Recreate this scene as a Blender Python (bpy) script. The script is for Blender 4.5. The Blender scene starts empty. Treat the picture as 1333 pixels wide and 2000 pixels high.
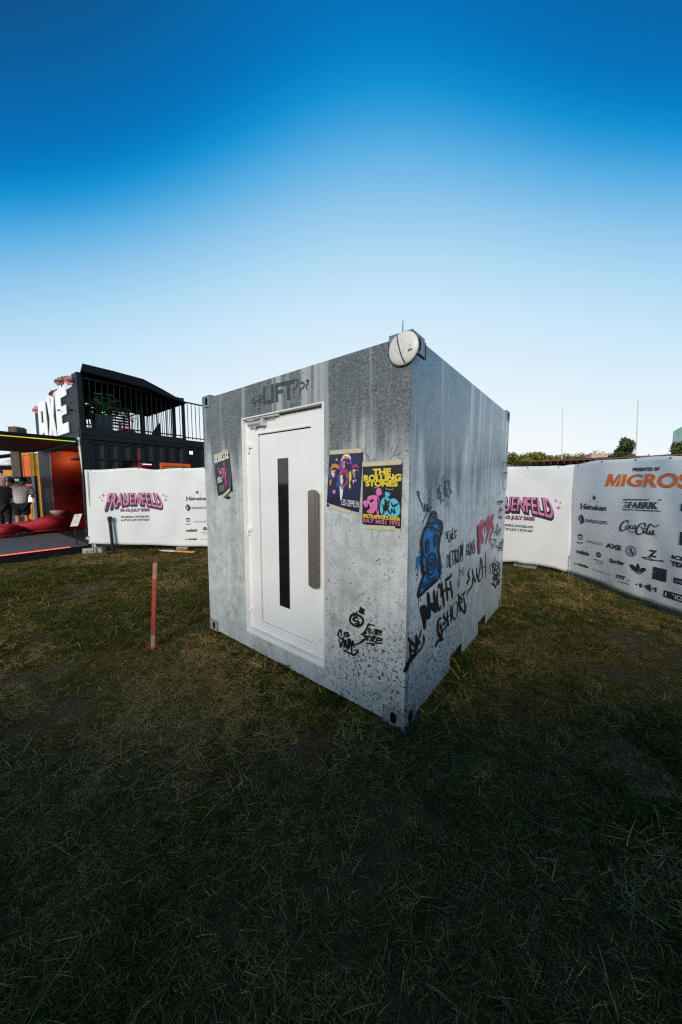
import bpy, bmesh, math, random
import numpy as np
from mathutils import Vector, Matrix

random.seed(7)
rng = np.random.default_rng(11)
SC = bpy.context.scene
COL = SC.collection

# ------------------------------------------------------------------ camera
PITCH, ROLL, CAMH, FPX = 0.0897505, 0.0017996, 1.66496, 619.42
cam_data = bpy.data.cameras.new('camera')
cam = bpy.data.objects.new('camera', cam_data)
COL.objects.link(cam)
cam_data.sensor_fit = 'VERTICAL'
cam_data.sensor_height = 36.0
cam_data.sensor_width = 24.0
cam_data.lens = FPX / 2000.0 * 36.0
cam_data.clip_start = 0.05
cam_data.clip_end = 6000.0
cam.location = (0, 0, CAMH)
cam.matrix_world = (Matrix.Translation((0, 0, CAMH)) @ Matrix.Rotation(math.pi / 2 - PITCH, 4, 'X')
                    @ Matrix.Rotation(ROLL, 4, 'Z'))
SC.camera = cam

# ------------------------------------------------------------------ sky, sun, exposure
def lin(c):
    return tuple(((v / 255.0) / 12.92 if v / 255.0 <= 0.04045 else ((v / 255.0 + 0.055) / 1.055) ** 2.4) for v in c)

SUN_EL, SUN_AZ_DIR = math.radians(25.0), (-0.20, -0.98)      # low evening sun behind the viewer, a little to the left
wd = bpy.data.worlds.new('World')
SC.world = wd
wd.use_nodes = True
wn, wl = wd.node_tree.nodes, wd.node_tree.links
wn.clear()
w_out = wn.new('ShaderNodeOutputWorld')
w_bg = wn.new('ShaderNodeBackground')
w_bg.inputs['Strength'].default_value = 0.1
sky = wn.new('ShaderNodeTexSky')
sky.sky_type = 'NISHITA'
sky.sun_disc = False
sky.sun_elevation = SUN_EL
sky.sun_rotation = math.atan2(SUN_AZ_DIR[0], SUN_AZ_DIR[1])
sky.air_density = 1.0
sky.dust_density = 0.6
sky.ozone_density = 3.0
w_tc = wn.new('ShaderNodeTexCoord')
w_sep = wn.new('ShaderNodeSeparateXYZ')
w_ramp = wn.new('ShaderNodeValToRGB')
SKY = [(0.0, (254, 250, 240)), (0.07, (252, 251, 245)), (0.14, (246, 251, 252)), (0.221, (237, 248, 253)), (0.354, (222, 241, 252)),
       (0.465, (204, 233, 252)), (0.556, (178, 220, 246)), (0.63, (143, 200, 238)), (0.69, (90, 177, 229)),
       (0.722, (52, 158, 220)), (0.745, (16, 146, 212)), (0.77, (2, 129, 199)), (0.80, (0, 114, 186)), (0.88, (5, 94, 158)), (1.0, (24, 60, 98))]
el = w_ramp.color_ramp.elements
el[0].position, el[0].color = SKY[0][0], (*lin(SKY[0][1]), 1)
el[1].position, el[1].color = SKY[-1][0], (*lin(SKY[-1][1]), 1)
for p, c in SKY[1:-1]:
    e = el.new(p)
    e.color = (*lin(c), 1)
w_mul = wn.new('ShaderNodeMix')
w_mul.data_type = 'RGBA'
w_mul.inputs['Factor'].default_value = 0.97
w_scale = wn.new('ShaderNodeVectorMath')
w_scale.operation = 'SCALE'
w_scale.inputs['Scale'].default_value = 10.0          # the ramp is in picture values, the background strength is 0.1
wl.new(w_tc.outputs['Generated'], w_sep.inputs[0])
# the evening sky is palest towards and opposite the low sun and deepens to both sides
GLOW = math.radians(5.0)
def w_math(op, a, b):
    n = wn.new('ShaderNodeMath')
    n.operation = op
    for k, v in enumerate((a, b)):
        if isinstance(v, bpy.types.NodeSocket):
            wl.new(v, n.inputs[k])
        else:
            n.inputs[k].default_value = v
    return n.outputs[0]
w_x, w_y, w_z = w_sep.outputs[0], w_sep.outputs[1], w_sep.outputs[2]
w_h = w_math('SQRT', w_math('ADD', w_math('ADD', w_math('MULTIPLY', w_x, w_x), w_math('MULTIPLY', w_y, w_y)), 1e-5), 0.0)
w_d = w_math('DIVIDE', w_math('ADD', w_math('MULTIPLY', w_x, math.sin(GLOW)), w_math('MULTIPLY', w_y, math.cos(GLOW))), w_h)
w_side = w_math('MINIMUM', w_math('MULTIPLY', w_math('SUBTRACT', 1.0, w_math('MULTIPLY', w_d, w_d)), 0.40), 0.25)
w_side = w_math('MULTIPLY', w_side, w_math('ADD', w_math('MULTIPLY', w_math('MINIMUM', w_math('MAXIMUM', w_z, 0.0), 0.3), 1.6), 0.52))
wl.new(w_math('ADD', w_z, w_side), w_ramp.inputs[0])
wl.new(w_ramp.outputs[0], w_scale.inputs[0])
wl.new(sky.outputs[0], w_mul.inputs[6])
wl.new(w_scale.outputs[0], w_mul.inputs[7])
wl.new(w_mul.outputs[2], w_bg.inputs['Color'])
wl.new(w_bg.outputs[0], w_out.inputs[0])

sun_d = bpy.data.lights.new('sun', 'SUN')
sun_d.energy = 2.4
sun_d.color = (1.0, 0.905, 0.76)
sun_d.angle = math.radians(18)
sun = bpy.data.objects.new('sun', sun_d)
COL.objects.link(sun)
sdir = Vector((SUN_AZ_DIR[0], SUN_AZ_DIR[1], 0)).normalized() * math.cos(SUN_EL) + Vector((0, 0, math.sin(SUN_EL)))
sun.rotation_euler = sdir.to_track_quat('Z', 'Y').to_euler()
sun.location = (-6, -14, 9)

SC.view_settings.view_transform = 'Standard'
SC.view_settings.look = 'None'
SC.view_settings.gamma = 1.0
SC.view_settings.use_curve_mapping = False
SC.view_settings.exposure = 0.0
SC.render.engine = 'CYCLES'
SC.cycles.use_denoising = False
SC.cycles.pixel_filter_type = 'BLACKMAN_HARRIS'
SC.cycles.filter_width = 1.25
SC.cycles.use_adaptive_sampling = False
SC.cycles.max_bounces = 6
SC.cycles.sample_clamp_indirect = 4.0

# ------------------------------------------------------------------ measuring helpers
_c, _s = math.cos(PITCH), math.sin(PITCH)
_cr, _sr = math.cos(ROLL), math.sin(ROLL)
V3 = lambda *a: np.array(a, float)
C_F, C_U, C_R = V3(0, _c, -_s), V3(0, _s, _c), V3(1, 0, 0)
C_R, C_U = _cr * C_R + _sr * C_U, -_sr * C_R + _cr * C_U
EYE = V3(0, 0, CAMH)
GZ = -0.03                                           # the lawn; the cabin stands on pads 3 cm thick

def ray(x, y):
    return (x - 666.5) / FPX * C_R + (1000 - y) / FPX * C_U + C_F

def on_z(x, y, z=GZ):
    d = ray(x, y)
    return EYE + d * ((z - CAMH) / d[2])

def at_y(x, y, Y):
    d = ray(x, y)
    return EYE + d * (Y / d[1])

class Wall:
    """a flat vertical face measured in metres: u along it, z up, off out of it"""
    def __init__(s, o, u, n):
        s.o, s.u, s.n = V3(*o), V3(*u), V3(*n)
    def at(s, u, z, off=0.0):
        return s.o + s.u * u + V3(0, 0, z) + s.n * off
    def px(s, x, y, off=0.0):
        d = ray(x, y)
        t = ((s.o + s.n * off - EYE) @ s.n) / (d @ s.n)
        p = EYE + d * t - s.o
        return (p @ s.u, p[2])

# ------------------------------------------------------------------ object helpers
def setp(o, label=None, cat=None, group=None, kind=None):
    for k, v in (('label', label), ('category', cat), ('group', group), ('kind', kind)):
        if v:
            o[k] = v
    return o

def empty(name, loc, label, cat, group=None, rot=0.0):
    o = bpy.data.objects.new(name, None)
    COL.objects.link(o)
    o.location = loc
    o.rotation_euler = (0, 0, rot)
    o.empty_display_size = 0.2
    return setp(o, label, cat, group)

def link(name, me, mat=None, parent=None):
    """link a mesh given in world coordinates; a parented one is shifted into its parent's frame"""
    o = bpy.data.objects.new(name, me)
    COL.objects.link(o)
    if mat is not None and len(me.materials) == 0:
        me.materials.append(mat)
    if parent is not None:
        o.parent = parent
        P = Matrix.Identity(4)
        chain = []
        p = parent
        while p is not None:
            chain.append(p)
            p = p.parent
        for q in reversed(chain):
            P = P @ (Matrix.Translation(q.location) @ q.rotation_euler.to_matrix().to_4x4())
        me.transform(P.inverted())
    return o

class MB:
    def __init__(s):
        s.v, s.f, s.m = [], [], []
        s.mi = 0
    def add(s, vs, fs):
        b = len(s.v)
        s.v.extend([tuple(map(float, p)) for p in vs])
        for f in fs:
            s.f.append(tuple(b + i for i in f))
            s.m.append(s.mi)
    def frame(s, c, ax, ay, az, sx, sy, sz):
        """box of full sizes sx, sy, sz about c along unit axes"""
        c, ax, ay, az = V3(*c), V3(*ax) * sx / 2, V3(*ay) * sy / 2, V3(*az) * sz / 2
        vs = [c + i * ax + j * ay + k * az for k in (-1, 1) for j in (-1, 1) for i in (-1, 1)]
        s.add(vs, [(0, 2, 3, 1), (4, 5, 7, 6), (0, 1, 5, 4), (2, 6, 7, 3), (0, 4, 6, 2), (1, 3, 7, 5)])
    def box(s, lo, hi):
        lo, hi = V3(*lo), V3(*hi)
        s.frame((lo + hi) / 2, (1, 0, 0), (0, 1, 0), (0, 0, 1), *(hi - lo))
    def wbox(s, w, u0, u1, z0, z1, d0, d1):
        """box on a wall: spans u, z and depth off the wall"""
        c = w.at((u0 + u1) / 2, (z0 + z1) / 2, (d0 + d1) / 2)
        s.frame(c, w.u, w.n, (0, 0, 1), abs(u1 - u0), abs(d1 - d0), abs(z1 - z0))
    def tube(s, pts, r, n=8, caps=True):
        pts = [V3(*p) for p in pts]
        rs = r if hasattr(r, '__len__') else [r] * len(pts)
        rings = []
        for i, p in enumerate(pts):
            t = pts[min(i + 1, len(pts) - 1)] - pts[max(i - 1, 0)]
            t /= max(np.linalg.norm(t), 1e-9)
            a = np.cross(t, (0, 0, 1) if abs(t[2]) < 0.9 else (1, 0, 0))
            a /= np.linalg.norm(a)
            b = np.cross(t, a)
            rings.append([p + rs[i] * (math.cos(q) * a + math.sin(q) * b) for q in np.linspace(0, 2 * math.pi, n, endpoint=False)])
        vs = [v for r_ in rings for v in r_]
        fs = [(i * n + j, i * n + (j + 1) % n, (i + 1) * n + (j + 1) % n, (i + 1) * n + j) for i in range(len(pts) - 1) for j in range(n)]
        if caps:
            fs += [tuple(range(n)), tuple(reversed(range((len(pts) - 1) * n, len(pts) * n)))]
        s.add(vs, fs)
    def lathe(s, c, prof, n=20, axis=None):
        """profile of (radius, height) turned about an axis through c"""
        c = V3(*c)
        az = V3(0, 0, 1) if axis is None else V3(*axis) / np.linalg.norm(axis)
        ax = np.cross(az, (0, 1, 0) if abs(az[1]) < 0.9 else (1, 0, 0))
        ax /= np.linalg.norm(ax)
        ay = np.cross(az, ax)
        vs = [c + az * h + max(r, 1e-4) * (math.cos(q) * ax + math.sin(q) * ay) for r, h in prof for q in np.linspace(0, 2 * math.pi, n, endpoint=False)]
        fs = [(i * n + j, i * n + (j + 1) % n, (i + 1) * n + (j + 1) % n, (i + 1) * n + j) for i in range(len(prof) - 1) for j in range(n)]
        fs += [tuple(range(n)), tuple(reversed(range((len(prof) - 1) * n, len(prof) * n)))]
        s.add(vs, fs)
    def prism(s, poly, back):
        """closed outline (3-D points) and the same moved by back"""
        n = len(poly)
        a = [V3(*p) for p in poly]
        b = [p + V3(*back) for p in a]
        s.add(a + b, [tuple(range(n)), tuple(reversed(range(n, 2 * n)))] + [(i, i + n, (i + 1) % n + n, (i + 1) % n) for i in range(n)])
    def build(s, name, mats, parent=None, label=None, smooth=False, bevel=0.0, seg=2, sub=0, **kw):
        me = bpy.data.meshes.new(name)
        me.from_pydata(s.v, [], s.f)
        for m in (mats if isinstance(mats, (list, tuple)) else [mats]):
            me.materials.append(m)
        me.polygons.foreach_set('material_index', s.m)
        bm = bmesh.new()
        bm.from_mesh(me)
        bmesh.ops.recalc_face_normals(bm, faces=bm.faces)
        bm.to_mesh(me)
        bm.free()
        if smooth:
            me.polygons.foreach_set('use_smooth', [True] * len(me.polygons))
        o = link(name, me, None, parent)
        if bevel:
            b = o.modifiers.new('bevel', 'BEVEL')
            b.width, b.segments, b.limit_method, b.angle_limit = bevel, seg, 'ANGLE', math.radians(40)
        if sub:
            b = o.modifiers.new('subdivision', 'SUBSURF')
            b.levels = b.render_levels = sub
        setp(o, label=label, **kw)
        return o

# ------------------------------------------------------------------ materials
def mat(name, color, rough=0.6, metal=0.0, spec=0.5, vary=0.0, vscale=6.0, bump=0.0, bscale=60.0, emit=None, estr=1.0, dirt=None, coat=0.0, sheen=0.0):
    m = bpy.data.materials.new(name)
    m.use_nodes = True
    nt = m.node_tree
    N, L = nt.nodes, nt.links
    b = N['Principled BSDF']
    b.inputs['Base Color'].default_value = (*color, 1)
    b.inputs['Roughness'].default_value = rough
    b.inputs['Metallic'].default_value = metal
    b.inputs['Specular IOR Level'].default_value = spec
    b.inputs['Coat Weight'].default_value = coat
    b.inputs['Sheen Weight'].default_value = sheen
    tc = N.new('ShaderNodeNewGeometry')
    if vary or dirt:
        n = N.new('ShaderNodeTexNoise')
        n.inputs['Scale'].default_value = vscale
        n.inputs['Detail'].default_value = 6
        L.new(tc.outputs['Position'], n.inputs['Vector'])
        mx = N.new('ShaderNodeMix')
        mx.data_type = 'RGBA'
        d = dirt if dirt else tuple(c * (1 - vary) for c in color)
        mx.inputs[6].default_value = (*d, 1)
        mx.inputs[7].default_value = (*[min(c * (1 + vary), 1) for c in color], 1)
        mr = N.new('ShaderNodeMapRange')
        mr.inputs[1].default_value, mr.inputs[2].default_value = 0.3, 0.62
        L.new(n.outputs['Fac'], mr.inputs[0])
        L.new(mr.outputs[0], mx.inputs[0])
        L.new(mx.outputs[2], b.inputs['Base Color'])
    if bump:
        n = N.new('ShaderNodeTexNoise')
        n.inputs['Scale'].default_value = bscale
        n.inputs['Detail'].default_value = 4
        L.new(tc.outputs['Position'], n.inputs['Vector'])
        bp = N.new('ShaderNodeBump')
        bp.inputs['Strength'].default_value = bump
        bp.inputs['Distance'].default_value = 0.01
        L.new(n.outputs['Fac'], bp.inputs['Height'])
        L.new(bp.outputs[0], b.inputs['Normal'])
    if emit:
        b.inputs['Emission Color'].default_value = (*emit, 1)
        b.inputs['Emission Strength'].default_value = estr
    return m

M = {}
M['white_paint'] = mat('white door paint', (0.88, 0.88, 0.87), 0.32, vary=0.03, vscale=3)
M['white_frame'] = mat('white frame plastic', (0.86, 0.855, 0.84), 0.35, vary=0.05, vscale=4)
M['seal'] = mat('dark rubber seal', (0.05, 0.05, 0.06), 0.6, vary=0.2)
M['black_glass'] = mat('dark door glass', (0.008, 0.009, 0.011), 0.06, spec=0.8, vary=0.3)
M['steel'] = mat('brushed steel handle', (0.36, 0.32, 0.265), 0.32, metal=0.7, vary=0.04, vscale=8)
M['alu'] = mat('silver closer', (0.60, 0.60, 0.60), 0.35, metal=0.5, vary=0.08, vscale=40)
M['casting'] = mat('grey steel casting', (0.30, 0.285, 0.255), 0.55, metal=0.1, vary=0.35, vscale=25, bump=0.25, bscale=120)
M['casting_blue'] = mat('slate painted steel', (0.16, 0.21, 0.25), 0.5, vary=0.25, vscale=20)
M['hole'] = mat('dark hollow', (0.006, 0.006, 0.007), 0.9, vary=0.3)
M['pad'] = mat('slate grey rubber pad', (0.06, 0.065, 0.085), 0.7, vary=0.25, vscale=30, bump=0.2)
M['ink'] = mat('black marker ink', (0.012, 0.013, 0.016), 0.45, vary=0.3, vscale=40)
M['grey_ink'] = mat('faded grey lettering paint', (0.050, 0.061, 0.072), 0.6, vary=0.3, vscale=60)
M['blue_spray'] = mat('blue spray paint', (0.012, 0.150, 0.42), 0.5, vary=0.35, vscale=9)
M['dark_blue_spray'] = mat('dark blue spray paint', (0.01, 0.05, 0.17), 0.5, vary=0.35, vscale=9)
M['pink_spray'] = mat('raspberry spray paint', (0.42, 0.06, 0.13), 0.5, vary=0.25, vscale=20)
M['tape'] = mat('cream masking tape', (0.60, 0.53, 0.36), 0.6, vary=0.1, vscale=40)
M['p_black'] = mat('black poster print', (0.018, 0.016, 0.018), 0.3, vary=0.3, vscale=12)
M['p_navy'] = mat('navy poster print', (0.017, 0.019, 0.062), 0.28, vary=0.25, vscale=8)
for k, c in dict(yellow=(0.80, 0.62, 0.04), pink=(0.72, 0.17, 0.45), cyan=(0.12, 0.50, 0.68), white=(0.80, 0.79, 0.78), magenta=(0.30, 0.015, 0.09),
                 orange=(0.62, 0.23, 0.03), red=(0.50, 0.04, 0.05), violet=(0.20, 0.06, 0.32), skin=(0.58, 0.31, 0.19), teal=(0.05, 0.30, 0.30), rust=(0.35, 0.09, 0.03), blue=(0.03, 0.10, 0.28), grey=(0.25, 0.23, 0.25)).items():
    M['p_' + k] = mat(k + ' poster ink', c, 0.35, vary=0.12, vscale=50)
M['vinyl'] = mat('white banner vinyl', (0.85, 0.855, 0.86), 0.45, spec=0.5, dirt=(0.77, 0.78, 0.795), vscale=1.8, bump=0.12, bscale=5)
M['b_ink'] = mat('dark navy banner print', (0.022, 0.025, 0.035), 0.5, vary=0.25, vscale=20)
M['b_grey'] = mat('grey banner print', (0.20, 0.21, 0.23), 0.5, vary=0.2, vscale=20)
M['b_pink'] = mat('pink banner print', (0.72, 0.20, 0.43), 0.45, vary=0.12, vscale=8)
M['b_hot'] = mat('hot pink banner print', (0.55, 0.05, 0.22), 0.45, vary=0.12, vscale=8)
M['b_pale'] = mat('pale pink banner print', (0.82, 0.48, 0.62), 0.45, vary=0.1, vscale=8)
M['b_orange'] = mat('orange banner print', (0.80, 0.17, 0.015), 0.45, vary=0.08, vscale=8)
M['galv'] = mat('galvanised steel tube', (0.42, 0.43, 0.44), 0.45, metal=0.6, vary=0.2, vscale=30)
M['concrete_block'] = mat('pale concrete block', (0.36, 0.36, 0.33), 0.85, vary=0.25, vscale=14, bump=0.4, bscale=90)
M['black_steel'] = mat('black container paint', (0.0075, 0.009, 0.012), 0.5, spec=0.25, vary=0.3, vscale=4, bump=0.05)
M['black_fabric'] = mat('black awning fabric', (0.006, 0.007, 0.010), 0.9, spec=0.15, vary=0.25, vscale=5)
M['underside'] = mat('dark brown awning underside', (0.035, 0.018, 0.014), 0.8, vary=0.25, vscale=5)
M['black_plastic'] = mat('black plastic', (0.014, 0.014, 0.016), 0.4, vary=0.25, vscale=30)
M['white_sign'] = mat('white sign letter acrylic', (0.84, 0.85, 0.86), 0.4, vary=0.04, vscale=5, emit=(0.95, 0.98, 1.0), estr=0.22)
M['red_panel'] = mat('glossy red lining', (0.19, 0.006, 0.005), 0.35, vary=0.45, vscale=2.5)
M['orange_paint'] = mat('orange container paint', (0.70, 0.22, 0.02), 0.5, vary=0.18, vscale=5)
M['yellow_paint'] = mat('amber hoarding paint', (0.62, 0.30, 0.03), 0.6, vary=0.15, vscale=4)
M['orange_bright'] = mat('bright orange hatch paint', (0.80, 0.12, 0.01), 0.45, vary=0.1, vscale=8)
M['bean'] = mat('red bean bag fabric', (0.40, 0.010, 0.022), 0.7, vary=0.2, vscale=14, bump=0.3, bscale=14)
M['deck'] = mat('grey deck boards', (0.12, 0.12, 0.13), 0.7, vary=0.2, vscale=10, bump=0.2)
M['led_red'] = mat('red led strip', (0.4, 0.02, 0.01), 0.4, emit=(1.0, 0.13, 0.08), estr=1.6, vary=0.05)
M['led_green'] = mat('yellow green led strip', (0.4, 0.6, 0.02), 0.4, emit=(0.35, 0.90, 0.05), estr=0.7, vary=0.05)
M['led_lime'] = mat('lime led strip', (0.5, 0.6, 0.02), 0.4, emit=(0.72, 0.90, 0.05), estr=0.7, vary=0.05)
M['led_yellow'] = mat('yellow led strip', (0.6, 0.6, 0.02), 0.4, emit=(0.85, 0.80, 0.06), estr=0.6, vary=0.05)
M['lamp_white'] = mat('small white lamp', (0.8, 0.8, 0.8), 0.4, emit=(1, 1, 1), estr=1.2, vary=0.05)
M['skin'] = mat('skin', (0.42, 0.24, 0.17), 0.55, vary=0.1, vscale=20)
M['hair'] = mat('dark hair', (0.016, 0.012, 0.010), 0.6, vary=0.3, vscale=60)
M['shirt_white'] = mat('off white cotton', (0.84, 0.81, 0.78), 0.9, vary=0.08, vscale=10, bump=0.5, bscale=12)
M['cloth_black'] = mat('black cotton', (0.014, 0.014, 0.017), 0.9, vary=0.25, vscale=10, bump=0.4, bscale=12)
M['cloth_pink'] = mat('pink check cotton', (0.50, 0.24, 0.27), 0.9, vary=0.4, vscale=22)
M['petal'] = mat('pink petal fabric', (0.75, 0.27, 0.36), 0.6, vary=0.2, vscale=8)
M['petal_pale'] = mat('pale pink cushion', (0.66, 0.40, 0.38), 0.7, vary=0.15, vscale=8)
M['brown_petal'] = mat('brown petal fabric', (0.22, 0.10, 0.06), 0.7, vary=0.3, vscale=10)
M['dark_red'] = mat('dark red petal', (0.20, 0.03, 0.025), 0.6, vary=0.3, vscale=10)
M['pot'] = mat('blue black planter', (0.02, 0.045, 0.085), 0.35, vary=0.2, vscale=8)
M['leaf_dark'] = mat('dark palm leaf', (0.035, 0.085, 0.025), 0.5, vary=0.35, vscale=9)
M['leaf_sun'] = mat('hedge leaf', (0.17, 0.165, 0.02), 0.6, vary=0.45, vscale=1.2)
M['leaf_deep'] = mat('deep green tree leaf', (0.075, 0.095, 0.028), 0.6, vary=0.45, vscale=1.0)
M['bark'] = mat('bark', (0.10, 0.075, 0.055), 0.9, vary=0.3, vscale=5)
M['roof_brown'] = mat('brown shed roof', (0.16, 0.07, 0.035), 0.7, vary=0.3, vscale=3)
M['rafter'] = mat('dark brown rafter', (0.06, 0.022, 0.012), 0.8, vary=0.3, vscale=3)
M['pole_white'] = mat('white flag pole', (0.78, 0.74, 0.70), 0.4, vary=0.06, vscale=2)
M['wire'] = mat('thin grey wire', (0.7, 0.7, 0.7), 0.5, vary=0.1)
M['green_glass'] = mat('pale green cladding', (0.20, 0.36, 0.29), 0.35, vary=0.15, vscale=0.4)
M['pink_box'] = mat('pale pink box', (0.60, 0.40, 0.35), 0.7, vary=0.1, vscale=3)
M['stake_red'] = mat('dull red stake paint', (0.44, 0.065, 0.038), 0.75, vary=0.22, vscale=30, bump=0.3, bscale=90)
M['stake_pale'] = mat('faded pink stake paint', (0.46, 0.19, 0.18), 0.8, vary=0.2, vscale=40, bump=0.3, bscale=90)
M['stake_wood'] = mat('bare pale wood', (0.42, 0.32, 0.20), 0.8, vary=0.2, vscale=40, bump=0.3, bscale=90)
M['orange_marker'] = mat('fluorescent orange marking paint', (0.78, 0.07, 0.015), 0.6, vary=0.2, vscale=60)
M['wood_orange'] = mat('orange painted lath', (0.70, 0.30, 0.11), 0.7, vary=0.2, vscale=20)
M['wood_white'] = mat('white painted lath', (0.75, 0.73, 0.68), 0.7, vary=0.1, vscale=20)
M['paper'] = mat('cream notice card', (0.66, 0.64, 0.56), 0.6, vary=0.05, vscale=10)
M['grey_box'] = mat('grey green crate', (0.11, 0.15, 0.15), 0.6, vary=0.2, vscale=10)
M['disc_white'] = mat('white plastic disc', (0.74, 0.72, 0.69), 0.38, vary=0.06, vscale=5)
M['disc_line'] = mat('pale grey disc ring', (0.55, 0.54, 0.52), 0.4, vary=0.05)

def node_mat(name):
    m = bpy.data.materials.new(name)
    m.use_nodes = True
    return m, m.node_tree.nodes, m.node_tree.links, m.node_tree.nodes['Principled BSDF']

class NB:
    """tiny helper for writing node arithmetic"""
    def __init__(s, N, L):
        s.N, s.L = N, L
    def put(s, sock, v):
        if isinstance(v, bpy.types.NodeSocket):
            s.L.new(v, sock)
        else:
            sock.default_value = v
    def math(s, op, a, b=0.0, clamp=False):
        n = s.N.new('ShaderNodeMath')
        n.operation, n.use_clamp = op, clamp
        s.put(n.inputs[0], a)
        s.put(n.inputs[1], b)
        return n.outputs[0]
    def rng(s, v, a, b, c=0.0, d=1.0, smooth=False):
        n = s.N.new('ShaderNodeMapRange')
        n.interpolation_type = 'SMOOTHSTEP' if smooth else 'LINEAR'
        for i, q in enumerate((v, a, b, c, d)):
            s.put(n.inputs[i], q)
        return n.outputs[0]
    def noise(s, vec, scale, detail=5.0, rough=0.55, dist=0.0):
        n = s.N.new('ShaderNodeTexNoise')
        s.put(n.inputs['Vector'], vec)
        n.inputs['Scale'].default_value, n.inputs['Detail'].default_value = scale, detail
        n.inputs['Roughness'].default_value, n.inputs['Distortion'].default_value = rough, dist
        return n.outputs['Fac']
    def voro(s, vec, scale, rnd=1.0):
        n = s.N.new('ShaderNodeTexVoronoi')
        s.put(n.inputs['Vector'], vec)
        n.inputs['Scale'].default_value = scale
        n.inputs['Randomness'].default_value = rnd
        return n.outputs['Distance'], n.outputs['Color']
    def mapv(s, vec, scale=(1, 1, 1), loc=(0, 0, 0)):
        n = s.N.new('ShaderNodeMapping')
        s.put(n.inputs[0], vec)
        n.inputs['Scale'].default_value, n.inputs['Location'].default_value = scale, loc
        return n.outputs[0]
    def mix(s, f, a, b):
        n = s.N.new('ShaderNodeMix')
        n.data_type = 'RGBA'
        s.put(n.inputs[0], f)
        s.put(n.inputs[6], a if isinstance(a, bpy.types.NodeSocket) else (*a, 1))
        s.put(n.inputs[7], b if isinstance(b, bpy.types.NodeSocket) else (*b, 1))
        return n.outputs[2]

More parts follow.
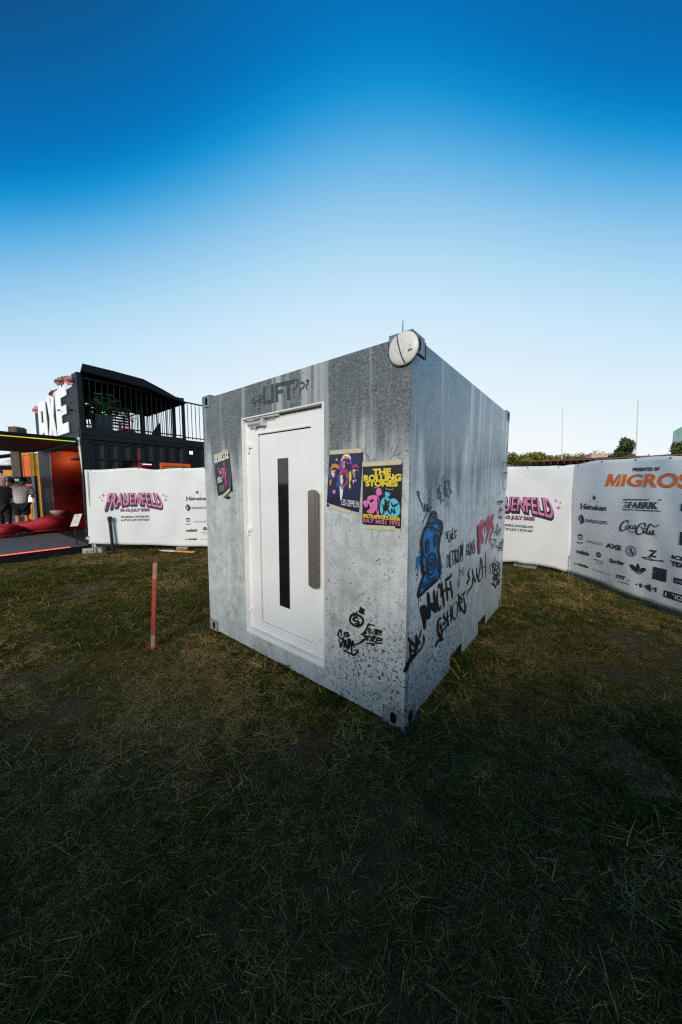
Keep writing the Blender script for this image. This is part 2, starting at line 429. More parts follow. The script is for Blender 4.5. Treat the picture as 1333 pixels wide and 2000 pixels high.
def concrete_film(name, spot_u, tint, seed, gloss, stain, low):
    """printed concrete film: pale mottled body, dark run-down stain along the top, pits, flakes low on one end; UV is in metres"""
    m, N, L, B = node_mat(name)
    q = NB(N, L)
    tc = N.new('ShaderNodeTexCoord')
    uv0 = tc.outputs['UV']
    uv = q.mapv(uv0, loc=(seed, seed * 0.7, 0))
    sep = N.new('ShaderNodeSeparateXYZ')
    L.new(uv0, sep.inputs[0])
    u, z = sep.outputs[0], sep.outputs[1]
    big = q.noise(uv, 1.6, 6, 0.6)
    mid = q.noise(uv, 9.0, 7, 0.65)
    fine = q.noise(uv, 70.0, 6, 0.7)
    grain = q.noise(uv, 260.0, 3, 0.6)
    c = q.mix(q.rng(big, 0.3, 0.7), tuple(0.42 * t for t in tint), tuple(0.66 * t for t in tint))
    c = q.mix(q.math('MULTIPLY', q.rng(mid, 0.48, 0.72), 0.75), c, tuple(0.27 * t for t in tint))
    c = q.mix(q.math('MULTIPLY', q.rng(fine, 0.50, 0.66), 0.62), c, tuple(0.17 * t for t in tint))
    c = q.mix(q.math('MULTIPLY', q.rng(grain, 0.5, 0.75), 0.35), c, tuple(0.66 * t for t in tint))
    smudge = q.noise(q.mapv(uv, (3.2, 1.7, 1), (2, 9, 0)), 1.4, 7, 0.68, 0.4)
    c = q.mix(q.math('MULTIPLY', q.rng(smudge, 0.50, 0.68), 0.55), c, tuple(0.235 * t for t in tint))
    faint = q.noise(q.mapv(uv, (14.0, 0.5, 1), (4, 4, 0)), 1.0, 5, 0.6)
    c = q.mix(q.math('MULTIPLY', q.rng(faint, 0.52, 0.72), 0.38), c, tuple(0.22 * t for t in tint))
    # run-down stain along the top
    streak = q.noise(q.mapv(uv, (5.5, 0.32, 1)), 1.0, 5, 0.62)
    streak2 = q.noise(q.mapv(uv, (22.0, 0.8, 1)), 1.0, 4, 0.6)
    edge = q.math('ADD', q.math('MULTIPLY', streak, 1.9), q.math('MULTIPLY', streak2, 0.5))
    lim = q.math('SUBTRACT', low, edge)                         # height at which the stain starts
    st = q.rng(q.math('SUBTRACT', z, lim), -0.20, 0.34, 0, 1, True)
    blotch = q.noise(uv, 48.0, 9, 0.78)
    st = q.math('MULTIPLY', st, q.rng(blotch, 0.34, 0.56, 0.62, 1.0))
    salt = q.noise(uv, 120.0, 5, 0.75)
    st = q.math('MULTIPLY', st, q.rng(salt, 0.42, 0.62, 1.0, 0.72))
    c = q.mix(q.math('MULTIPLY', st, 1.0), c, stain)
    # pale runs through the stain
    run = q.noise(q.mapv(uv, (8.0, 0.22, 1), (3, 1, 0)), 1.0, 3, 0.5)
    c = q.mix(q.math('MULTIPLY', q.math('MULTIPLY', q.rng(run, 0.575, 0.66), q.rng(z, 1.4, 2.2)), 0.7), c, tuple(0.45 * t for t in tint))
    # pits everywhere
    d, _ = q.voro(uv, 24.0)
    pn = q.noise(uv, 5.0, 3)
    pit = q.math('MULTIPLY', q.rng(d, 0.21, 0.12), q.rng(pn, 0.50, 0.57))
    c = q.mix(q.math('MULTIPLY', pit, 0.85), c, (0.05, 0.055, 0.06))
    d2, _ = q.voro(uv, 85.0)
    pit2 = q.math('MULTIPLY', q.rng(d2, 0.22, 0.12), q.rng(q.noise(uv, 11.0, 2), 0.50, 0.60))
    c = q.mix(q.math('MULTIPLY', pit2, 0.6), c, (0.07, 0.075, 0.08))
    # dark flakes low on the wall near one end
    fl = q.noise(q.mapv(uv, (1, 1, 1), (5, 2, 0)), 44.0, 4, 0.5, 0.7)
    zone = q.noise(uv, 2.4, 3)
    msk = q.math('MULTIPLY', q.rng(u, *spot_u, 0, 1, True), q.rng(z, 1.30, 0.35, 0, 1, True))
    msk = q.math('MULTIPLY', msk, q.rng(zone, 0.25, 0.5, 0.5, 1))
    fl = q.rng(q.math('ADD', fl, q.math('MULTIPLY', msk, 0.085)), 0.645, 0.665)
    c = q.mix(q.math('MULTIPLY', q.math('MULTIPLY', fl, msk), 0.9), c, (0.055, 0.066, 0.074))
    # hairline scratches
    sc = q.noise(q.mapv(uv, (0.9, 14.0, 1), (7, 3, 0)), 1.0, 4, 0.6, 0.4)
    c = q.mix(q.math('MULTIPLY', q.math('MULTIPLY', q.rng(q.math('ABSOLUTE', q.math('SUBTRACT', sc, 0.5)), 0.006, 0.0), q.rng(pn, 0.5, 0.6)), 0.5), c, (0.12, 0.125, 0.13))
    L.new(c, B.inputs['Base Color'])
    B.inputs['Specular IOR Level'].default_value = 0.5
    L.new(q.rng(mid, 0.3, 0.7, gloss - 0.05, gloss + 0.1), B.inputs['Roughness'])
    bp = N.new('ShaderNodeBump')
    bp.inputs['Strength'].default_value = 0.08
    bp.inputs['Distance'].default_value = 0.004
    L.new(fine, bp.inputs['Height'])
    L.new(bp.outputs[0], B.inputs['Normal'])
    return m

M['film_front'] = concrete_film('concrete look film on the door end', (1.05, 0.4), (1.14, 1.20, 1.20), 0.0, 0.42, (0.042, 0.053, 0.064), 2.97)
M['film_side'] = concrete_film('concrete look film on the long side', (2.9, 0.6), (1.06, 1.22, 1.32), 13.7, 0.22, (0.014, 0.072, 0.130), 2.80)  # printed stain; its bluer tone here paints blue skylight into the colour

# ------------------------------------------------------------------ flat print: text, strokes, outlines
_tcache = {}
def text2d(s, bold=0.0, shear=0.0, space=1.0):
    key = (s, bold, shear, space)
    if key not in _tcache:
        cu = bpy.data.curves.new('lettering', 'FONT')
        cu.body, cu.offset, cu.shear, cu.space_character = s, bold, shear, space
        cu.resolution_u = 4
        o = bpy.data.objects.new('lettering', cu)
        COL.objects.link(o)
        dg = bpy.context.evaluated_depsgraph_get()
        dg.update()
        me = o.evaluated_get(dg).to_mesh()
        v = np.array([p.co[:2] for p in me.vertices])
        f = [tuple(p.vertices) for p in me.polygons]
        o.evaluated_get(dg).to_mesh_clear()
        bpy.data.objects.remove(o)
        bpy.data.curves.remove(cu)
        lo, hi = v.min(0), v.max(0)
        _tcache[key] = ((v - lo) / (hi - lo), f, (hi - lo)[0] / (hi - lo)[1])
    return _tcache[key]

def bil(quad, x, y):
    """quad = TL, TR, BR, BL in (u, z); x right, y up in 0..1"""
    tl, tr, br, bl = [V3(*p) for p in quad]
    return (1 - y) * ((1 - x) * bl + x * br) + y * ((1 - x) * tl + x * tr)

def pxquad(w, q, off=0.0):
    return [w.px(*p, off) for p in q]

def flat(w, quad, verts, faces, off, mb=None):
    mb = mb or MB()
    uz = [bil(quad, x, y) for x, y in verts]
    mb.add([w.at(p[0], p[1], off) for p in uz], faces)
    return mb

def print_text(w, quad, s, off=0.003, bold=0.02, shear=0.0, space=1.0, mb=None, warp=None):
    v, f, _ = text2d(s, bold, shear, space)
    if warp:
        v = [warp(x, y) for x, y in v]
    return flat(w, quad, v, f, off, mb)

def catmull(pts, n=6, closed=False):
    P = [V3(*p) for p in pts]
    if len(P) < 3:
        return P
    out = []
    m = len(P)
    for i in range(m if closed else m - 1):
        a, b, c, d = (P[(i - 1) % m], P[i], P[(i + 1) % m], P[(i + 2) % m]) if closed else (P[max(i - 1, 0)], P[i], P[i + 1], P[min(i + 2, m - 1)])
        for t in np.linspace(0, 1, n, endpoint=False):
            out.append(0.5 * (2 * b + (c - a) * t + (2 * a - 5 * b + 4 * c - d) * t * t + (3 * b - a - 3 * c + d) * t ** 3))
    if not closed:
        out.append(P[-1])
    return out

_lift = [0]
FLAT_NIB = V3(1, 0.5)
def stroke(mb, w, pts, width, off=0.003, nib=None, taper=0.6, smooth=True, closed=False, n=5):
    """a painted stroke through (u, z) points as a flat ribbon"""
    P = catmull(pts, n, closed) if smooth else [V3(*p) for p in pts]
    if closed:
        P = P + [P[0]]
    _lift[0] = (_lift[0] + 1) % 9
    off = off + 0.00012 * _lift[0]
    vs = []
    k = len(P)
    for i, p in enumerate(P):
        t = P[min(i + 1, k - 1)] - P[max(i - 1, 0)]
        t = t / max(np.linalg.norm(t), 1e-9)
        nn = V3(-t[1], t[0])
        ww = width
        if nib is not None:
            ww *= 0.45 + 0.75 * abs(t[0] * math.sin(nib) - t[1] * math.cos(nib))
        if taper and not closed:
            e = min(i, k - 1 - i) / max(k - 1, 1)
            ww *= 1 - taper * max(0, 1 - e / 0.22)
        if w is SIDE:                                # a flat brush held upright: thick stems, thin bars
            nn, ww = nn * FLAT_NIB, ww * 0.86
        vs += [p + nn * ww / 2, p - nn * ww / 2]
    mb.add([w.at(a[0], a[1], off) for a in vs], [(2 * i, 2 * i + 1, 2 * i + 3, 2 * i + 2) for i in range(k - 1)])

def blob(mb, w, pts, off=0.003, smooth=True, n=5):
    P = catmull(pts, n, True) if smooth else pts
    mb.add([w.at(p[0], p[1], off) for p in P], [tuple(range(len(P)))])

GLY = {
 'A': [[(0, 0), (.45, 1.05), (.95, -.05)], [(.12, .4), (.85, .42)]],
 'B': [[(.1, 1), (.1, 0)], [(.05, 1), (.75, .85), (.15, .52), (.85, .28), (.05, 0)]],
 'C': [[(.85, .9), (.3, .98), (.08, .5), (.3, .02), (.95, .12)]],
 'D': [[(.1, 1.02), (.14, -.02)], [(0, 1), (.85, .75), (.85, .25), (.1, 0)]],
 'E': [[(.9, 1), (.1, 1), (.1, 0), (.95, 0)], [(.1, .5), (.75, .52)]],
 'e': [[(.9, .88), (.4, 1), (.15, .75), (.6, .52), (.1, .3), (.3, 0), (.95, .1)]],
 'F': [[(1, 1), (.1, 1), (.05, -.05)], [(.1, .5), (.8, .55)]],
 'G': [[(.9, .9), (.3, 1), (.05, .5), (.3, 0), (.85, .1), (.85, .45), (.5, .45)]],
 'H': [[(.1, 1.05), (.12, -.05)], [(.85, 1.1), (.9, -.1)], [(.05, .45), (.95, .58)]],
 'I': [[(.5, 1.05), (.5, -.05)]],
 'K': [[(.1, 1), (.1, -.1)], [(.9, 1), (.12, .45)], [(.2, .5), (.95, -.05)]],
 'L': [[(.15, 1), (.1, 0), (.95, .02)]],
 'M': [[(.05, 0), (.15, 1), (.5, .3), (.85, 1), (.95, -.05)]],
 'N': [[(.08, -.15), (.1, 1)], [(.02, 1.05), (.9, .0)], [(.88, -.02), (.92, 1.1)]],
 'O': [[(.5, 1), (.1, .75), (.1, .25), (.5, 0), (.9, .25), (.9, .75), (.5, 1), (.3, .95)]],
 'P': [[(.1, 1), (.1, -.1)], [(.05, 1), (.9, .8), (.1, .45)]],
 'R': [[(.1, 1), (.08, -.08)], [(0, 1), (.85, .8), (.12, .48), (.95, -.05)]],
 'S': [[(.9, .9), (.4, 1.02), (.12, .75), (.8, .38), (.6, .02), (.05, .12)]],
 'T': [[(-.05, .92), (1.1, 1.08)], [(.5, 1), (.48, -.05)]],
 'U': [[(.1, 1), (.12, .15), (.5, 0), (.85, .2), (.9, 1.05)]],
 'V': [[(0, 1), (.48, 0), (.98, 1.05)]],
 'W': [[(0, 1), (.25, 0), (.5, .7), (.75, 0), (1, 1.05)]],
 'Y': [[(0, 1), (.5, .5)], [(1, 1.05), (.3, -.1)]],
 '4': [[(.7, -.1), (.65, 1), (.05, .35), (1, .38)]],
 '6': [[(.8, 1), (.2, .5), (.3, .05), (.8, .2), (.6, .5), (.2, .35)]],
 '?': [[(.1, .8), (.4, 1.0), (.85, .8), (.4, .45), (.42, .25)], [(.42, .06), (.46, 0)]],
 '$': [[(.9, .85), (.4, .95), (.15, .7), (.85, .35), (.6, .05), (.1, .15)], [(.4, 1.15), (.42, -.15)], [(.6, 1.15), (.62, -.15)]],
 'i': [[(.5, .65), (.5, 0)], [(.5, .95), (.52, .9)]],
}
def tag_text(mb, w, quad, s, width, nib=None, gap=0.14, jit=0.05, taper=0.5, off=0.003, smooth=True):
    n = len(s)
    r = random.Random(s)
    for i, ch in enumerate(s):
        if ch == ' ':
            continue
        x0, x1 = i / n, (i + 1 - gap) / n
        dy = r.uniform(-jit, jit)
        for st in GLY[ch]:
            pts = [bil(quad, x0 + (x1 - x0) * (a + r.uniform(-jit, jit)), b + dy + r.uniform(-jit, jit)) for a, b in st]
            stroke(mb, w, pts, width, off, nib, taper, smooth)

def ZP(x0, y0, k):
    return lambda x, y: (x0 + x * k, y0 + y * k)

# ================================================================== ground
def ground_material():
    m, N, L, B = node_mat('worn lawn soil')
    q = NB(N, L)
    g = N.new('ShaderNodeNewGeometry')
    p = g.outputs['Position']
    a, b, c = q.noise(p, 0.9, 6, 0.6), q.noise(p, 9, 7, 0.7), q.noise(p, 90, 5, 0.7)
    col = q.mix(q.rng(a, 0.38, 0.62), (0.100, 0.072, 0.044), (0.060, 0.050, 0.020))
    col = q.mix(q.rng(b, 0.45, 0.7), col, (0.055, 0.040, 0.022))
    col = q.mix(q.math('MULTIPLY', q.rng(c, 0.52, 0.7), 0.6), col, (0.24, 0.175, 0.105))
    L.new(col, B.inputs['Base Color'])
    B.inputs['Roughness'].default_value = 0.95
    B.inputs['Specular IOR Level'].default_value = 0.05
    bp = N.new('ShaderNodeBump')
    bp.inputs['Strength'].default_value = 0.8
    bp.inputs['Distance'].default_value = 0.02
    L.new(q.math('ADD', b, q.math('MULTIPLY', c, 0.5)), bp.inputs['Height'])
    L.new(bp.outputs[0], B.inputs['Normal'])
    return m
M['soil'] = ground_material()

def vnoise(x, y, f, seed=0):
    """smooth value noise for scattering"""
    r = np.random.default_rng(seed).random((64, 64))
    X, Y = x * f + 100.3, y * f + 100.7
    i, j = np.floor(X).astype(int), np.floor(Y).astype(int)
    a, b = X - i, Y - j
    a, b = a * a * (3 - 2 * a), b * b * (3 - 2 * b)
    R = lambda p, s: r[p % 64, s % 64]
    return (R(i, j) * (1 - a) + R(i + 1, j) * a) * (1 - b) + (R(i, j + 1) * (1 - a) + R(i + 1, j + 1) * a) * b

def relief(x, y):
    return (vnoise(x, y, 0.7, 3) - 0.5) * 0.05 + (vnoise(x, y, 2.6, 4) - 0.5) * 0.018

gx = np.concatenate([[-3000, -300, -60, -24], np.linspace(-14, 10, 161), [24, 60, 300, 3000]])
gy = np.concatenate([[-3000, -300, -40, -8], np.linspace(-3, 14, 115), [24, 60, 300, 3000]])
XX, YY = np.meshgrid(gx, gy)
near = (np.abs(XX) < 12) & (YY > -3.1) & (YY < 13.5)
ZZ = GZ + np.where(near, relief(XX, YY), 0) - 0.012
nx, ny = len(gx), len(gy)
me = bpy.data.meshes.new('ground')
me.from_pydata(np.stack([XX, YY, ZZ], -1).reshape(-1, 3).tolist(), [], [(j * nx + i, j * nx + i + 1, (j + 1) * nx + i + 1, (j + 1) * nx + i) for j in range(ny - 1) for i in range(nx - 1)])
me.polygons.foreach_set('use_smooth', [True] * len(me.polygons))
setp(link('ground', me, M['soil']), 'worn trodden lawn of dry and green grass around the cabin', None, None, 'structure')

# ================================================================== the cabin
YAW, CW, CL, CH = 0.669570758, 2.46, 2.8565, 2.591
NEAR = V3(0.426924, 1.997814, 0)
DA = V3(-math.cos(YAW), math.sin(YAW), 0)          # along the door end
DB = V3(math.sin(YAW), math.cos(YAW), 0)           # along the long side
UPZ = V3(0, 0, 1)
END = Wall(NEAR, DA, -DB)
SIDE = Wall(NEAR, DB, -DA)
cabin = empty('container_cabin', tuple(NEAR + DA * CW / 2 + DB * CL / 2),
              'grey concrete look container cabin with a white door and graffiti on its long side', 'container', rot=0.0)

def wall_mesh(name, w, us, zs, hole, mt, parent, label=None, thick=0.045, skip=()):
    """a wall skin as a grid of quads with cells left out, given depth by a solidify modifier"""
    vs, fs, uvs = [], [], []
    idx = {}
    for j, z in enumerate(zs):
        for i, u in enumerate(us):
            idx[i, j] = len(vs)
            vs.append(tuple(w.at(u, z, 0)))
            uvs.append((u, z))
    for j in range(len(zs) - 1):
        for i in range(len(us) - 1):
            if (i, j) in hole:
                continue
            fs.append((idx[i, j], idx[i + 1, j], idx[i + 1, j + 1], idx[i, j + 1]))
    me = bpy.data.meshes.new(name)
    me.from_pydata(vs, [], fs)
    nrm = V3(*me.polygons[0].normal)
    if nrm @ w.n < 0:
        me.flip_normals()
    uvl = me.uv_layers.new(name='UVMap')
    for lp in me.loops:
        uvl.data[lp.index].uv = uvs[lp.vertex_index]
    o = link(name, me, mt, parent)
    md = o.modifiers.new('solidify', 'SOLIDIFY')
    md.thickness, md.offset = thick, -1
    me.materials.append(M['hole'])
    md.material_offset_rim = 1
    if label:
        o['label'] = label
    return o

DT = 2.012
d_tl, d_tr, d_br, d_bl = [END.px(*p) for p in ((471.5, 816), (633.3, 784.5), (635.5, 1306), (483, 1233.5))]
du0, du1 = (d_tr[0] + d_br[0]) / 2, (d_tl[0] + d_bl[0]) / 2
dz0, dz1 = (d_br[1] + d_bl[1]) / 2, (d_tl[1] + d_tr[1]) / 2
PT, PB = CH - 0.028, 0.018                          # the skins stop short of the castings
cu, cz = 0.164, 0.12
zb0, zb1 = CH - 0.125, 0.122
us = [0.0, 0.166, du0, du1, CW - 0.166, CW]
zs = [PB, zb1, dz0, dz1, zb0, PT]
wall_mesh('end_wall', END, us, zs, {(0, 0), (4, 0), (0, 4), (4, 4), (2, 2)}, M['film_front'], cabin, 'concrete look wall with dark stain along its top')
f1 = sorted([SIDE.px(880, 1270)[0], SIDE.px(901, 1285)[0]])
f2 = sorted([SIDE.px(934.5, 1210)[0], SIDE.px(948, 1212)[0]])
fz = 0.145
us2 = [0.002, 0.18, f1[0], f1[1], f2[0], f2[1], CL - 0.18, CL - 0.002]
zs2 = [PB, zb1, fz, zb0, PT]
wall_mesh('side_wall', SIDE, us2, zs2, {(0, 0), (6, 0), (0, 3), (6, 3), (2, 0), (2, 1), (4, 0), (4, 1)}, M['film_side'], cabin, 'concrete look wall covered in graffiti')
FAR_END = Wall(NEAR + DB * CL, DA, DB)
FAR_SIDE = Wall(NEAR + DA * CW, DB, DA)
wall_mesh('far_end_wall', FAR_END, [0.05, CW - 0.05], [PB, PT], set(), M['film_front'], cabin)
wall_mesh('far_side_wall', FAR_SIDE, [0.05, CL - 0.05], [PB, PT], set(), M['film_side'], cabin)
mb = MB()
cc = NEAR + DA * CW / 2 + DB * CL / 2
mb.frame(cc + UPZ * (CH - 0.075), DA, DB, UPZ, CW - 0.1, CL - 0.1, 0.03)
mb.build('roof', M['casting_blue'], cabin)
mb = MB()
mb.frame(cc + UPZ * 0.155, DA, DB, UPZ, CW - 0.1, CL - 0.1, 0.018)
mb.build('floor', M['hole'], cabin)
# fork pockets: dark steel boxes behind the notches
for a, b in (f1, f2):
    mb = MB()
    c0, c1 = 0.02, 1.2
    for (ua, ub, za, zb) in ((a - 0.012, a - 0.002, PB, fz + 0.01), (b + 0.002, b + 0.012, PB, fz + 0.01)):
        mb.wbox(SIDE, ua, ub, za, zb, -0.9, -0.047)
    mb.wbox(SIDE, a - 0.012, b + 0.012, fz + 0.001, fz + 0.010, -0.9, -0.047)
    mb.wbox(SIDE, a - 0.002, b + 0.002, PB, fz, -0.9, -0.88)
    mb.build('fork_pocket', M['pad'], cabin)

# corner castings: blocks with an oval hole on each outer face
def casting(corner, ua, ub, zc, mt, label=None):
    """corner point, two inward axes, z span; oval pockets with a rim on the two outer faces"""
    la, lb, hz = 0.162, 0.178, 0.118
    z0 = zc
    lab = label
    mb = MB()
    NS = 20
    def face(w, L, z0, z1, hu, hw, hh):
        hz_ = (z0 + z1) / 2
        ov = [(hu + hw * math.copysign(abs(math.cos(t)) ** 0.8, math.cos(t)), hz_ + hh * math.copysign(abs(math.sin(t)) ** 0.8, math.sin(t))) for t in np.linspace(0, 2 * math.pi, NS, endpoint=False)]
        rect = []
        for (x, y) in ov:
            dx, dy = x - hu, y - hz_
            sc = min(((L if dx > 0 else 0) - hu) / dx if abs(dx) > 1e-6 else 9e9, ((z1 if dy > 0 else z0) - hz_) / dy if abs(dy) > 1e-6 else 9e9)
            rect.append((hu + dx * sc, hz_ + dy * sc))
        # make sure the four corners are met
        for cx, cy in ((0, z0), (L, z0), (L, z1), (0, z1)):
            k = min(range(NS), key=lambda i: (rect[i][0] - cx) ** 2 + (rect[i][1] - cy) ** 2)
            rect[k] = (cx, cy)
        mb.mi = 0
        A = [w.at(x, y, 0) for x, y in rect]
        B_ = [w.at(x, y, 0) for x, y in ov]
        C_ = [w.at(x, y, -0.03) for x, y in ov]
        mb.add(A + B_, [(i, (i + 1) % NS, NS + (i + 1) % NS, NS + i) for i in range(NS)])
        mb.mi = 1
        mb.add(B_ + C_, [(i, (i + 1) % NS, NS + (i + 1) % NS, NS + i) for i in range(NS)] + [tuple(range(NS, 2 * NS))])
        mb.mi = 0
    wa = Wall(corner, ua, -ub)
    wb = Wall(corner, ub, -ua)
    face(wa, la, z0, z0 + hz, la * 0.52, 0.026, 0.040)
    face(wb, lb, z0, z0 + hz, lb * 0.52, 0.033, 0.040)
    P = lambda a, b, z: corner + ua * a + ub * b + UPZ * z
    for zz in (z0, z0 + hz):
        mb.add([P(0, 0, zz), P(la, 0, zz), P(la, lb, zz), P(0, lb, zz)], [(0, 1, 2, 3)])
    mb.add([P(la, 0, z0), P(la, lb, z0), P(la, lb, z0 + hz), P(la, 0, z0 + hz)], [(0, 1, 2, 3)])
    mb.add([P(0, lb, z0), P(la, lb, z0), P(la, lb, z0 + hz), P(0, lb, z0 + hz)], [(0, 1, 2, 3)])
    mb.build('corner_casting', [mt, M['hole']], cabin, lab)

nudge = 0.003
c_n = NEAR - DA * nudge - DB * nudge
c_l = NEAR + DA * (CW + nudge) - DB * nudge
c_f = NEAR - DA * nudge + DB * (CL + nudge)
c_b = NEAR + DA * (CW + nudge) + DB * (CL + nudge)
for c_, a_, b_ in ((c_n, DA, DB), (c_l, -DA, DB), (c_f, DA, -DB), (c_b, -DA, -DB)):
    casting(c_, a_, b_, 0.0, M['casting'], 'bare grey steel casting' if c_ is c_n else None)
    casting(c_, a_, b_, CH - 0.118, M['casting_blue'])
# gap liner so that the joint between skin and casting reads as a dark line
for w, L_, flip in ((END, CW, 0), (SIDE, CL, 0)):
    mb = MB()
    for (ua, ub, za, zb) in ((0.168, L_ - 0.168, 0.03, 0.16), (0.168, L_ - 0.168, CH - 0.15, CH - 0.05)):
        if w is END:
            mb = MB()
            mb.wbox(w, ua, ub, za, zb, -0.11, -0.062)
            mb.build('frame_rail', M['casting_blue'], cabin)
# vertical edge trim at the near corner
mb = MB()
mb.frame(NEAR + UPZ * (CH / 2) + DA * 0.004 + DB * 0.004, DA, DB, UPZ, 0.007, 0.007, CH - 0.26)
mb.build('corner_trim', M['casting'], cabin, bevel=0.002)
# rivets / screws
mb = MB()
for (x, y) in ((477, 762), (486, 808), (616, 721), (619, 778), (664, 711), (660, 722), (728, 689), (469, 770)):
    u, z = END.px(x, y)
    mb.lathe(END.at(u, z, 0.0), [(0.005, 0.0), (0.005, 0.002), (0.002, 0.0035)], 8, axis=END.n)
mb.build('screw_heads', M['alu'], cabin, kind='stuff')
mb = MB()
for (x, y) in ((817, 718), (855, 718), (880, 728), (884, 746), (826, 1015), (976, 1170)):
    u, z = SIDE.px(x, y)
    mb.lathe(SIDE.at(u, z, 0.0), [(0.005, 0.0), (0.005, 0.002), (0.002, 0.0035)], 8, axis=SIDE.n)
mb.build('screw_heads', M['alu'], cabin, kind='stuff')

# ------------------------------------------------------------------ the door
REC = -0.045                                        # leaf face sits 4.5 cm behind the wall face
frame_w = 0.022
mb = MB()
e = 0.002
mb.wbox(END, du0 + e, du0 + frame_w, dz0 + 0.002, dz1 - 0.002, -0.10, 0.004)
mb.wbox(END, du1 - 0.012, du1 - e, dz0 + 0.002, dz1 - 0.002, -0.10, 0.004)
mb.wbox(END, du0 + frame_w, du1 - 0.012, dz1 - 0.014, dz1 - 0.002, -0.10, 0.004)
mb.wbox(END, du0 + frame_w, du1 - 0.012, dz0 + 0.002, dz0 + 0.024, -0.10, 0.006)
door_frame = mb.build('door_frame', M['white_frame'], cabin, bevel=0.002)
mb = MB()
mb.wbox(END, du0 + frame_w, du1 - 0.012, dz0 + 0.024, dz1 - 0.014, -0.115, -0.10)
mb.build('rebate', M['white_frame'], door_frame)
gap = 0.013
lu0, lu1 = du0 + frame_w + gap, END.px(484.5, 1000, REC)[0]
lz0, lz1 = dz0 + 0.040, dz1 - 0.030
# leaf with the sash profile: outer rail ring standing proud of a recessed panel
p_tl, p_tr, p_br, p_bl = [END.px(*p, REC) for p in ((504, 849), (606, 832), (611, 1257.5), (512.5, 1215))]
pu0, pu1 = (p_tr[0] + p_br[0]) / 2, (p_tl[0] + p_bl[0]) / 2
pz0, pz1 = (p_br[1] + p_bl[1]) / 2, (p_tl[1] + p_tr[1]) / 2
door = empty('door', (0, 0, 0), None, None)
bpy.data.objects.remove(door)
mb = MB()
for a in ((lu0, pu0, lz0, lz1), (pu1, lu1, lz0, lz1), (pu0, pu1, lz0, pz0), (pu0, pu1, pz1, lz1)):
    mb.wbox(END, *a, REC - 0.05, REC)
door = mb.build('door', M['white_paint'], cabin, 'white panelled door with a narrow dark window', bevel=0.004)
mb = MB()
mb.wbox(END, pu0 + 0.010, pu1 - 0.010, pz0 + 0.010, pz1 - 0.010, REC - 0.034, REC - 0.009)
panel = mb.build('door_panel', M['white_paint'], door, bevel=0.003)
mb = MB()
mb.wbox(END, pu0 - 0.001, pu1 + 0.001, pz0 - 0.001, pz1 + 0.001, REC - 0.045, REC - 0.036)
mb.build('panel_seal', M['seal'], door)
# sloped glazing bead along top and left of the panel
mb = MB()
mb.wbox(END, pu0 + 0.002, pu1, pz1 - 0.002, pz1 + 0.018, REC - 0.002, REC + 0.007)
mb.wbox(END, pu0 + 0.002, pu1, pz0 - 0.018, pz0 + 0.002, REC - 0.002, REC + 0.007)
mb.wbox(END, pu1 - 0.002, pu1 + 0.018, pz0 - 0.018, pz1 + 0.018, REC - 0.002, REC + 0.006)
mb.build('glazing_bead', M['white_paint'], door, bevel=0.005)
# narrow dark window
g = [END.px(*p, REC - 0.009) for p in ((543, 897), (562, 895), (567.5, 1188.5), (549, 1182))]
gu0, gu1 = (g[1][0] + g[2][0]) / 2, (g[0][0] + g[3][0]) / 2
gz0, gz1 = (g[2][1] + g[3][1]) / 2, (g[0][1] + g[1][1]) / 2
mb = MB()
mb.wbox(END, gu0, gu1, gz0, gz1, REC - 0.02, REC - 0.0065)
win = mb.build('door_window', M['black_glass'], door)
mb = MB()
for a in ((gu0 - 0.004, gu0, gz0 - 0.004, gz1 + 0.004), (gu1, gu1 + 0.004, gz0 - 0.004, gz1 + 0.004), (gu0, gu1, gz1, gz1 + 0.004), (gu0, gu1, gz0 - 0.004, gz0)):
    mb.wbox(END, *a, REC - 0.012, REC - 0.004)
mb.build('window_bead', M['seal'], door)
# long bow handle: half-oval bar on two stand-offs
h = [END.px(*p, REC + 0.05) for p in ((602.5, 957), (621.5, 956), (622.8, 1151), (604, 1146))]
hu0, hu1 = (h[1][0] + h[2][0]) / 2, (h[0][0] + h[3][0]) / 2
hz0, hz1 = (h[2][1] + h[3][1]) / 2, (h[0][1] + h[1][1]) / 2
mb = MB()
hc, hr = (hu0 + hu1) / 2, (hu1 - hu0) / 2
outl = []
for t in np.linspace(0, math.pi, 9):
    outl.append((hc + hr * math.cos(t), hz1 - hr * 0.4 + hr * 0.4 * math.sin(t)))
for t in np.linspace(math.pi, 2 * math.pi, 9):
    outl.append((hc + hr * math.cos(t), hz0 + hr * 0.4 + hr * 0.4 * math.sin(t)))
mb.prism([END.at(u, z, REC + 0.058) for u, z in outl], tuple(END.n * -0.014))
mb.prism([END.at(hc + (u - hc) * 0.5, z, REC + 0.064) for u, z in outl], tuple(END.n * -0.0058))
handle = mb.build('handle', M['steel'], door, bevel=0.0035, label='long brushed metal pull handle')
for z in (hz0 + 0.12, hz1 - 0.12):
    mb = MB()
    mb.tube([END.at(hc, z, REC - 0.012), END.at(hc, z, REC + 0.046)], 0.012, 10)
    mb.build('stand_off', M['steel'], handle)
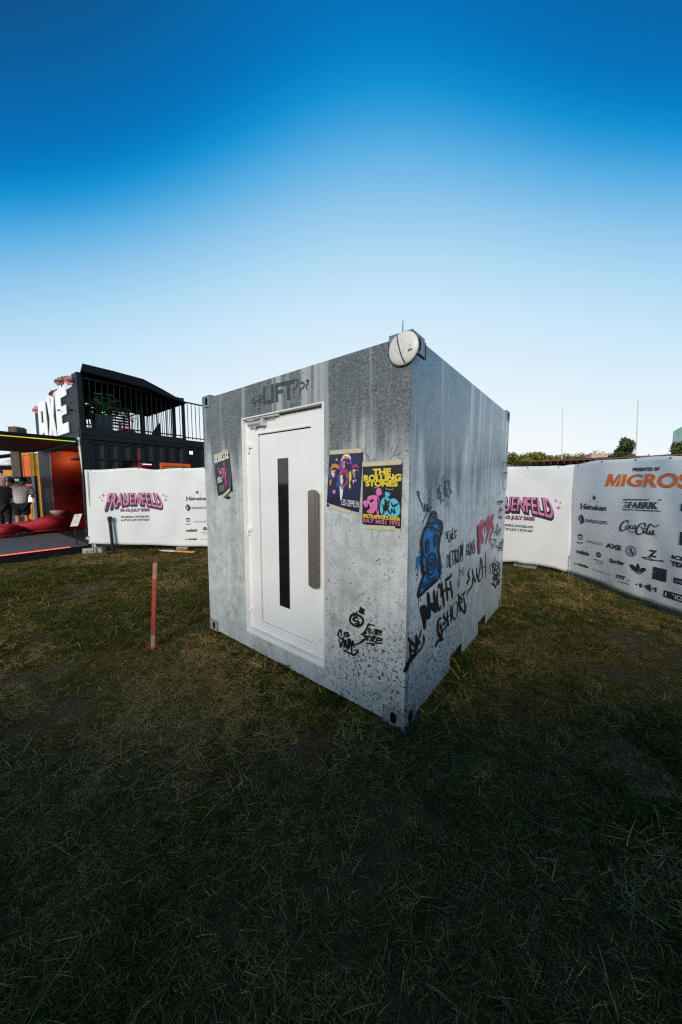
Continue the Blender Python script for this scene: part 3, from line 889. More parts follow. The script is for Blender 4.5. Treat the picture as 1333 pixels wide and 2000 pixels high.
# dark gap at the lock side, hinges, closer
mb = MB()
mb.wbox(END, du0 + frame_w - 0.001, lu0 + 0.001, lz0 - 0.008, lz1 - 0.05, REC - 0.05, REC - 0.012)
mb.build('lock_side_gap', M['seal'], door_frame)
for (y0, y1) in ((866, 886), (1028, 1048), (1185, 1205)):
    zc_ = END.px(490, (y0 + y1) / 2, REC + 0.01)[1]
    uc = END.px(487, (y0 + y1) / 2, REC + 0.01)[0]
    mb = MB()
    mb.tube([END.at(uc + 0.012, zc_ - 0.045, REC + 0.012), END.at(uc + 0.012, zc_ + 0.045, REC + 0.012)], 0.0105, 12)
    mb.wbox(END, uc - 0.040, uc + 0.010, zc_ + 0.004, zc_ + 0.038, REC + 0.001, REC + 0.018)
    mb.wbox(END, uc + 0.014, uc + 0.030, zc_ - 0.045, zc_ - 0.002, REC - 0.02, REC + 0.010)
    mb.build('hinge', M['white_frame'], door, bevel=0.003)
cq = [END.px(*p, REC + 0.03) for p in ((486, 827), (517, 818), (517, 831), (487, 836))]
cu0, cu1 = cq[1][0], cq[0][0]
cz_ = END.px(500, 827.5, REC + 0.03)[1]
mb = MB()
mb.tube([END.at(cu1 - 0.004, cz_, REC + 0.026), END.at(cu0 + 0.035, cz_, REC + 0.026)], 0.026, 16)
mb.wbox(END, cu0, cu0 + 0.036, cz_ - 0.030, cz_ + 0.030, REC + 0.001, REC + 0.052)
mb.wbox(END, cu0 + 0.02, cu1 - 0.03, cz_ - 0.024, cz_ + 0.02, REC + 0.001, REC + 0.02)
mb.lathe(END.at(cu1 - 0.09, cz_ - 0.038, REC + 0.026), [(0.016, 0), (0.016, 0.014)], 12)
closer = mb.build('door_closer', M['alu'], door, bevel=0.004, label='silver overhead door closer')
r0, r1 = END.px(481, 823, REC + 0.03), END.px(541, 808.5, REC + 0.03)
mb = MB()
zr = END.px(512, 814, REC + 0.03)[1]
mb.wbox(END, r1[0], r0[0] - 0.01, zr - 0.010, zr + 0.014, REC + 0.004, REC + 0.030)
mb.wbox(END, r1[0] - 0.012, r1[0], zr - 0.014, zr + 0.018, REC + 0.004, REC + 0.034)
mb.build('guide_rail', M['white_frame'], closer, bevel=0.002)
mb = MB()
mb.tube([END.at(cu1 - 0.09, cz_ + 0.026, REC + 0.04), END.at(cu1 - 0.09, cz_ + 0.04, REC + 0.04), END.at(r1[0] + 0.03, zr - 0.016, REC + 0.036)], 0.006, 8)
mb.build('closer_arm', M['alu'], closer)

# ------------------------------------------------------------------ writing on the door end
mb = print_text(END, pxquad(END, ((514.2, 755), (575, 741), (576, 778.2), (514.8, 790.8))), 'LIFT', bold=0.03)
mb.build('lift_lettering', M['grey_ink'], cabin, 'bold grey LIFT lettering over the door')
z7 = ZP(460, 720, 0.15)
def S(mb, w, zp, pts, width, **k):
    stroke(mb, w, [w.px(*zp(*p)) for p in pts], width, **k)
mb = MB()
for pts in ([(210, 430), (222, 455), (215, 420), (245, 390), (255, 420), (235, 445), (268, 440)], [(255, 400), (250, 500), (270, 440), (300, 420), (325, 490)],
            [(270, 350), (285, 355)], [(300, 365), (350, 340), (350, 395), (310, 420), (345, 440), (365, 445)], [(240, 385), (260, 360)],
            [(290, 520), (330, 510)], [(300, 545), (325, 538)], [(335, 420), (310, 380), (305, 470)]):
    S(mb, END, z7, pts, 0.011, taper=0.4)
for pts in ([(755, 160), (800, 145), (815, 190), (790, 250), (755, 275), (775, 335)], [(775, 365), (780, 375)],
            [(845, 195), (870, 180), (900, 200), (890, 245), (845, 285), (855, 340)], [(862, 370), (868, 380)],
            [(920, 165), (955, 150), (940, 200), (925, 235), (940, 275)]):
    S(mb, END, z7, pts, 0.014, taper=0.4)
mb.build('marker_scrawl', M['grey_ink'], cabin, 'grey marker scrawl around the LIFT lettering')
zs_ = ZP(640, 1170, 0.105)
mb = MB()
S(mb, END, zs_, [(430, 340), (480, 285), (560, 290), (640, 340), (670, 400), (640, 470), (570, 500), (490, 480), (430, 420)], 0.020, closed=True)
S(mb, END, zs_, [(590, 370), (530, 340), (480, 375), (530, 405), (590, 425), (570, 460), (500, 440)], 0.018)
for pts in ([(492, 240), (500, 290), (520, 350)], [(545, 220), (545, 290), (548, 350)], [(550, 470), (565, 545)], [(575, 480), (588, 540)]):
    S(mb, END, zs_, pts, 0.013)
for pts in ([(605, 145), (640, 200), (680, 290)], [(695, 190), (640, 220), (580, 235)], [(650, 165), (635, 215), (625, 275)]):
    S(mb, END, zs_, pts, 0.024, taper=0.5)
mb.build('dollar_tag', M['ink'], cabin, 'black dollar sign in a ring with a star')
mb = MB()
for pts in ([(250, 690), (265, 600), (245, 570), (210, 620), (205, 680), (250, 730), (300, 750), (270, 830), (245, 890), (235, 800), (205, 735)],
            [(290, 690), (320, 780), (310, 890), (350, 810), (345, 760), (370, 935), (395, 830), (385, 730), (410, 900), (425, 730), (440, 880)],
            [(440, 880), (480, 780), (500, 890), (470, 780), (455, 900), (470, 1035), (575, 975), (500, 940)], [(310, 955), (380, 985), (470, 1030)], [(370, 990), (440, 1010)],
            [(400, 615), (330, 630), (315, 670), (360, 695), (405, 660), (340, 645)]):
    S(mb, END, zs_, pts, 0.016, taper=0.3)
mb.build('looped_tag', M['ink'], cabin, 'black looped marker signature with a tail')
mb = MB()
for pts in ([(875, 490), (765, 465), (730, 560), (690, 620), (640, 660), (680, 690), (740, 680)], [(740, 545), (800, 540)], [(770, 600), (790, 660)],
            [(750, 600), (810, 560), (800, 610), (850, 640)], [(860, 560), (940, 570), (870, 600), (930, 610), (860, 640), (940, 640)],
            [(900, 560), (1030, 600)], [(930, 600), (1020, 630)], [(920, 640), (1010, 665)], [(920, 560), (905, 680)],
            [(740, 620), (680, 660), (740, 710), (660, 770), (600, 815), (700, 760)], [(720, 700), (800, 690)], [(770, 700), (740, 770)], [(800, 680), (830, 740)], [(880, 670), (790, 780)],
            [(900, 690), (840, 790), (900, 790)], [(940, 720), (1035, 745)], [(920, 770), (1030, 770)], [(890, 815), (1025, 820)], [(945, 700), (895, 820)], [(735, 820), (890, 835)], [(820, 855), (880, 850)],
            [(600, 815), (520, 850)]):
    S(mb, END, zs_, pts, 0.016, taper=0.25, smooth=False)
mb.build('freestyle_tag', M['ink'], cabin, 'black angular FREE STYLE tag')
mb = MB()
z9 = ZP(400, 870, 0.06)
for pts in ([(685, 1690), (760, 1700), (850, 1690)], [(760, 1630), (800, 1690), (740, 1750)]):
    S(mb, END, z9, pts, 0.022, taper=0.5)
mb.build('small_arrow_tag', M['ink'], cabin)
# hairline pencil scratches beside the posters
mb = MB()
z2 = ZP(380, 620, 0.36)
for pts in ([(935, 680), (930, 720), (950, 760)], [(915, 710), (940, 760), (960, 780)], [(1110, 690), (1085, 740), (1060, 775)], [(1075, 700), (1065, 760)], [(1130, 950), (1145, 1000)], [(708, 800), (722, 850)], [(705, 760), (730, 800)], [(1085, 750), (1120, 740)]):
    S(mb, END, z2, pts, 0.0035, taper=0.3)
for _ in range(16):
    u, z = random.uniform(0.1, 0.8), random.uniform(0.3, 2.0)
    a, l = random.uniform(0, 3.1), random.uniform(0.04, 0.16)
    stroke(mb, END, [(u, z), (u + l * math.cos(a) * .5, z + l * math.sin(a) * .5 + .01), (u + l * math.cos(a), z + l * math.sin(a))], 0.002, taper=0.5)
mb.build('hairline_scratches', M['grey_ink'], cabin, kind='stuff')

# ------------------------------------------------------------------ graffiti on the long side
z5 = ZP(770, 900, 0.21)
def Q(w, zp, *q):
    return [w.px(*zp(*p)) for p in q]
mb = MB()
for pts in ([(235, 330), (212, 310), (215, 285), (232, 300), (225, 335), (250, 390), (266, 440), (272, 470)], [(280, 480), (282, 400), (290, 440), (306, 470), (302, 400)], [(306, 400), (320, 470), (326, 440)], [(322, 340), (330, 440)], [(323, 275), (328, 300)], [(355, 420), (315, 465), (285, 520), (262, 585)]):
    S(mb, SIDE, z5, pts, 0.020, taper=0.4)
mb.build('marker_tag', M['ink'], cabin, 'thin black marker tag above the blue mask')
mb = MB()
tag_text(mb, SIDE, Q(SIDE, z5, (392, 262), (520, 170), (545, 290), (412, 400)), '4EVER', 0.016, taper=0.3)
for pts in ([(470, 135), (445, 160), (450, 200), (475, 190), (465, 165)], [(470, 440), (500, 375)], [(488, 420), (498, 390)]):
    S(mb, SIDE, z5, pts, 0.016)
mb.build('forever_tag', M['ink'], cabin, 'thin black 4EVER marker tag')
# the blue masked face
mask_pts = [(362, 478), (383, 492), (390, 545), (412, 560), (438, 580), (440, 640), (425, 700), (415, 760), (408, 840), (420, 920), (418, 1050), (400, 1100), (350, 1150), (290, 1200), (235, 1255), (222, 1240), (228, 1195), (250, 1120), (268, 1060), (258, 1020), (250, 930), (258, 860), (250, 780), (255, 720), (275, 650), (305, 590), (325, 540), (340, 495)]
mb = MB()
mb.mi = 0
P = Q(SIDE, z5, *mask_pts)
blob(mb, SIDE, P, 0.0030)
mb.mi = 1
stroke(mb, SIDE, P, 0.058, 0.0045, closed=True)
for eye in ([(290, 740), (310, 725), (326, 750), (324, 810), (305, 860), (288, 850), (284, 790)], [(370, 690), (392, 670), (406, 700), (402, 760), (380, 800), (364, 790), (362, 730)]):
    blob(mb, SIDE, Q(SIDE, z5, *eye), 0.0060)
for pts in ([(300, 930), (310, 890), (345, 860), (375, 880), (380, 940), (365, 1010), (335, 1060), (310, 1040), (300, 980)],):
    stroke(mb, SIDE, Q(SIDE, z5, *pts), 0.040, 0.0060, closed=True)
for pts in ([(318, 940), (340, 905), (360, 930), (345, 1000), (325, 1010)], [(330, 960), (345, 935), (342, 980)]):
    stroke(mb, SIDE, Q(SIDE, z5, *pts), 0.022, 0.0070, closed=True)
for pts in ([(275, 645), (330, 610), (400, 640), (435, 660)], [(300, 600), (350, 575), (420, 590)], [(335, 600), (345, 575), (355, 605)], [(262, 870), (290, 900)], [(245, 870), (262, 930)], [(258, 960), (275, 990), (255, 1000)],
            [(262, 1020), (290, 1040), (270, 1060)], [(410, 880), (395, 960), (405, 1040)], [(380, 1100), (300, 1160), (250, 1180)], [(290, 1050), (330, 1100), (390, 1060)], [(350, 500), (365, 540), (360, 590)], [(390, 550), (420, 620), (432, 700)], [(255, 1130), (290, 1140)]):
    S(mb, SIDE, z5, pts, 0.022, off=0.0066, taper=0.5)
mb.mi = 2
for pts in ([(300, 760), (312, 770), (312, 810), (300, 830), (294, 790)], [(378, 710), (392, 715), (390, 755), (376, 770), (372, 730)], [(330, 620), (380, 640), (400, 660), (340, 650)], [(270, 1130), (340, 1100), (390, 1080), (330, 1140), (260, 1190)]):
    blob(mb, SIDE, Q(SIDE, z5, *pts), 0.0072)
mb.mi = 0
for cx, cy, r in ((225, 920, 26), (215, 960, 18), (205, 985, 12), (238, 845, 16), (430, 985, 22), (432, 1040, 14), (210, 1060, 9), (208, 1100, 7), (425, 950, 16), (240, 900, 18), (196, 1010, 6), (428, 1090, 9)):
    blob(mb, SIDE, Q(SIDE, z5, *[(cx + r * random.uniform(.7, 1.1) * math.cos(t), cy + 1.5 * r * random.uniform(.7, 1.1) * math.sin(t)) for t in np.linspace(0, 2 * math.pi, 9, endpoint=False)]), 0.0035 + 0.0001 * (cx % 7))
for x, y0, y1 in ((436, 1000, 1110), (425, 1060, 1130), (212, 960, 1080), (222, 900, 1020), (437, 600, 700)):
    S(mb, SIDE, z5, [(x, y0), (x + 2, (y0 + y1) / 2), (x, y1)], 0.014, off=0.0028)
mb.build('blue_mask_graffiti', [M['blue_spray'], M['ink'], M['dark_blue_spray']], cabin, 'blue spray painted masked face with black outline')
# big brush lettering
z6 = ZP(790, 1130, 0.11253)
mb = MB()
W_ = 0.055
for pts, wd_ in (([(275, 480), (300, 560), (340, 740), (352, 880)], .075), ([(290, 500), (350, 560), (430, 680)], .13), ([(440, 690), (430, 560), (400, 230)], .06),
                 ([(400, 470), (480, 480), (560, 560)], .11), ([(415, 480), (420, 380), (395, 240)], .07), ([(505, 190), (520, 380), (560, 580)], .06), ([(575, 180), (600, 100), (640, 230), (630, 330)], .05),
                 ([(570, 200), (560, 400), (600, 540), (640, 460)], .055), ([(640, 50), (660, 260), (690, 500)], .055), ([(640, 280), (720, 180), (790, 190)], .06),
                 ([(715, 40), (735, 240), (750, 390)], .05), ([(700, 30), (780, -20), (830, -90)], .075), ([(790, 30), (810, 180), (835, 350)], .05), ([(270, 340), (285, 400)], .03), ([(245, 340), (245, 520)], .022),
                 ([(860, 330), (862, 360)], .03), ([(900, 280), (905, 310)], .03)):
    S(mb, SIDE, z6, pts, wd_, taper=0.55)
mb.build('night_lettering', M['ink'], cabin, 'thick black brush word NACHT below the blue mask')
mb = MB()
for pts, wd_ in (([(60, 1020), (110, 1110), (185, 1160), (185, 1250), (120, 1240)], .045), ([(85, 1140), (100, 1260), (105, 1370)], .04), ([(195, 970), (210, 1100), (215, 1250)], .045), ([(290, 880), (275, 960), (240, 1050), (260, 1130), (270, 1080)], .04),
                 ([(325, 980), (335, 1100), (280, 1220), (210, 1290)], .045), ([(210, 1290), (120, 1390), (40, 1520), (20, 1620)], .11), ([(70, 1440), (35, 1580)], .15)):
    S(mb, SIDE, z6, pts, wd_, taper=0.5)
mb.build('corner_lettering', M['ink'], cabin, 'black brush word at the lower corner, running off the edge')
mb = MB()
for pts, wd_ in (([(640, 690), (600, 700), (575, 800), (590, 960), (640, 1000), (640, 870)], .06), ([(610, 790), (640, 870), (650, 960)], .05), ([(680, 1050), (610, 1060), (560, 1110), (540, 1190)], .07), ([(700, 590), (680, 660), (720, 720), (690, 790), (660, 780)], .05),
                 ([(740, 560), (745, 700), (770, 820)], .045), ([(800, 460), (805, 600), (815, 760)], .045), ([(740, 680), (830, 600)], .045), ([(880, 400), (840, 480), (830, 620), (870, 710), (915, 600), (920, 430), (885, 400)], .038),
                 ([(935, 260), (950, 420), (965, 580)], .055), ([(940, 300), (1000, 380), (960, 470), (1040, 600)], .055), ([(985, 280), (1030, 260), (1075, 200)], .05), ([(1020, 290), (1045, 460), (1045, 610), (1075, 430)], .045), ([(660, 920), (740, 800), (750, 750)], .05)):
    S(mb, SIDE, z6, pts, wd_, taper=0.5)
mb.build('belongs_lettering', M['ink'], cabin, 'black brush word GEHÖRT')
z8 = ZP(840, 980, 0.12)
mb = MB()
for pts, wd_ in (([(655, 1080), (620, 1160), (640, 1260), (605, 1300), (615, 1340)], .06), ([(690, 1090), (700, 1200), (740, 1320)], .055), ([(690, 1240), (685, 1360), (630, 1440), (600, 1520)], .06), ([(755, 1070), (765, 1190), (790, 1300)], .05), ([(740, 1310), (760, 1100)], .035),
                 ([(815, 900), (820, 1000), (800, 1150), (790, 1290), (840, 1250)], .05), ([(830, 920), (850, 1050), (855, 1250)], .05), ([(900, 800), (905, 1000), (905, 1240)], .04), ([(820, 1080), (900, 1050)], .06)):
    S(mb, SIDE, z8, pts, wd_, taper=0.5)
mb.build('you_lettering', M['ink'], cabin, 'black brush word EUCH higher up towards the far end')
mb = MB()
tag_text(mb, SIDE, Q(SIDE, z8, (265, 870), (540, 690), (530, 960), (270, 1070)), 'DEDRUM', 0.036, nib=0.5, gap=0.05)
S(mb, SIDE, z8, [(520, 700), (540, 620)], 0.03)
mb.build('marker_word', M['ink'], cabin, 'black brush word right of the blue mask')
mb = MB()
tag_text(mb, SIDE, Q(SIDE, z8, (590, 700), (735, 640), (735, 840), (590, 880)), 'BUNS', 0.036, nib=0.5, gap=0.05)
S(mb, SIDE, z8, [(715, 660), (725, 575)], 0.03)
mb.build('short_marker_word', M['ink'], cabin, 'short black brush word below the pink one')
mb = MB()
tag_text(mb, SIDE, Q(SIDE, z8, (245, 500), (430, 450), (430, 590), (250, 610)), 'SEWER', 0.022, gap=0.05, jit=0.12)
S(mb, SIDE, z8, [(285, 660), (310, 635), (335, 650)], 0.03)
S(mb, SIDE, z8, [(400, 560), (440, 545)], 0.03)
S(mb, SIDE, z8, [(435, 425), (432, 470)], 0.02)
mb.build('small_scrawl', M['ink'], cabin, 'small black scrawl beside the blue mask')
mb = MB()
for pts, wd_ in (([(785, 380), (795, 520), (800, 860)], .115), ([(820, 380), (840, 500), (850, 690)], .085), ([(875, 290), (830, 330), (840, 420), (880, 330), (860, 430), (810, 500)], .062), ([(800, 500), (850, 560), (860, 680)], .09)):
    mb.mi = 1 if pts[0][0] == 785 else 0
    S(mb, SIDE, z8, [(p[0] - (6 if mb.mi else 0), p[1]) for p in pts], wd_ * (1.15 if mb.mi else 1), off=0.003, taper=0.5)
    if mb.mi:
        mb.mi = 0
        S(mb, SIDE, z8, [(p[0] + 4, p[1] - 20) for p in pts], wd_ * 0.85, off=0.0046, taper=0.5)
for x0 in (0, 0.0):
    pass
for pts, wd_ in (([(895, 310), (890, 500)], .04), ([(965, 230), (930, 290), (925, 400), (965, 430), (930, 560), (900, 690)], .095), ([(960, 240), (950, 380), (930, 480)], .085), ([(1035, 200), (1000, 260), (985, 380), (1030, 420), (985, 540), (960, 640)], .095), ([(1030, 230), (1010, 330), (1020, 450)], .075)):
    mb.mi = 0
    S(mb, SIDE, z8, pts, wd_, off=0.0046, taper=0.45)
mb.mi = 1
for pts in ([(895, 300), (885, 520)], [(990, 560), (965, 690)]):
    S(mb, SIDE, z8, pts, 0.03, off=0.003, taper=0.5)
mb.build('pink_word_graffiti', [M['pink_spray'], M['ink']], cabin, 'raspberry pink bubble word KISS')
mb = MB()
for (q, s_, wd_) in ((((480, 1090), (560, 1060), (555, 1190), (470, 1210)), 'OYO', 0.014), (((440, 1300), (500, 1250), (490, 1370), (440, 1410)), 'VS', 0.014), (((975, 1050), (1000, 1040), (990, 1170), (965, 1180)), 'SE', 0.014)):
    tag_text(mb, SIDE, Q(SIDE, z8, *q), s_, wd_, jit=0.15)
S(mb, SIDE, z8, [(480, 1000), (470, 1200), (450, 1420)], 0.012)
mb.build('thin_scrawls', M['grey_ink'], cabin, 'thin grey scrawls between the brush words')
mb = MB()
rr = random.Random(5)
for (cx, cy, rx, ry, n_, wd_) in ((1130, 60, 60, 70, 6, .022), (1160, 200, 35, 70, 4, .022), (1110, 450, 70, 90, 7, .020), (1090, 700, 90, 90, 8, .020), (1160, 680, 40, 60, 4, .02), (1080, 1130, 70, 130, 11, .030), (1070, 1330, 60, 80, 5, .03)):
    for _ in range(n_):
        x, y = cx + rr.uniform(-rx, rx) * .7, cy + rr.uniform(-ry, ry) * .7
        pts = [(x, y)]
        for _ in range(4):
            x, y = np.clip(x + rr.uniform(-rx, rx) * .8, cx - rx, cx + rx), np.clip(y + rr.uniform(-ry, ry) * .9, cy - ry, cy + ry)
            pts.append((x, y))
        S(mb, SIDE, z8, pts, wd_, taper=0.4)
for pts in ([(1075, 900), (1030, 1010), (1020, 1150), (1090, 1180), (1130, 1100), (1100, 980), (1060, 1010)], [(985, 1330), (1040, 1350), (1070, 1400), (1090, 1300)], [(1150, 1190), (1060, 1230), (1040, 1330), (1080, 1390)]):
    S(mb, SIDE, z8, pts, 0.04, taper=0.4)
mb.build('dense_scrawl', M['ink'], cabin, 'dense black scrawls near the far edge')
mb = MB()
z4 = ZP(760, 620, 0.21)
for pts, c_ in (([(1050, 1430), (1065, 1360), (1085, 1345), (1105, 1375), (1100, 1470), (1095, 1560), (1070, 1600), (1055, 1530)], True),):
    S(mb, SIDE, z4, pts, 0.018, closed=c_)
for pts in ([(1060, 1480), (1075, 1440), (1090, 1480), (1070, 1500)], [(1080, 1460), (1098, 1440), (1100, 1480)], [(1065, 1540), (1090, 1545)], [(1078, 1500), (1080, 1525)]):
    S(mb, SIDE, z4, pts, 0.022)
mb.build('outline_face_tag', M['grey_ink'], cabin, 'thin outline face drawn near the far upper edge')

# ------------------------------------------------------------------ pads under the cabin
PADS = 'slate pads under the cabin corners'
def pad_at(name, corner, a, b, label, la=0.24, lb=0.25):
    mb = MB()
    mb.frame(corner + a * (la / 2 - 0.018) + b * (lb / 2 - 0.025) + UPZ * (-0.029), a, b, UPZ, la, lb, 0.056)
    mb.build(name, M['pad'], None, label, bevel=0.004, cat='pad', group=PADS)
pad_at('base_pad', c_n, DA, DB, 'slate grey pad under the near bare steel corner of the cabin')

# ------------------------------------------------------------------ posters
def poster(name, w, quad, base, label, off=0.004, curl=0.0):
    """a sheet of paper taped to the wall, root of its own prints and tapes; returns (root, print surface)"""
    n = 8
    class Sheet:
        at = staticmethod(lambda x, y, o=0.0: w.at(*bil(quad, x, y), off + o + curl * (x ** 4) * (1 - y) ** 2))
    vs, fs = [], []
    for j in range(n + 1):
        for i in range(n + 1):
            vs.append(Sheet.at(i / n, j / n))
    fs = [(j * (n + 1) + i, j * (n + 1) + i + 1, (j + 1) * (n + 1) + i + 1, (j + 1) * (n + 1) + i) for j in range(n) for i in range(n)]
    mb = MB()
    mb.add(vs, fs)
    c = w.at(*bil(quad, .5, .5), 0)
    me = bpy.data.meshes.new(name)
    me.from_pydata([tuple(V3(*v) - c) for v in mb.v], [], mb.f)
    me.materials.append(base)
    if V3(*me.polygons[0].normal) @ w.n < 0:
        me.flip_normals()
    o = bpy.data.objects.new(name, me)
    COL.objects.link(o)
    o.location = c
    md = o.modifiers.new('solidify', 'SOLIDIFY')
    md.thickness, md.offset = 0.0008, -1
    setp(o, label, 'poster')
    return o, Sheet
UNIT = ((0, 1), (1, 1), (1, 0), (0, 0))
def sub(x0, y0, x1, y1):
    """box on a poster: left, top, right, bottom measured from its top left"""
    return ((x0, 1 - y0), (x1, 1 - y0), (x1, 1 - y1), (x0, 1 - y1))
def pblob(mb, sh, pts, off, smooth=True):
    blob(mb, sh, [(x, 1 - y) for x, y in pts], off, smooth, 4)
def tape(parent, w, a, b, wid, off=0.0065):
    a, b = V3(*w.px(*a)), V3(*w.px(*b))
    t = (b - a) / np.linalg.norm(b - a)
    nn = V3(-t[1], t[0]) * wid / 2
    mb = MB()
    mb.prism([w.at(*(p), off) for p in (a + nn, a - nn, b - nn, b + nn)], tuple(-w.n * 0.0012))
    mb.build('tape_strip', M['tape'], parent)

zpz = ZP(630, 870, 0.12753)
def local_from(zp, quadpx, w):
    """picture point to poster coordinates (x right, y down) by inverting the sheet's corners"""
    tl, tr, br, bl = [V3(*w.px(*p)) for p in quadpx]
    def f(x, y):
        p = V3(*w.px(*zp(x, y)))
        s_, t_ = 0.5, 0.5
        for _ in range(8):
            q0 = (1 - t_) * ((1 - s_) * tl + s_ * tr) + t_ * ((1 - s_) * bl + s_ * br)
            ds = (1 - t_) * (tr - tl) + t_ * (br - bl)
            dt = (1 - s_) * (bl - tl) + s_ * (br - tr)
            r_ = np.linalg.solve(np.array([ds, dt]).T, p - q0)
            s_, t_ = s_ + r_[0], t_ + r_[1]
        return (s_, t_)
    return f

# tall yellow-lettered concert poster
qpx = ((709.8, 909), (787.5, 904.5), (784, 1032.5), (708.5, 1023.5))
root, sh = poster('poster', END, pxquad(END, qpx), M['p_black'], 'black concert poster with yellow title and pink and blue figures, near the corner')
mb = MB()
for s_, bx in (('THE', (.27, .065, .73, .175)), ('ROLLING', (.03, .16, .98, .27)), ('STONES', (.08, .255, .90, .355))):
    print_text(sh, sub(*bx), s_, 0.0010, bold=0.055, mb=mb)
mb.build('title_lettering', M['p_yellow'], root)
lf = local_from(zpz, qpx, END)
mb = MB()
pblob(mb, sh, [lf(*p) for p in ((700, 790), (780, 760), (840, 770), (870, 800), (880, 900), (870, 960), (870, 1080), (845, 1090), (830, 990), (780, 1040), (700, 1030), (690, 1000), (740, 960), (720, 900), (700, 870))], 0.0010)
pblob(mb, sh, [lf(*p) for p in ((830, 690), (850, 660), (890, 655), (910, 690), (918, 740), (885, 765), (850, 770), (830, 740))], 0.0011)
pblob(mb, sh, [lf(*p) for p in ((625, 860), (690, 840), (700, 930), (660, 945), (640, 900))], 0.0012)
mb.build('pink_figure', M['p_pink'], root)
mb = MB()
pblob(mb, sh, [lf(*p) for p in ((960, 790), (990, 780), (1040, 820), (1100, 810), (1150, 840), (1190, 920), (1195, 1030), (1130, 1100), (1090, 1080), (1040, 1090), (990, 1060), (940, 1080), (890, 1000), (905, 850), (925, 815))], 0.0010)
pblob(mb, sh, [lf(*p) for p in ((970, 720), (1000, 690), (1030, 700), (1040, 760), (1010, 785), (975, 770))], 0.0011)
mb.build('blue_figure', M['p_cyan'], root)
mb = MB()
for pts in (((730, 860), (790, 830), (740, 870)), ((850, 810), (865, 900), (850, 1010)), ((960, 810), (975, 900), (985, 1020)), ((1060, 870), (1090, 930), (1170, 890)), ((1100, 960), (1120, 1030), (1080, 1010)), ((925, 900), (960, 960), (1010, 960)), ((1030, 900), (1010, 980), (1060, 1060)), ((980, 830), (1010, 880), (1050, 830)), ((940, 950), (950, 1010), (930, 1060)), ((990, 700), (1035, 705), (1045, 690))):
    stroke(mb, sh, [(a, 1 - b) for a, b in [lf(*p) for p in pts]], 0.035, 0.0016, taper=0.6)
for pts in (((960, 880), (1010, 900), (1000, 990), (960, 1000)), ((1060, 960), (1090, 990), (1060, 1040))):
    pblob(mb, sh, [lf(*p) for p in pts], 0.0026)
mb.build('ink_shading', M['p_black'], root)
mb = MB()
for pts in (((790, 660), (830, 640), (880, 650)), ((970, 650), (1020, 675), (1085, 670), (1090, 650)), ((1055, 720), (1060, 750)), ((945, 745), (965, 755))):
    stroke(mb, sh, [(a, 1 - b) for a, b in [lf(*p) for p in pts]], 0.016, 0.0016, taper=0.6)
mb.build('pale_sketch_lines', M['p_grey'], root)
mb = print_text(sh, sub(.02, .82, .98, .885), 'SPECTRUM SPORTS ARENA', 0.0020, bold=0.045)
mb.build('venue_lettering', M['p_yellow'], root)
mb = print_text(sh, sub(.02, .895, .98, .975), 'JULY 20/21 1972', 0.0020, bold=0.03)
mb.build('date_lettering', M['p_pink'], root)
tape(root, END, (709, 907.5), (785, 902.5), 0.030)
tape(root, END, (717, 1029), (773, 1032), 0.030)

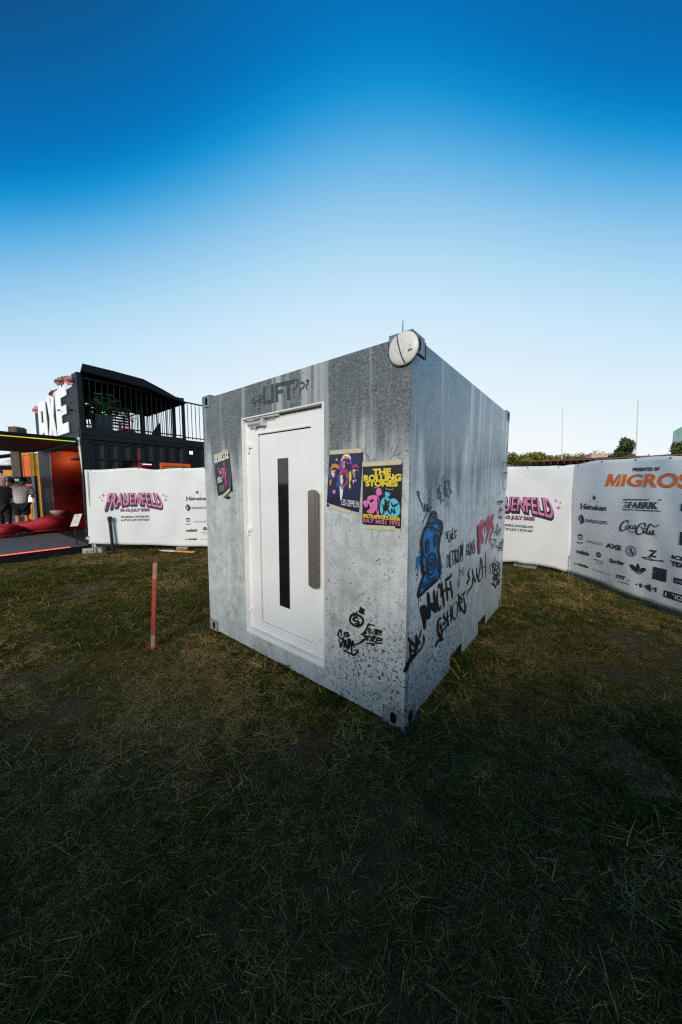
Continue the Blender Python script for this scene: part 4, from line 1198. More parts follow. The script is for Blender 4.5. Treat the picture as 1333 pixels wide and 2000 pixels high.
# dark blue poster with four faces
qpx = ((644.5, 886), (711, 883), (702.5, 1000), (639, 989))
root, sh = poster('poster', END, pxquad(END, qpx), M['p_navy'], 'dark blue poster with four colourful faces, beside the door', curl=0.004)
lf = local_from(zpz, qpx, END)
def patches(spec):
    for mname, lst in spec.items():
        mb = MB()
        for i, (pts, o_) in enumerate(lst):
            pblob(mb, sh, [lf(*p) for p in pts], o_)
        mb.build(mname + '_colour_patches', M['p_' + mname], root, kind='stuff')
patches({
 'violet': [(((310, 170), (350, 140), (420, 150), (450, 230), (450, 330), (400, 390), (300, 380), (260, 340), (280, 260)), 0.0008), (((270, 400), (330, 380), (390, 390), (420, 460), (400, 560), (380, 600), (340, 640), (280, 600), (270, 480)), 0.0009), (((460, 330), (500, 290), (550, 300), (560, 380), (550, 470), (480, 470)), 0.0008)],
 'white': [(((310, 190), (340, 145), (390, 135), (430, 160), (445, 230), (420, 190), (370, 170), (330, 200), (290, 250)), 0.0012), (((275, 620), (300, 640), (330, 640), (310, 780), (290, 845), (278, 760)), 0.0012), (((480, 380), (500, 350), (515, 380), (495, 395)), 0.0018), (((475, 530), (490, 540), (480, 590)), 0.0018), (((285, 480), (305, 460), (320, 540), (300, 590)), 0.0026), (((150, 400), (175, 390), (185, 460), (165, 480)), 0.0022)],
 'orange': [(((135, 340), (160, 290), (210, 280), (255, 310), (260, 360), (220, 350), (190, 380), (150, 370), (140, 430), (130, 400)), 0.0012), (((330, 180), (370, 160), (400, 190), (380, 215), (340, 215)), 0.0018), (((345, 460), (380, 440), (395, 470), (360, 540), (345, 590), (330, 600)), 0.0022), (((510, 400), (545, 390), (550, 450), (520, 470)), 0.0020), (((120, 540), (150, 520), (140, 600), (118, 605)), 0.0012)],
 'skin': [(((150, 390), (200, 375), (235, 400), (235, 450), (200, 490), (165, 485), (150, 440)), 0.0014), (((320, 260), (360, 240), (385, 280), (380, 340), (345, 370), (325, 330)), 0.0014), (((285, 470), (330, 440), (380, 460), (360, 560), (320, 610), (285, 590)), 0.0016), (((470, 400), (510, 380), (550, 400), (545, 460), (510, 500), (480, 470)), 0.0014)],
 'red': [(((270, 440), (290, 400), (350, 385), (400, 410), (410, 460), (370, 430), (320, 430), (280, 470)), 0.0024), (((460, 330), (500, 290), (555, 310), (545, 340), (490, 340), (465, 350)), 0.0014), (((200, 400), (225, 395), (230, 440), (205, 470)), 0.0020)],
 'pink': [(((165, 690), (205, 685), (205, 730), (170, 735)), 0.0012), (((290, 640), (330, 630), (325, 680), (300, 670)), 0.0018), (((490, 530), (525, 520), (525, 555), (495, 550)), 0.0012), (((340, 310), (375, 300), (375, 340), (345, 350)), 0.0020)],
 'blue': [(((110, 380), (140, 360), (150, 450), (130, 520), (112, 490)), 0.0012), (((215, 470), (260, 450), (270, 600), (240, 650), (220, 590)), 0.0010)],
 'yellow': [(((215, 205), (238, 205), (235, 230), (215, 230)), 0.0012), (((420, 420), (445, 395), (450, 520), (430, 560), (445, 640), (415, 650), (420, 530)), 0.0010)],
})
mb = MB()
for pts in (((160, 410), (190, 405)), ((210, 410), (232, 405)), ((175, 468), (200, 465)), ((325, 285), (350, 280)), ((335, 350), (355, 348)), ((295, 510), (320, 500)), ((335, 505), (360, 495)), ((310, 580), (335, 575)), ((485, 425), (505, 420)), ((520, 420), (540, 415)), ((485, 462), (530, 455)), ((325, 450), (332, 540)), ((505, 400), (508, 450)), ((190, 400), (188, 450))):
    stroke(mb, sh, [(a, 1 - b) for a, b in [lf(*p) for p in pts]], 0.018, 0.0029, taper=0.5)
for pts in (((205, 400), (240, 395), (238, 450), (205, 490), (195, 470), (212, 440)), ((355, 245), (388, 285), (384, 340), (350, 372), (358, 320)), ((325, 455), (382, 465), (365, 560), (322, 610), (335, 540)), ((512, 385), (553, 402), (548, 460), (512, 502), (518, 450)),
            ((150, 360), (190, 340), (230, 350), (190, 372)), ((330, 215), (380, 205), (430, 240), (400, 260), (350, 235)), ((285, 440), (340, 420), (390, 440), (340, 446)), ((470, 350), (520, 330), (552, 350), (510, 372)), ((380, 300), (440, 280), (445, 340), (400, 385)), ((180, 500), (230, 480), (240, 560), (190, 540))):
    pblob(mb, sh, [lf(*p) for p in pts], 0.0030)
mb.build('ink_shading', M['p_navy'], root)
print_text(sh, sub(.47, .82, .985, .925), 'LED-ZEPPELIN', 0.0012, bold=0.0).build('band_lettering', M['p_white'], root)
print_text(sh, sub(.02, .935, .09, .955), 'we', 0.0012, bold=0.02).build('maker_lettering', M['p_white'], root)
tape(root, END, (646, 884), (707, 880), 0.030)
tape(root, END, (645, 987.5), (687, 1001), 0.028)

# tilted poster left of the door
qpx = ((417.5, 891.5), (448, 879.5), (457.5, 957), (427, 968.8))
root, sh = poster('poster', END, pxquad(END, qpx), M['p_black'], 'tilted black poster with white title and magenta print, left of the door', curl=0.03)
lf = local_from(z9, qpx, END)
print_text(sh, sub(.03, .03, .98, .19), 'GORILLAZ', 0.0010, bold=0.05).build('title_lettering', M['p_white'], root)
mb = MB()
for pts in (((600, 600), (650, 530), (690, 580), (680, 690), (640, 690)), ((420, 730), (480, 720), (560, 780), (720, 780), (800, 760), (720, 850), (720, 1060), (760, 1200), (720, 1400), (690, 1280), (640, 1100), (580, 1050), (590, 930), (500, 880))):
    pblob(mb, sh, [lf(*p) for p in pts], 0.0010)
mb.build('magenta_print', M['p_magenta'], root)
mb = MB()
for pts in (((640, 820), (620, 940), (600, 1040)), ((690, 830), (710, 960), (690, 1090)), ((640, 560), (660, 640)), ((690, 1150), (710, 1300)), ((760, 1130), (740, 1230)), ((460, 740), (490, 800))):
    stroke(mb, sh, [(a, 1 - b) for a, b in [lf(*p) for p in pts]], 0.045, 0.0016, taper=0.6)
mb.build('pink_streaks', M['p_pink'], root)
mb = MB()
for pts in (((560, 760), (640, 720), (690, 750), (640, 800), (580, 800)), ((470, 850), (550, 830), (580, 900), (530, 950))):
    pblob(mb, sh, [lf(*p) for p in pts], 0.0020)
mb.build('grey_print', M['p_grey'], root)
mb = MB()
for s_, bx in (('THE', (.13, .545, .26, .575)), ('NOW', (.10, .58, .40, .635)), ('NOW', (.10, .64, .40, .695))):
    print_text(sh, sub(*bx), s_, 0.0012, bold=0.05, mb=mb)
mb.build('album_lettering', M['p_white'], root)
mb = MB()
for k in range(7):
    y = .775 + .022 * k
    flat(sh, sub(.13, y, .13 + .38 * (.85 + .15 * (k % 3) / 2), y + .011), [(0, 0), (1, 0), (1, 1), (0, 1)], [(0, 1, 2, 3)], 0.0012, mb)
mb.build('small_print', M['p_grey'], root)
mb = MB()
for bx in ((.04, .205, .2, .225), (.86, .80, .98, .83), (.93, .86, .985, .93)):
    flat(sh, sub(*bx), [(0, 0), (1, 0), (1, 1), (0, 1)], [(0, 1, 2, 3)], 0.0012, mb)
mb.build('teal_print', M['p_teal'], root)
tape(root, END, (419, 892), (447, 880.5), 0.032)
tape(root, END, (438, 970), (453, 956), 0.028, off=0.02)

# ------------------------------------------------------------------ white disc antenna on the corner
dc = END.px(785.5, 679, 0.03)
ac = END.at(dc[0], dc[1], 0.0)
ap = empty('round_antenna', tuple(ac), 'round white plastic disc with a black cable, on the cabin top corner', 'antenna')
R_ = 0.101
mb = MB()
mb.lathe(END.at(*dc, 0.004), [(R_ * 0.9, 0.0), (R_, 0.005), (R_ * 1.0, 0.010), (R_ * 0.97, 0.016), (R_ * 0.86, 0.022), (R_ * 0.6, 0.028), (R_ * 0.3, 0.031), (0.0, 0.032)], 40, axis=END.n)
mb.build('dish', M['disc_white'], ap, smooth=True)
mb = MB()
mb.lathe(END.at(*dc, 0.0005), [(R_ * 0.99, 0), (R_ * 1.02, 0.004), (R_ * 1.02, 0.012), (R_ * 0.99, 0.013)], 40, axis=END.n)
mb.build('back_plate', M['black_plastic'], ap)
class DishTop:
    @staticmethod
    def at(u, z, off=0.0):
        r = math.hypot(u, z)
        h = 0.032 - 0.004 * (r / (R_ * .6)) ** 2 if r < R_ * .6 else 0.028 - 0.006 * ((r - R_ * .6) / (R_ * .26)) ** 1.2 - (0.02 * max(0, (r - R_ * .86) / (R_ * .14)) ** 2)
        return END.at(dc[0] + u, dc[1] + z, 0.004 + h + off)
z1p = ZP(740, 620, 0.09)
def dl(x, y):
    p = END.px(*z1p(x, y), 0.034)
    return (p[0] - dc[0], p[1] - dc[1])
mb = MB()
P = [dl(*p) for p in ((390, 345), (393, 420), (415, 530), (450, 660), (500, 840), (575, 1000))]
mb.tube([DishTop.at(*p, 0.002) for p in catmull(P, 6)], 0.0035, 6)
c0 = DishTop.at(*P[0], 0.002)
mb.tube([c0 + UPZ * -0.005, c0 + UPZ * 0.004], 0.006, 8)
mb.build('cable', M['black_plastic'], ap)
mb = MB()
ring = [dl(460 + 95 * math.cos(t) , 640 + 150 * math.sin(t)) for t in np.linspace(0, 2 * math.pi, 28, endpoint=False)]
stroke(mb, DishTop, ring, 0.0022, 0.0012, closed=True, smooth=False)
mb.build('moulded_ring', M['disc_line'], ap)
mb = MB()
qd = [dl(*p) for p in ((632, 690), (715, 660), (722, 695), (640, 735))]
mb.add([DishTop.at(*p, 0.0018) for p in qd], [(0, 1, 2, 3)])
mb.build('black_sticker', M['black_plastic'], ap)
mb = MB()
for a, b in (((645, 600), (705, 575)), ((650, 625), (700, 603))):
    stroke(mb, DishTop, [dl(*a), dl(*b)], 0.004, 0.0015, smooth=False)
mb.build('small_print', M['disc_line'], ap)
mb = MB()
stroke(mb, DishTop, [dl(655, 705), dl(703, 687)], 0.006, 0.0026, smooth=False)
mb.build('sticker_lettering', M['disc_white'], ap)
mb = MB()
pa = END.at(*END.px(787, 655, -0.03), -0.03)
mb.tube([pa - UPZ * 0.03, pa + UPZ * 0.04, pa + UPZ * 0.095], [0.004, 0.0032, 0.0022], 6)
mb.build('whip_antenna', M['black_plastic'], ap)
mb = MB()
cq0, cq1, cq2 = SIDE.px(811, 687), SIDE.px(829.5, 702), SIDE.px(830, 671)
mb.tube([SIDE.at(cq0[0] - 0.03, cq0[1] + 0.01, 0.008), SIDE.at(*cq0, 0.006), SIDE.at(*cq1, 0.006), SIDE.at(cq1[0] + 0.004, cq1[1] + 0.01, 0.006), SIDE.at(*cq2, 0.006), SIDE.at(cq2[0], cq2[1] + 0.02, -0.04)], 0.0042, 6)
mb.build('cable_loop', M['black_plastic'], ap)

# ================================================================== printed fence banners
class Banner:
    """a hanging sheet along a path on the ground; u runs along it, z up"""
    def __init__(s, path, ctrl, seed):
        P = np.array(catmull(path, 12))
        s.p = P
        s.l = np.concatenate([[0], np.cumsum(np.linalg.norm(np.diff(P, axis=0), axis=1))])
        s.seed = seed
        cu, ct, cb = [], [], []
        for x, yt, yb in ctrl:
            u, zt = s.px(x, yt)
            cu.append(u)
            ct.append(zt)
            cb.append(s.px(x, yb)[1])
        s.cu, s.ct, s.cb = cu, ct, cb
    def top(s, u):
        return np.interp(u, s.cu, s.ct) + 0.006 * math.sin(7 * u + s.seed)
    def bot(s, u):
        return np.interp(u, s.cu, s.cb) + 0.006 * math.sin(5 * u + s.seed)
    def at(s, u, z, off=0.0):
        k = int(np.clip(np.searchsorted(s.l, u) - 1, 0, len(s.l) - 2))
        t = (u - s.l[k]) / (s.l[k + 1] - s.l[k])
        p = s.p[k] * (1 - t) + s.p[k + 1] * t
        d = s.p[min(k + 2, len(s.p) - 1)] - s.p[max(k - 1, 0)]
        d = d / np.linalg.norm(d)
        n = V3(d[1], -d[0])                          # towards the viewer
        a = s.seed
        f = (z - 1.05)
        w = (0.020 * math.sin(1.7 * u + a) * (0.6 - 0.3 * f) + 0.011 * math.sin(4.6 * u + 1.2 * z + 2 * a) * (0.4 + abs(f)) + 0.006 * math.sin(9.1 * u - 2.1 * z + a)
             + 0.012 * math.exp(-((z - 2.0) / 0.22) ** 2) * math.sin(6.3 * u + a) + 0.010 * math.sin(2.2 * z + u + a)
             + 0.004 * math.sin(17 * u + 7 * z + a) * max(0, math.sin(2.3 * u + a)))
        p = p + n * (w + off)
        return V3(p[0], p[1], z)
    def px(s, x, y, off=0.0):
        d = ray(x, y)
        best = None
        for k in range(len(s.p) - 1):
            a, b = s.p[k], s.p[k + 1]
            A = np.array([[d[0], -(b - a)[0]], [d[1], -(b - a)[1]]])
            if abs(np.linalg.det(A)) < 1e-9:
                continue
            t, q = np.linalg.solve(A, a)
            lo = -1e9 if k == 0 else -1e-6
            hi = 1e9 if k == len(s.p) - 2 else 1 + 1e-6
            if t > 0 and lo <= q <= hi and (best is None or t < best[0]):
                best = (t, s.l[k] + q * (s.l[k + 1] - s.l[k]))
        return (best[1], CAMH + d[2] * best[0])

def banner_sheet(name, B, label, u0=0.0, u1=None):
    u1 = u1 if u1 is not None else B.l[-1]
    nu, nz = int((u1 - u0) / 0.05), 34
    vs, fs = [], []
    for j in range(nz + 1):
        for i in range(nu + 1):
            u = u0 + (u1 - u0) * i / nu
            zb, zt = B.bot(u), B.top(u)
            vs.append(B.at(u, zb + (zt - zb) * j / nz))
    fs = [(j * (nu + 1) + i, j * (nu + 1) + i + 1, (j + 1) * (nu + 1) + i + 1, (j + 1) * (nu + 1) + i) for j in range(nz) for i in range(nu)]
    c = V3(*vs[nu // 2])
    root = empty(name, (c[0], c[1], GZ), label, 'banner', 'printed festival banners on the fence')
    mb = MB()
    mb.add(vs, fs)
    o = mb.build('vinyl_sheet', M['vinyl'], root, smooth=True)
    md = o.modifiers.new('solidify', 'SOLIDIFY')
    md.thickness, md.offset = 0.0015, -1 if V3(*o.data.polygons[0].normal) @ (EYE - V3(*vs[0])) > 0 else 1
    # hem along top and bottom, eyelets
    mb = MB()
    for i in range(int((u1 - u0) / 0.5) + 1):
        u = u0 + 0.12 + i * 0.5
        if u < u1:
            p = B.at(u, B.top(u) - 0.025, 0.003)
            q = B.at(u, B.top(u) - 0.025, 0.006)
            mb.lathe(p, [(0.012, 0.0), (0.012, 0.003), (0.006, 0.003)], 8, axis=tuple(q - p))
    mb.build('eyelets', M['b_ink'], root, kind='stuff')
    # the fence frame it hangs on
    for u in (u0 + 0.06, (u0 + u1) / 2, u1 - 0.06):
        p, q = B.at(u, 0, -0.06), B.at(u, 2.0, -0.06)
        mb = MB()
        mb.tube([V3(p[0], p[1], GZ), V3(p[0], p[1], B.top(u) - 0.03)], 0.02, 8)
        mb.build('fence_post', M['galv'], root)
    mb = MB()
    for f in (0.03, 0.93):
        mb.tube([B.at(u, B.bot(u) + f * (B.top(u) - B.bot(u)), -0.06) for u in np.linspace(u0 + 0.06, u1 - 0.06, 30)], 0.017, 8)
    mb.build('fence_rail', M['galv'], root)
    return root

BA = Banner([(-5.97, 7.43), (-4.7, 7.76), (-3.4, 7.95), (-1.2, 8.12), (0.3, 8.05)], [(165, 918, 1062), (190, 918, 1063), (225, 915, 1063), (270, 914, 1064), (300, 917, 1065), (340, 915, 1067), (403, 913, 1068)], 0.7)
BB = Banner([(0.5, 8.0), (2.0, 7.30), (2.75, 6.90), (3.37, 6.42), (4.13, 5.745), (4.18, 5.70)], [(985, 911, 1098), (1018, 912, 1098), (1030, 911, 1102), (1062, 910, 1105), (1085, 909, 1109), (1100, 910, 1112), (1112, 908, 1117)], 2.1)
BC = Banner([(4.150, 5.745), (4.16, 5.60), (4.225, 4.7), (4.27, 3.84), (4.34, 2.4), (4.40, 1.0), (4.42, -0.9)], [(1116, 907, 1118), (1135, 905, 1126), (1165, 900, 1137), (1200, 897, 1150), (1260, 893, 1172), (1333, 890, 1198)], 4.4)
ban_a = banner_sheet('fence_banner', BA, 'white banner left of the cabin, its pink logo above a black queue post')
ban_b = banner_sheet('fence_banner', BB, 'white banner half hidden behind the cabin, ending at the fold')
ban_c = banner_sheet('fence_banner', BC, 'white sponsor banner on the right with orange lettering')

# unseen scrim fence, added behind the viewer to shade the near grass
scrim = empty('added_shade_fence', (0.4, -1.05, GZ), 'added black scrim fence, out of view behind the viewer, shading the near grass', 'fence')
sp_pts = catmull([(-4.2, -1.5), (-2.2, -1.15), (0.4, -1.05), (2.6, -0.98), (4.42, -0.95)], 8)
mb = MB()
nP = len(sp_pts)
mb.add([V3(p[0], p[1] + 0.02 * math.sin(5 * i), z) for z in (0.03, 0.7, 1.4, 2.02) for i, p in enumerate(sp_pts)], [(j * nP + i, j * nP + i + 1, (j + 1) * nP + i + 1, (j + 1) * nP + i) for j in range(3) for i in range(nP - 1)])
mb.build('scrim', M['black_fabric'], scrim)
for p in sp_pts[::8]:
    mb = MB()
    mb.tube([V3(p[0], p[1] - 0.06, GZ), V3(p[0], p[1] - 0.06, 2.05)], 0.02, 8)
    mb.build('fence_post', M['galv'], scrim)

def star(mb, w, c, r, n=5, inner=0.4, off=0.004, rot=math.pi / 2, sq=1.0):
    pts = [(c[0] + (r if k % 2 == 0 else r * inner) * math.cos(rot + math.pi * k / n), c[1] + sq * (r if k % 2 == 0 else r * inner) * math.sin(rot + math.pi * k / n)) for k in range(2 * n)]
    ctr = len(pts)
    mb.add([w.at(p[0], p[1], off) for p in pts] + [w.at(c[0], c[1], off)], [(k, (k + 1) % ctr, ctr) for k in range(ctr)])
def disc(mb, w, c, r, off=0.004, n=20, ring=0.0, sq=1.0):
    a = [(c[0] + r * math.cos(t), c[1] + r * sq * math.sin(t)) for t in np.linspace(0, 2 * math.pi, n, endpoint=False)]
    if ring:
        b = [(c[0] + (r - ring) * math.cos(t), c[1] + (r - ring) * sq * math.sin(t)) for t in np.linspace(0, 2 * math.pi, n, endpoint=False)]
        mb.add([w.at(*p, off) for p in a + b], [(k, (k + 1) % n, n + (k + 1) % n, n + k) for k in range(n)])
    else:
        mb.add([w.at(*p, off) for p in a], [tuple(range(n))])
def bars(mb, w, quad, off=0.004):
    flat(w, quad, [(0, 0), (1, 0), (1, 1), (0, 1)], [(0, 1, 2, 3)], off, mb)

def fine_text(s, bold, cuts=2):
    """text with its long edges cut so that it can be bent"""
    v, f, a = text2d(s, bold)
    bm = bmesh.new()
    bv = [bm.verts.new((x * a, y, 0)) for x, y in v]
    for q in f:
        try:
            bm.faces.new([bv[i] for i in q])
        except ValueError:
            pass
    bm.edges.ensure_lookup_table()
    for _ in range(cuts):
        es = [e for e in bm.edges if e.calc_length() > 0.16]
        if es:
            bmesh.ops.subdivide_edges(bm, edges=es, cuts=1)
    bmesh.ops.triangulate(bm, faces=bm.faces)
    bm.verts.index_update()
    vv = [(x.co.x / a, x.co.y) for x in bm.verts]
    ff = [tuple(x.index for x in q.verts) for q in bm.faces]
    bm.free()
    return vv, ff

LOGO_T = {b: fine_text('FRAUENFELD', b) for b in (0.01, 0.075)}
def festival_logo(parent, w, u0, u1, zt, zb):
    """bent block lettering with a dark drop, dates and place below, sparkles beside; u0..u1 is the top edge"""
    W, H = u1 - u0, zt - zb
    def warp(x, y, dx=0.0, dz=0.0):
        k = 2 * x - 1
        arch = 0.31 * (1 - abs(k) ** 1.7)
        yy = arch + y * (1 - arch)
        spread = 1 + 0.19 * (1 - yy)
        return ((u0 + u1) / 2 + k * W / 2 * spread + dx, zb + yy * H + dz)
    mb = MB()
    v, f = LOGO_T[0.075]
    for i in range(6):
        mb.add([w.at(*warp(x, 1.0 * y, 0.0045 * i, -0.012 * i), 0.003 + 0.0004 * i) for x, y in v], f)
    mb.build('logo_shadow_lettering', M['b_ink'], parent)
    v, f = LOGO_T[0.01]
    mb = MB()
    mb.add([w.at(*warp(x, y), 0.0068) for x, y in v], f)
    mb.build('festival_lettering', M['b_pink'], parent)
    # lighter sheen along the upper stems
    mb = MB()
    for k in range(10):
        x = (k + 0.28) / 10
        stroke(mb, w, [warp(x, 0.93), warp(x, 0.62), warp(x + .004, 0.42)], 0.014, 0.0078, taper=0.7)
    mb.build('lettering_sheen', M['b_pale'], parent)
    uc = (u0 + u1) / 2
    q = lambda a, b, c, d: ((uc + a * W, zb + c * H), (uc + b * W, zb + c * H), (uc + b * W, zb + d * H), (uc + a * W, zb + d * H))
    v, f, _ = text2d('10-12 JULY 2025', 0.06)
    mb = MB()
    for i in range(3):
        flat(w, [(a + .003 * i, b - .005 * i) for a, b in q(-.29, .29, .08, -.14)], v, f, 0.003 + 0.0003 * i, mb)
    mb.build('date_shadow_lettering', M['b_ink'], parent)
    mb = print_text(w, q(-.285, .285, .07, -.12), '10-12 JULY 2025', 0.0055, bold=0.0)
    mb.build('date_lettering', M['b_pink'], parent)
    mb = print_text(w, q(-.28, .28, -.36, -.50), 'FRAUENFELD, SWITZERLAND', 0.004, bold=0.03)
    print_text(w, q(-.285, .285, -.545, -.68), 'N 47\u00b034\u203215.342\u2033 E 8\u00b054\u20324.065\u2033'.replace('\u2032', "'").replace('\u2033', '"'), 0.004, bold=0.03, mb=mb)
    mb.build('place_lettering', M['b_ink'], parent)
    mb = MB()
    for a, b, r in ((-.60, .86, .14), (-.62, .58, .09), (-.67, .74, .07), (.59, .86, .11), (.655, .77, .08), (.635, .55, .14)):
        star(mb, w, (uc + a * W, zb + b * H), r * H, 4, 0.22, 0.004)
    mb.build('sparkle_print', M['b_hot'], parent, kind='stuff')

qa = [BA.px(150 + .195 * x, 880 + .195 * y) for x, y in ((318, 424), (822, 422), (580, 592))]
lw, lh = qa[1][0] - qa[0][0], (qa[0][1] + qa[1][1]) / 2 - qa[2][1]
festival_logo(ban_a, BA, qa[0][0], qa[1][0], (qa[0][1] + qa[1][1]) / 2, qa[2][1])
qb = [BB.px(980 + .135 * x, 890 + .135 * y) for x, y in ((700, 606), (762, 925))]
festival_logo(ban_b, BB, qb[0][0] - lw, qb[0][0], qb[0][1], qb[1][1])

def logo(name, parent, w, fn, mt=None, label=None):
    mb = MB()
    fn(mb)
    return mb.build(name, mt or M['b_ink'], parent, label)

class Rel:
    """shifts a sponsor block from one banner to the other, keeping metres"""
    def __init__(s, w, du, dz):
        s.w, s.du, s.dz = w, du, dz
    def at(s, u, z, off=0.0):
        return s.w.at(u + s.du, z + s.dz, off)

zc6, zc7 = ZP(1110, 880, 0.1673), ZP(1110, 1030, 0.1673)
def sponsors(parent, w, part):
    """the sponsor block, measured on the right-hand banner; part limits how far along it is printed"""
    K = lambda zp, *q: [BC.px(*zp(*p)) for p in q]
    T = lambda nm, zp, q, s_, bold=0.03, shear=0.0, mt=None: print_text(w, K(zp, *q), s_, 0.004, bold, shear).build(nm, mt or M['b_ink'], parent)
    # first column
    mb = MB()
    star(mb, w, K(zc6, (308, 552))[0], 0.055)
    print_text(w, K(zc6, (145, 618), (458, 642), (455, 708), (140, 680)), 'Heineken', 0.004, 0.03, mb=mb)
    for x in (150, 205):                             # small slab feet on the capital
        for y0 in (622, 680):
            bars(mb, w, K(zc6, (x - 12, y0 - 6 + (x - 150) * .05), (x + 12, y0 - 5 + (x - 150) * .05), (x + 12, y0 + 6 + (x - 150) * .05), (x - 12, y0 + 5 + (x - 150) * .05)), 0.0044)
    for x in (250, 353):
        bars(mb, w, K(zc6, (x - 10, 590), (x + 10, 592), (x + 10, 597), (x - 10, 595)))
    mb.build('brewery_logo', M['b_ink'], parent)
    mb = print_text(w, K(zc6, (195, 786), (467, 808), (463, 866), (195, 836)), 'swisscom', 0.004, 0.01)
    for pts in ([(150, 742), (178, 790), (180, 830), (150, 858), (128, 840), (146, 820), (140, 790)], [(148, 745), (118, 775), (116, 810), (138, 832), (128, 790)]):
        blob(mb, w, K(zc6, *pts), 0.004)
    mb.build('telecom_logo', M['b_ink'], parent)
    mb = MB()
    c_ = K(zc7, (128, 112))[0]
    disc(mb, w, c_, 0.052, 0.004, ring=0.012)
    blob(mb, w, [(c_[0] + a * .052, c_[1] + b * .052) for a, b in ((-1, 0), (-.8, .75), (0, 1.05), (.8, .75), (1, 0), (.5, .3), (0, .4), (-.5, .3))], 0.0044)
    for a in (-.35, .35):
        disc(mb, w, (c_[0] + a * .05, c_[1] - .008), 0.009, 0.0048, 10)
    stroke(mb, w, [(c_[0] - .02, c_[1] - .026), (c_[0], c_[1] - .034), (c_[0] + .02, c_[1] - .026)], 0.006, 0.0048)
    for k in range(5):
        bars(mb, w, K(zc7, (86 + 15 * k, 168 + 2.4 * k), (97 + 15 * k, 170 + 2.4 * k), (97 + 15 * k, 184 + 2.4 * k), (86 + 15 * k, 182 + 2.4 * k)))
    mb.build('round_face_emblem', M['b_ink'], parent)
    T('watch_lettering', zc7, ((203, 134), (400, 174), (398, 214), (203, 172)), 'swatch', 0.0, mt=M['b_grey'])
    T('region_lettering', zc7, ((75, 250), (237, 284), (235, 338), (78, 300)), 'valais', 0.04, 0.15)
    mb = MB()
    c_ = K(zc7, (350, 320))[0]
    disc(mb, w, c_, 0.046)
    mb.mi = 1
    for k in (-1, 0, 1):
        stroke(mb, w, [(c_[0] - .024, c_[1] + .014 * k), (c_[0], c_[1] + .014 * k + .006), (c_[0] + .024, c_[1] + .014 * k - .004)], 0.004, 0.005)
    mb.mi = 0
    for k in range(2):
        for i in range(6 - 2 * k):
            x = 288 + 21 * i + 28 * k
            bars(mb, w, K(zc7, (x, 364 + 30 * k + (x - 288) * .32), (x + 15, 369 + 30 * k + (x - 288) * .32), (x + 15, 379 + 28 * k + (x - 288) * .32), (x, 374 + 28 * k + (x - 288) * .32)))
    mb.build('round_emblem', [M['b_ink'], M['vinyl']], parent)
    mb = print_text(w, K(zc7, (52, 404), (102, 418), (102, 444), (52, 430)), 'die', 0.004, 0.0)
    print_text(w, K(zc7, (106, 415), (226, 450), (222, 482), (104, 446)), 'Mobiliar', 0.004, 0.05, mb=mb)
    mb.build('insurance_lettering', M['b_ink'], parent)
    T('transit_lettering', zc7, ((272, 470), (500, 546), (498, 575), (272, 504)), 'livesystems', 0.0, mt=M['b_grey'])
    if part == 1:
        T('presenter_lettering', zc6, ((468, 276), (1420, 262), (1400, 440), (438, 414)), 'MIGROS', 0.035, 0.0, M['b_orange'])
        return
    T('presented_by_lettering', zc6, ((742, 200), (1079, 193), (1076, 236), (740, 243)), 'PRESENTED BY', 0.05)
    mb = print_text(w, K(zc6, (648, 276), (1470, 255), (1430, 446), (620, 418)), 'IGROS', 0.004, 0.035)
    for poly in (((487, 275), (530, 275), (486, 416), (444, 415)), ((499, 276), (533, 276), (541, 356), (520, 412), (512, 380)), ((596, 276), (629, 276), (540, 415), (520, 415), (540, 362)), ((611, 322), (635, 279), (602, 418), (560, 417))):
        blob(mb, w, K(zc6, *poly), 0.004, False)
    mb.build('presenter_lettering', M['b_orange'], parent)
    mb = print_text(w, K(zc6, (715, 600), (1066, 598), (1060, 681), (710, 672)), 'FABRIK', 0.004, 0.035)
    bars(mb, w, K(zc6, (648, 566), (1097, 570), (1096, 583), (646, 578)))
    bars(mb, w, K(zc6, (640, 683), (1087, 701), (1085, 714), (638, 695)))
    for pts in ([(690, 600), (655, 605), (700, 598), (670, 640), (652, 662), (680, 660)], [(705, 635), (682, 640), (682, 660), (702, 655), (704, 632), (706, 662)]):
        stroke(mb, w, K(zc6, *pts), 0.009, 0.0046, taper=0.3)
    for x in (722, 800, 870, 940, 1003, 1030):       # slab feet
        yb_ = 672 + (x - 710) * .026
        bars(mb, w, K(zc6, (x - 16, yb_ - 8), (x + 14, yb_ - 7), (x + 14, yb_ + 2), (x - 16, yb_ + 1)), 0.0044)
    mb.build('club_logo', M['b_ink'], parent)
    mb = MB()
    for pts, wd_ in (([(705, 850), (710, 825), (670, 822), (625, 870), (618, 920), (640, 940), (690, 905)], .026), ([(710, 868), (690, 880), (690, 910), (715, 905), (725, 870), (705, 868)], .017), ([(770, 868), (740, 885), (738, 915), (765, 905)], .017),
                     ([(800, 870), (775, 885), (775, 915), (800, 895), (808, 868), (800, 915), (815, 905)], .017), ([(815, 890), (835, 885)], .02), ([(915, 880), (905, 850), (860, 860), (815, 930), (825, 970), (870, 975), (910, 935)], .026),
                     ([(915, 905), (895, 930), (905, 960), (930, 940), (930, 910), (910, 908)], .017), ([(985, 870), (965, 860), (930, 950), (945, 975), (975, 950)], .020), ([(990, 925), (965, 945), (965, 980), (990, 970), (1010, 930), (1000, 985), (1030, 970)], .020),
                     ([(640, 930), (700, 925), (730, 945), (785, 945), (770, 962), (730, 955)], .010), ([(890, 880), (870, 895), (890, 910), (930, 880), (985, 868), (1030, 895), (1080, 868)], .013), ([(1030, 890), (1060, 865), (1085, 870)], .008)):
        stroke(mb, w, K(zc6, *pts), wd_, 0.004, nib=0.4, taper=0.4)
    disc(mb, w, K(zc6, (1036, 998))[0], 0.008, 0.004, 8)
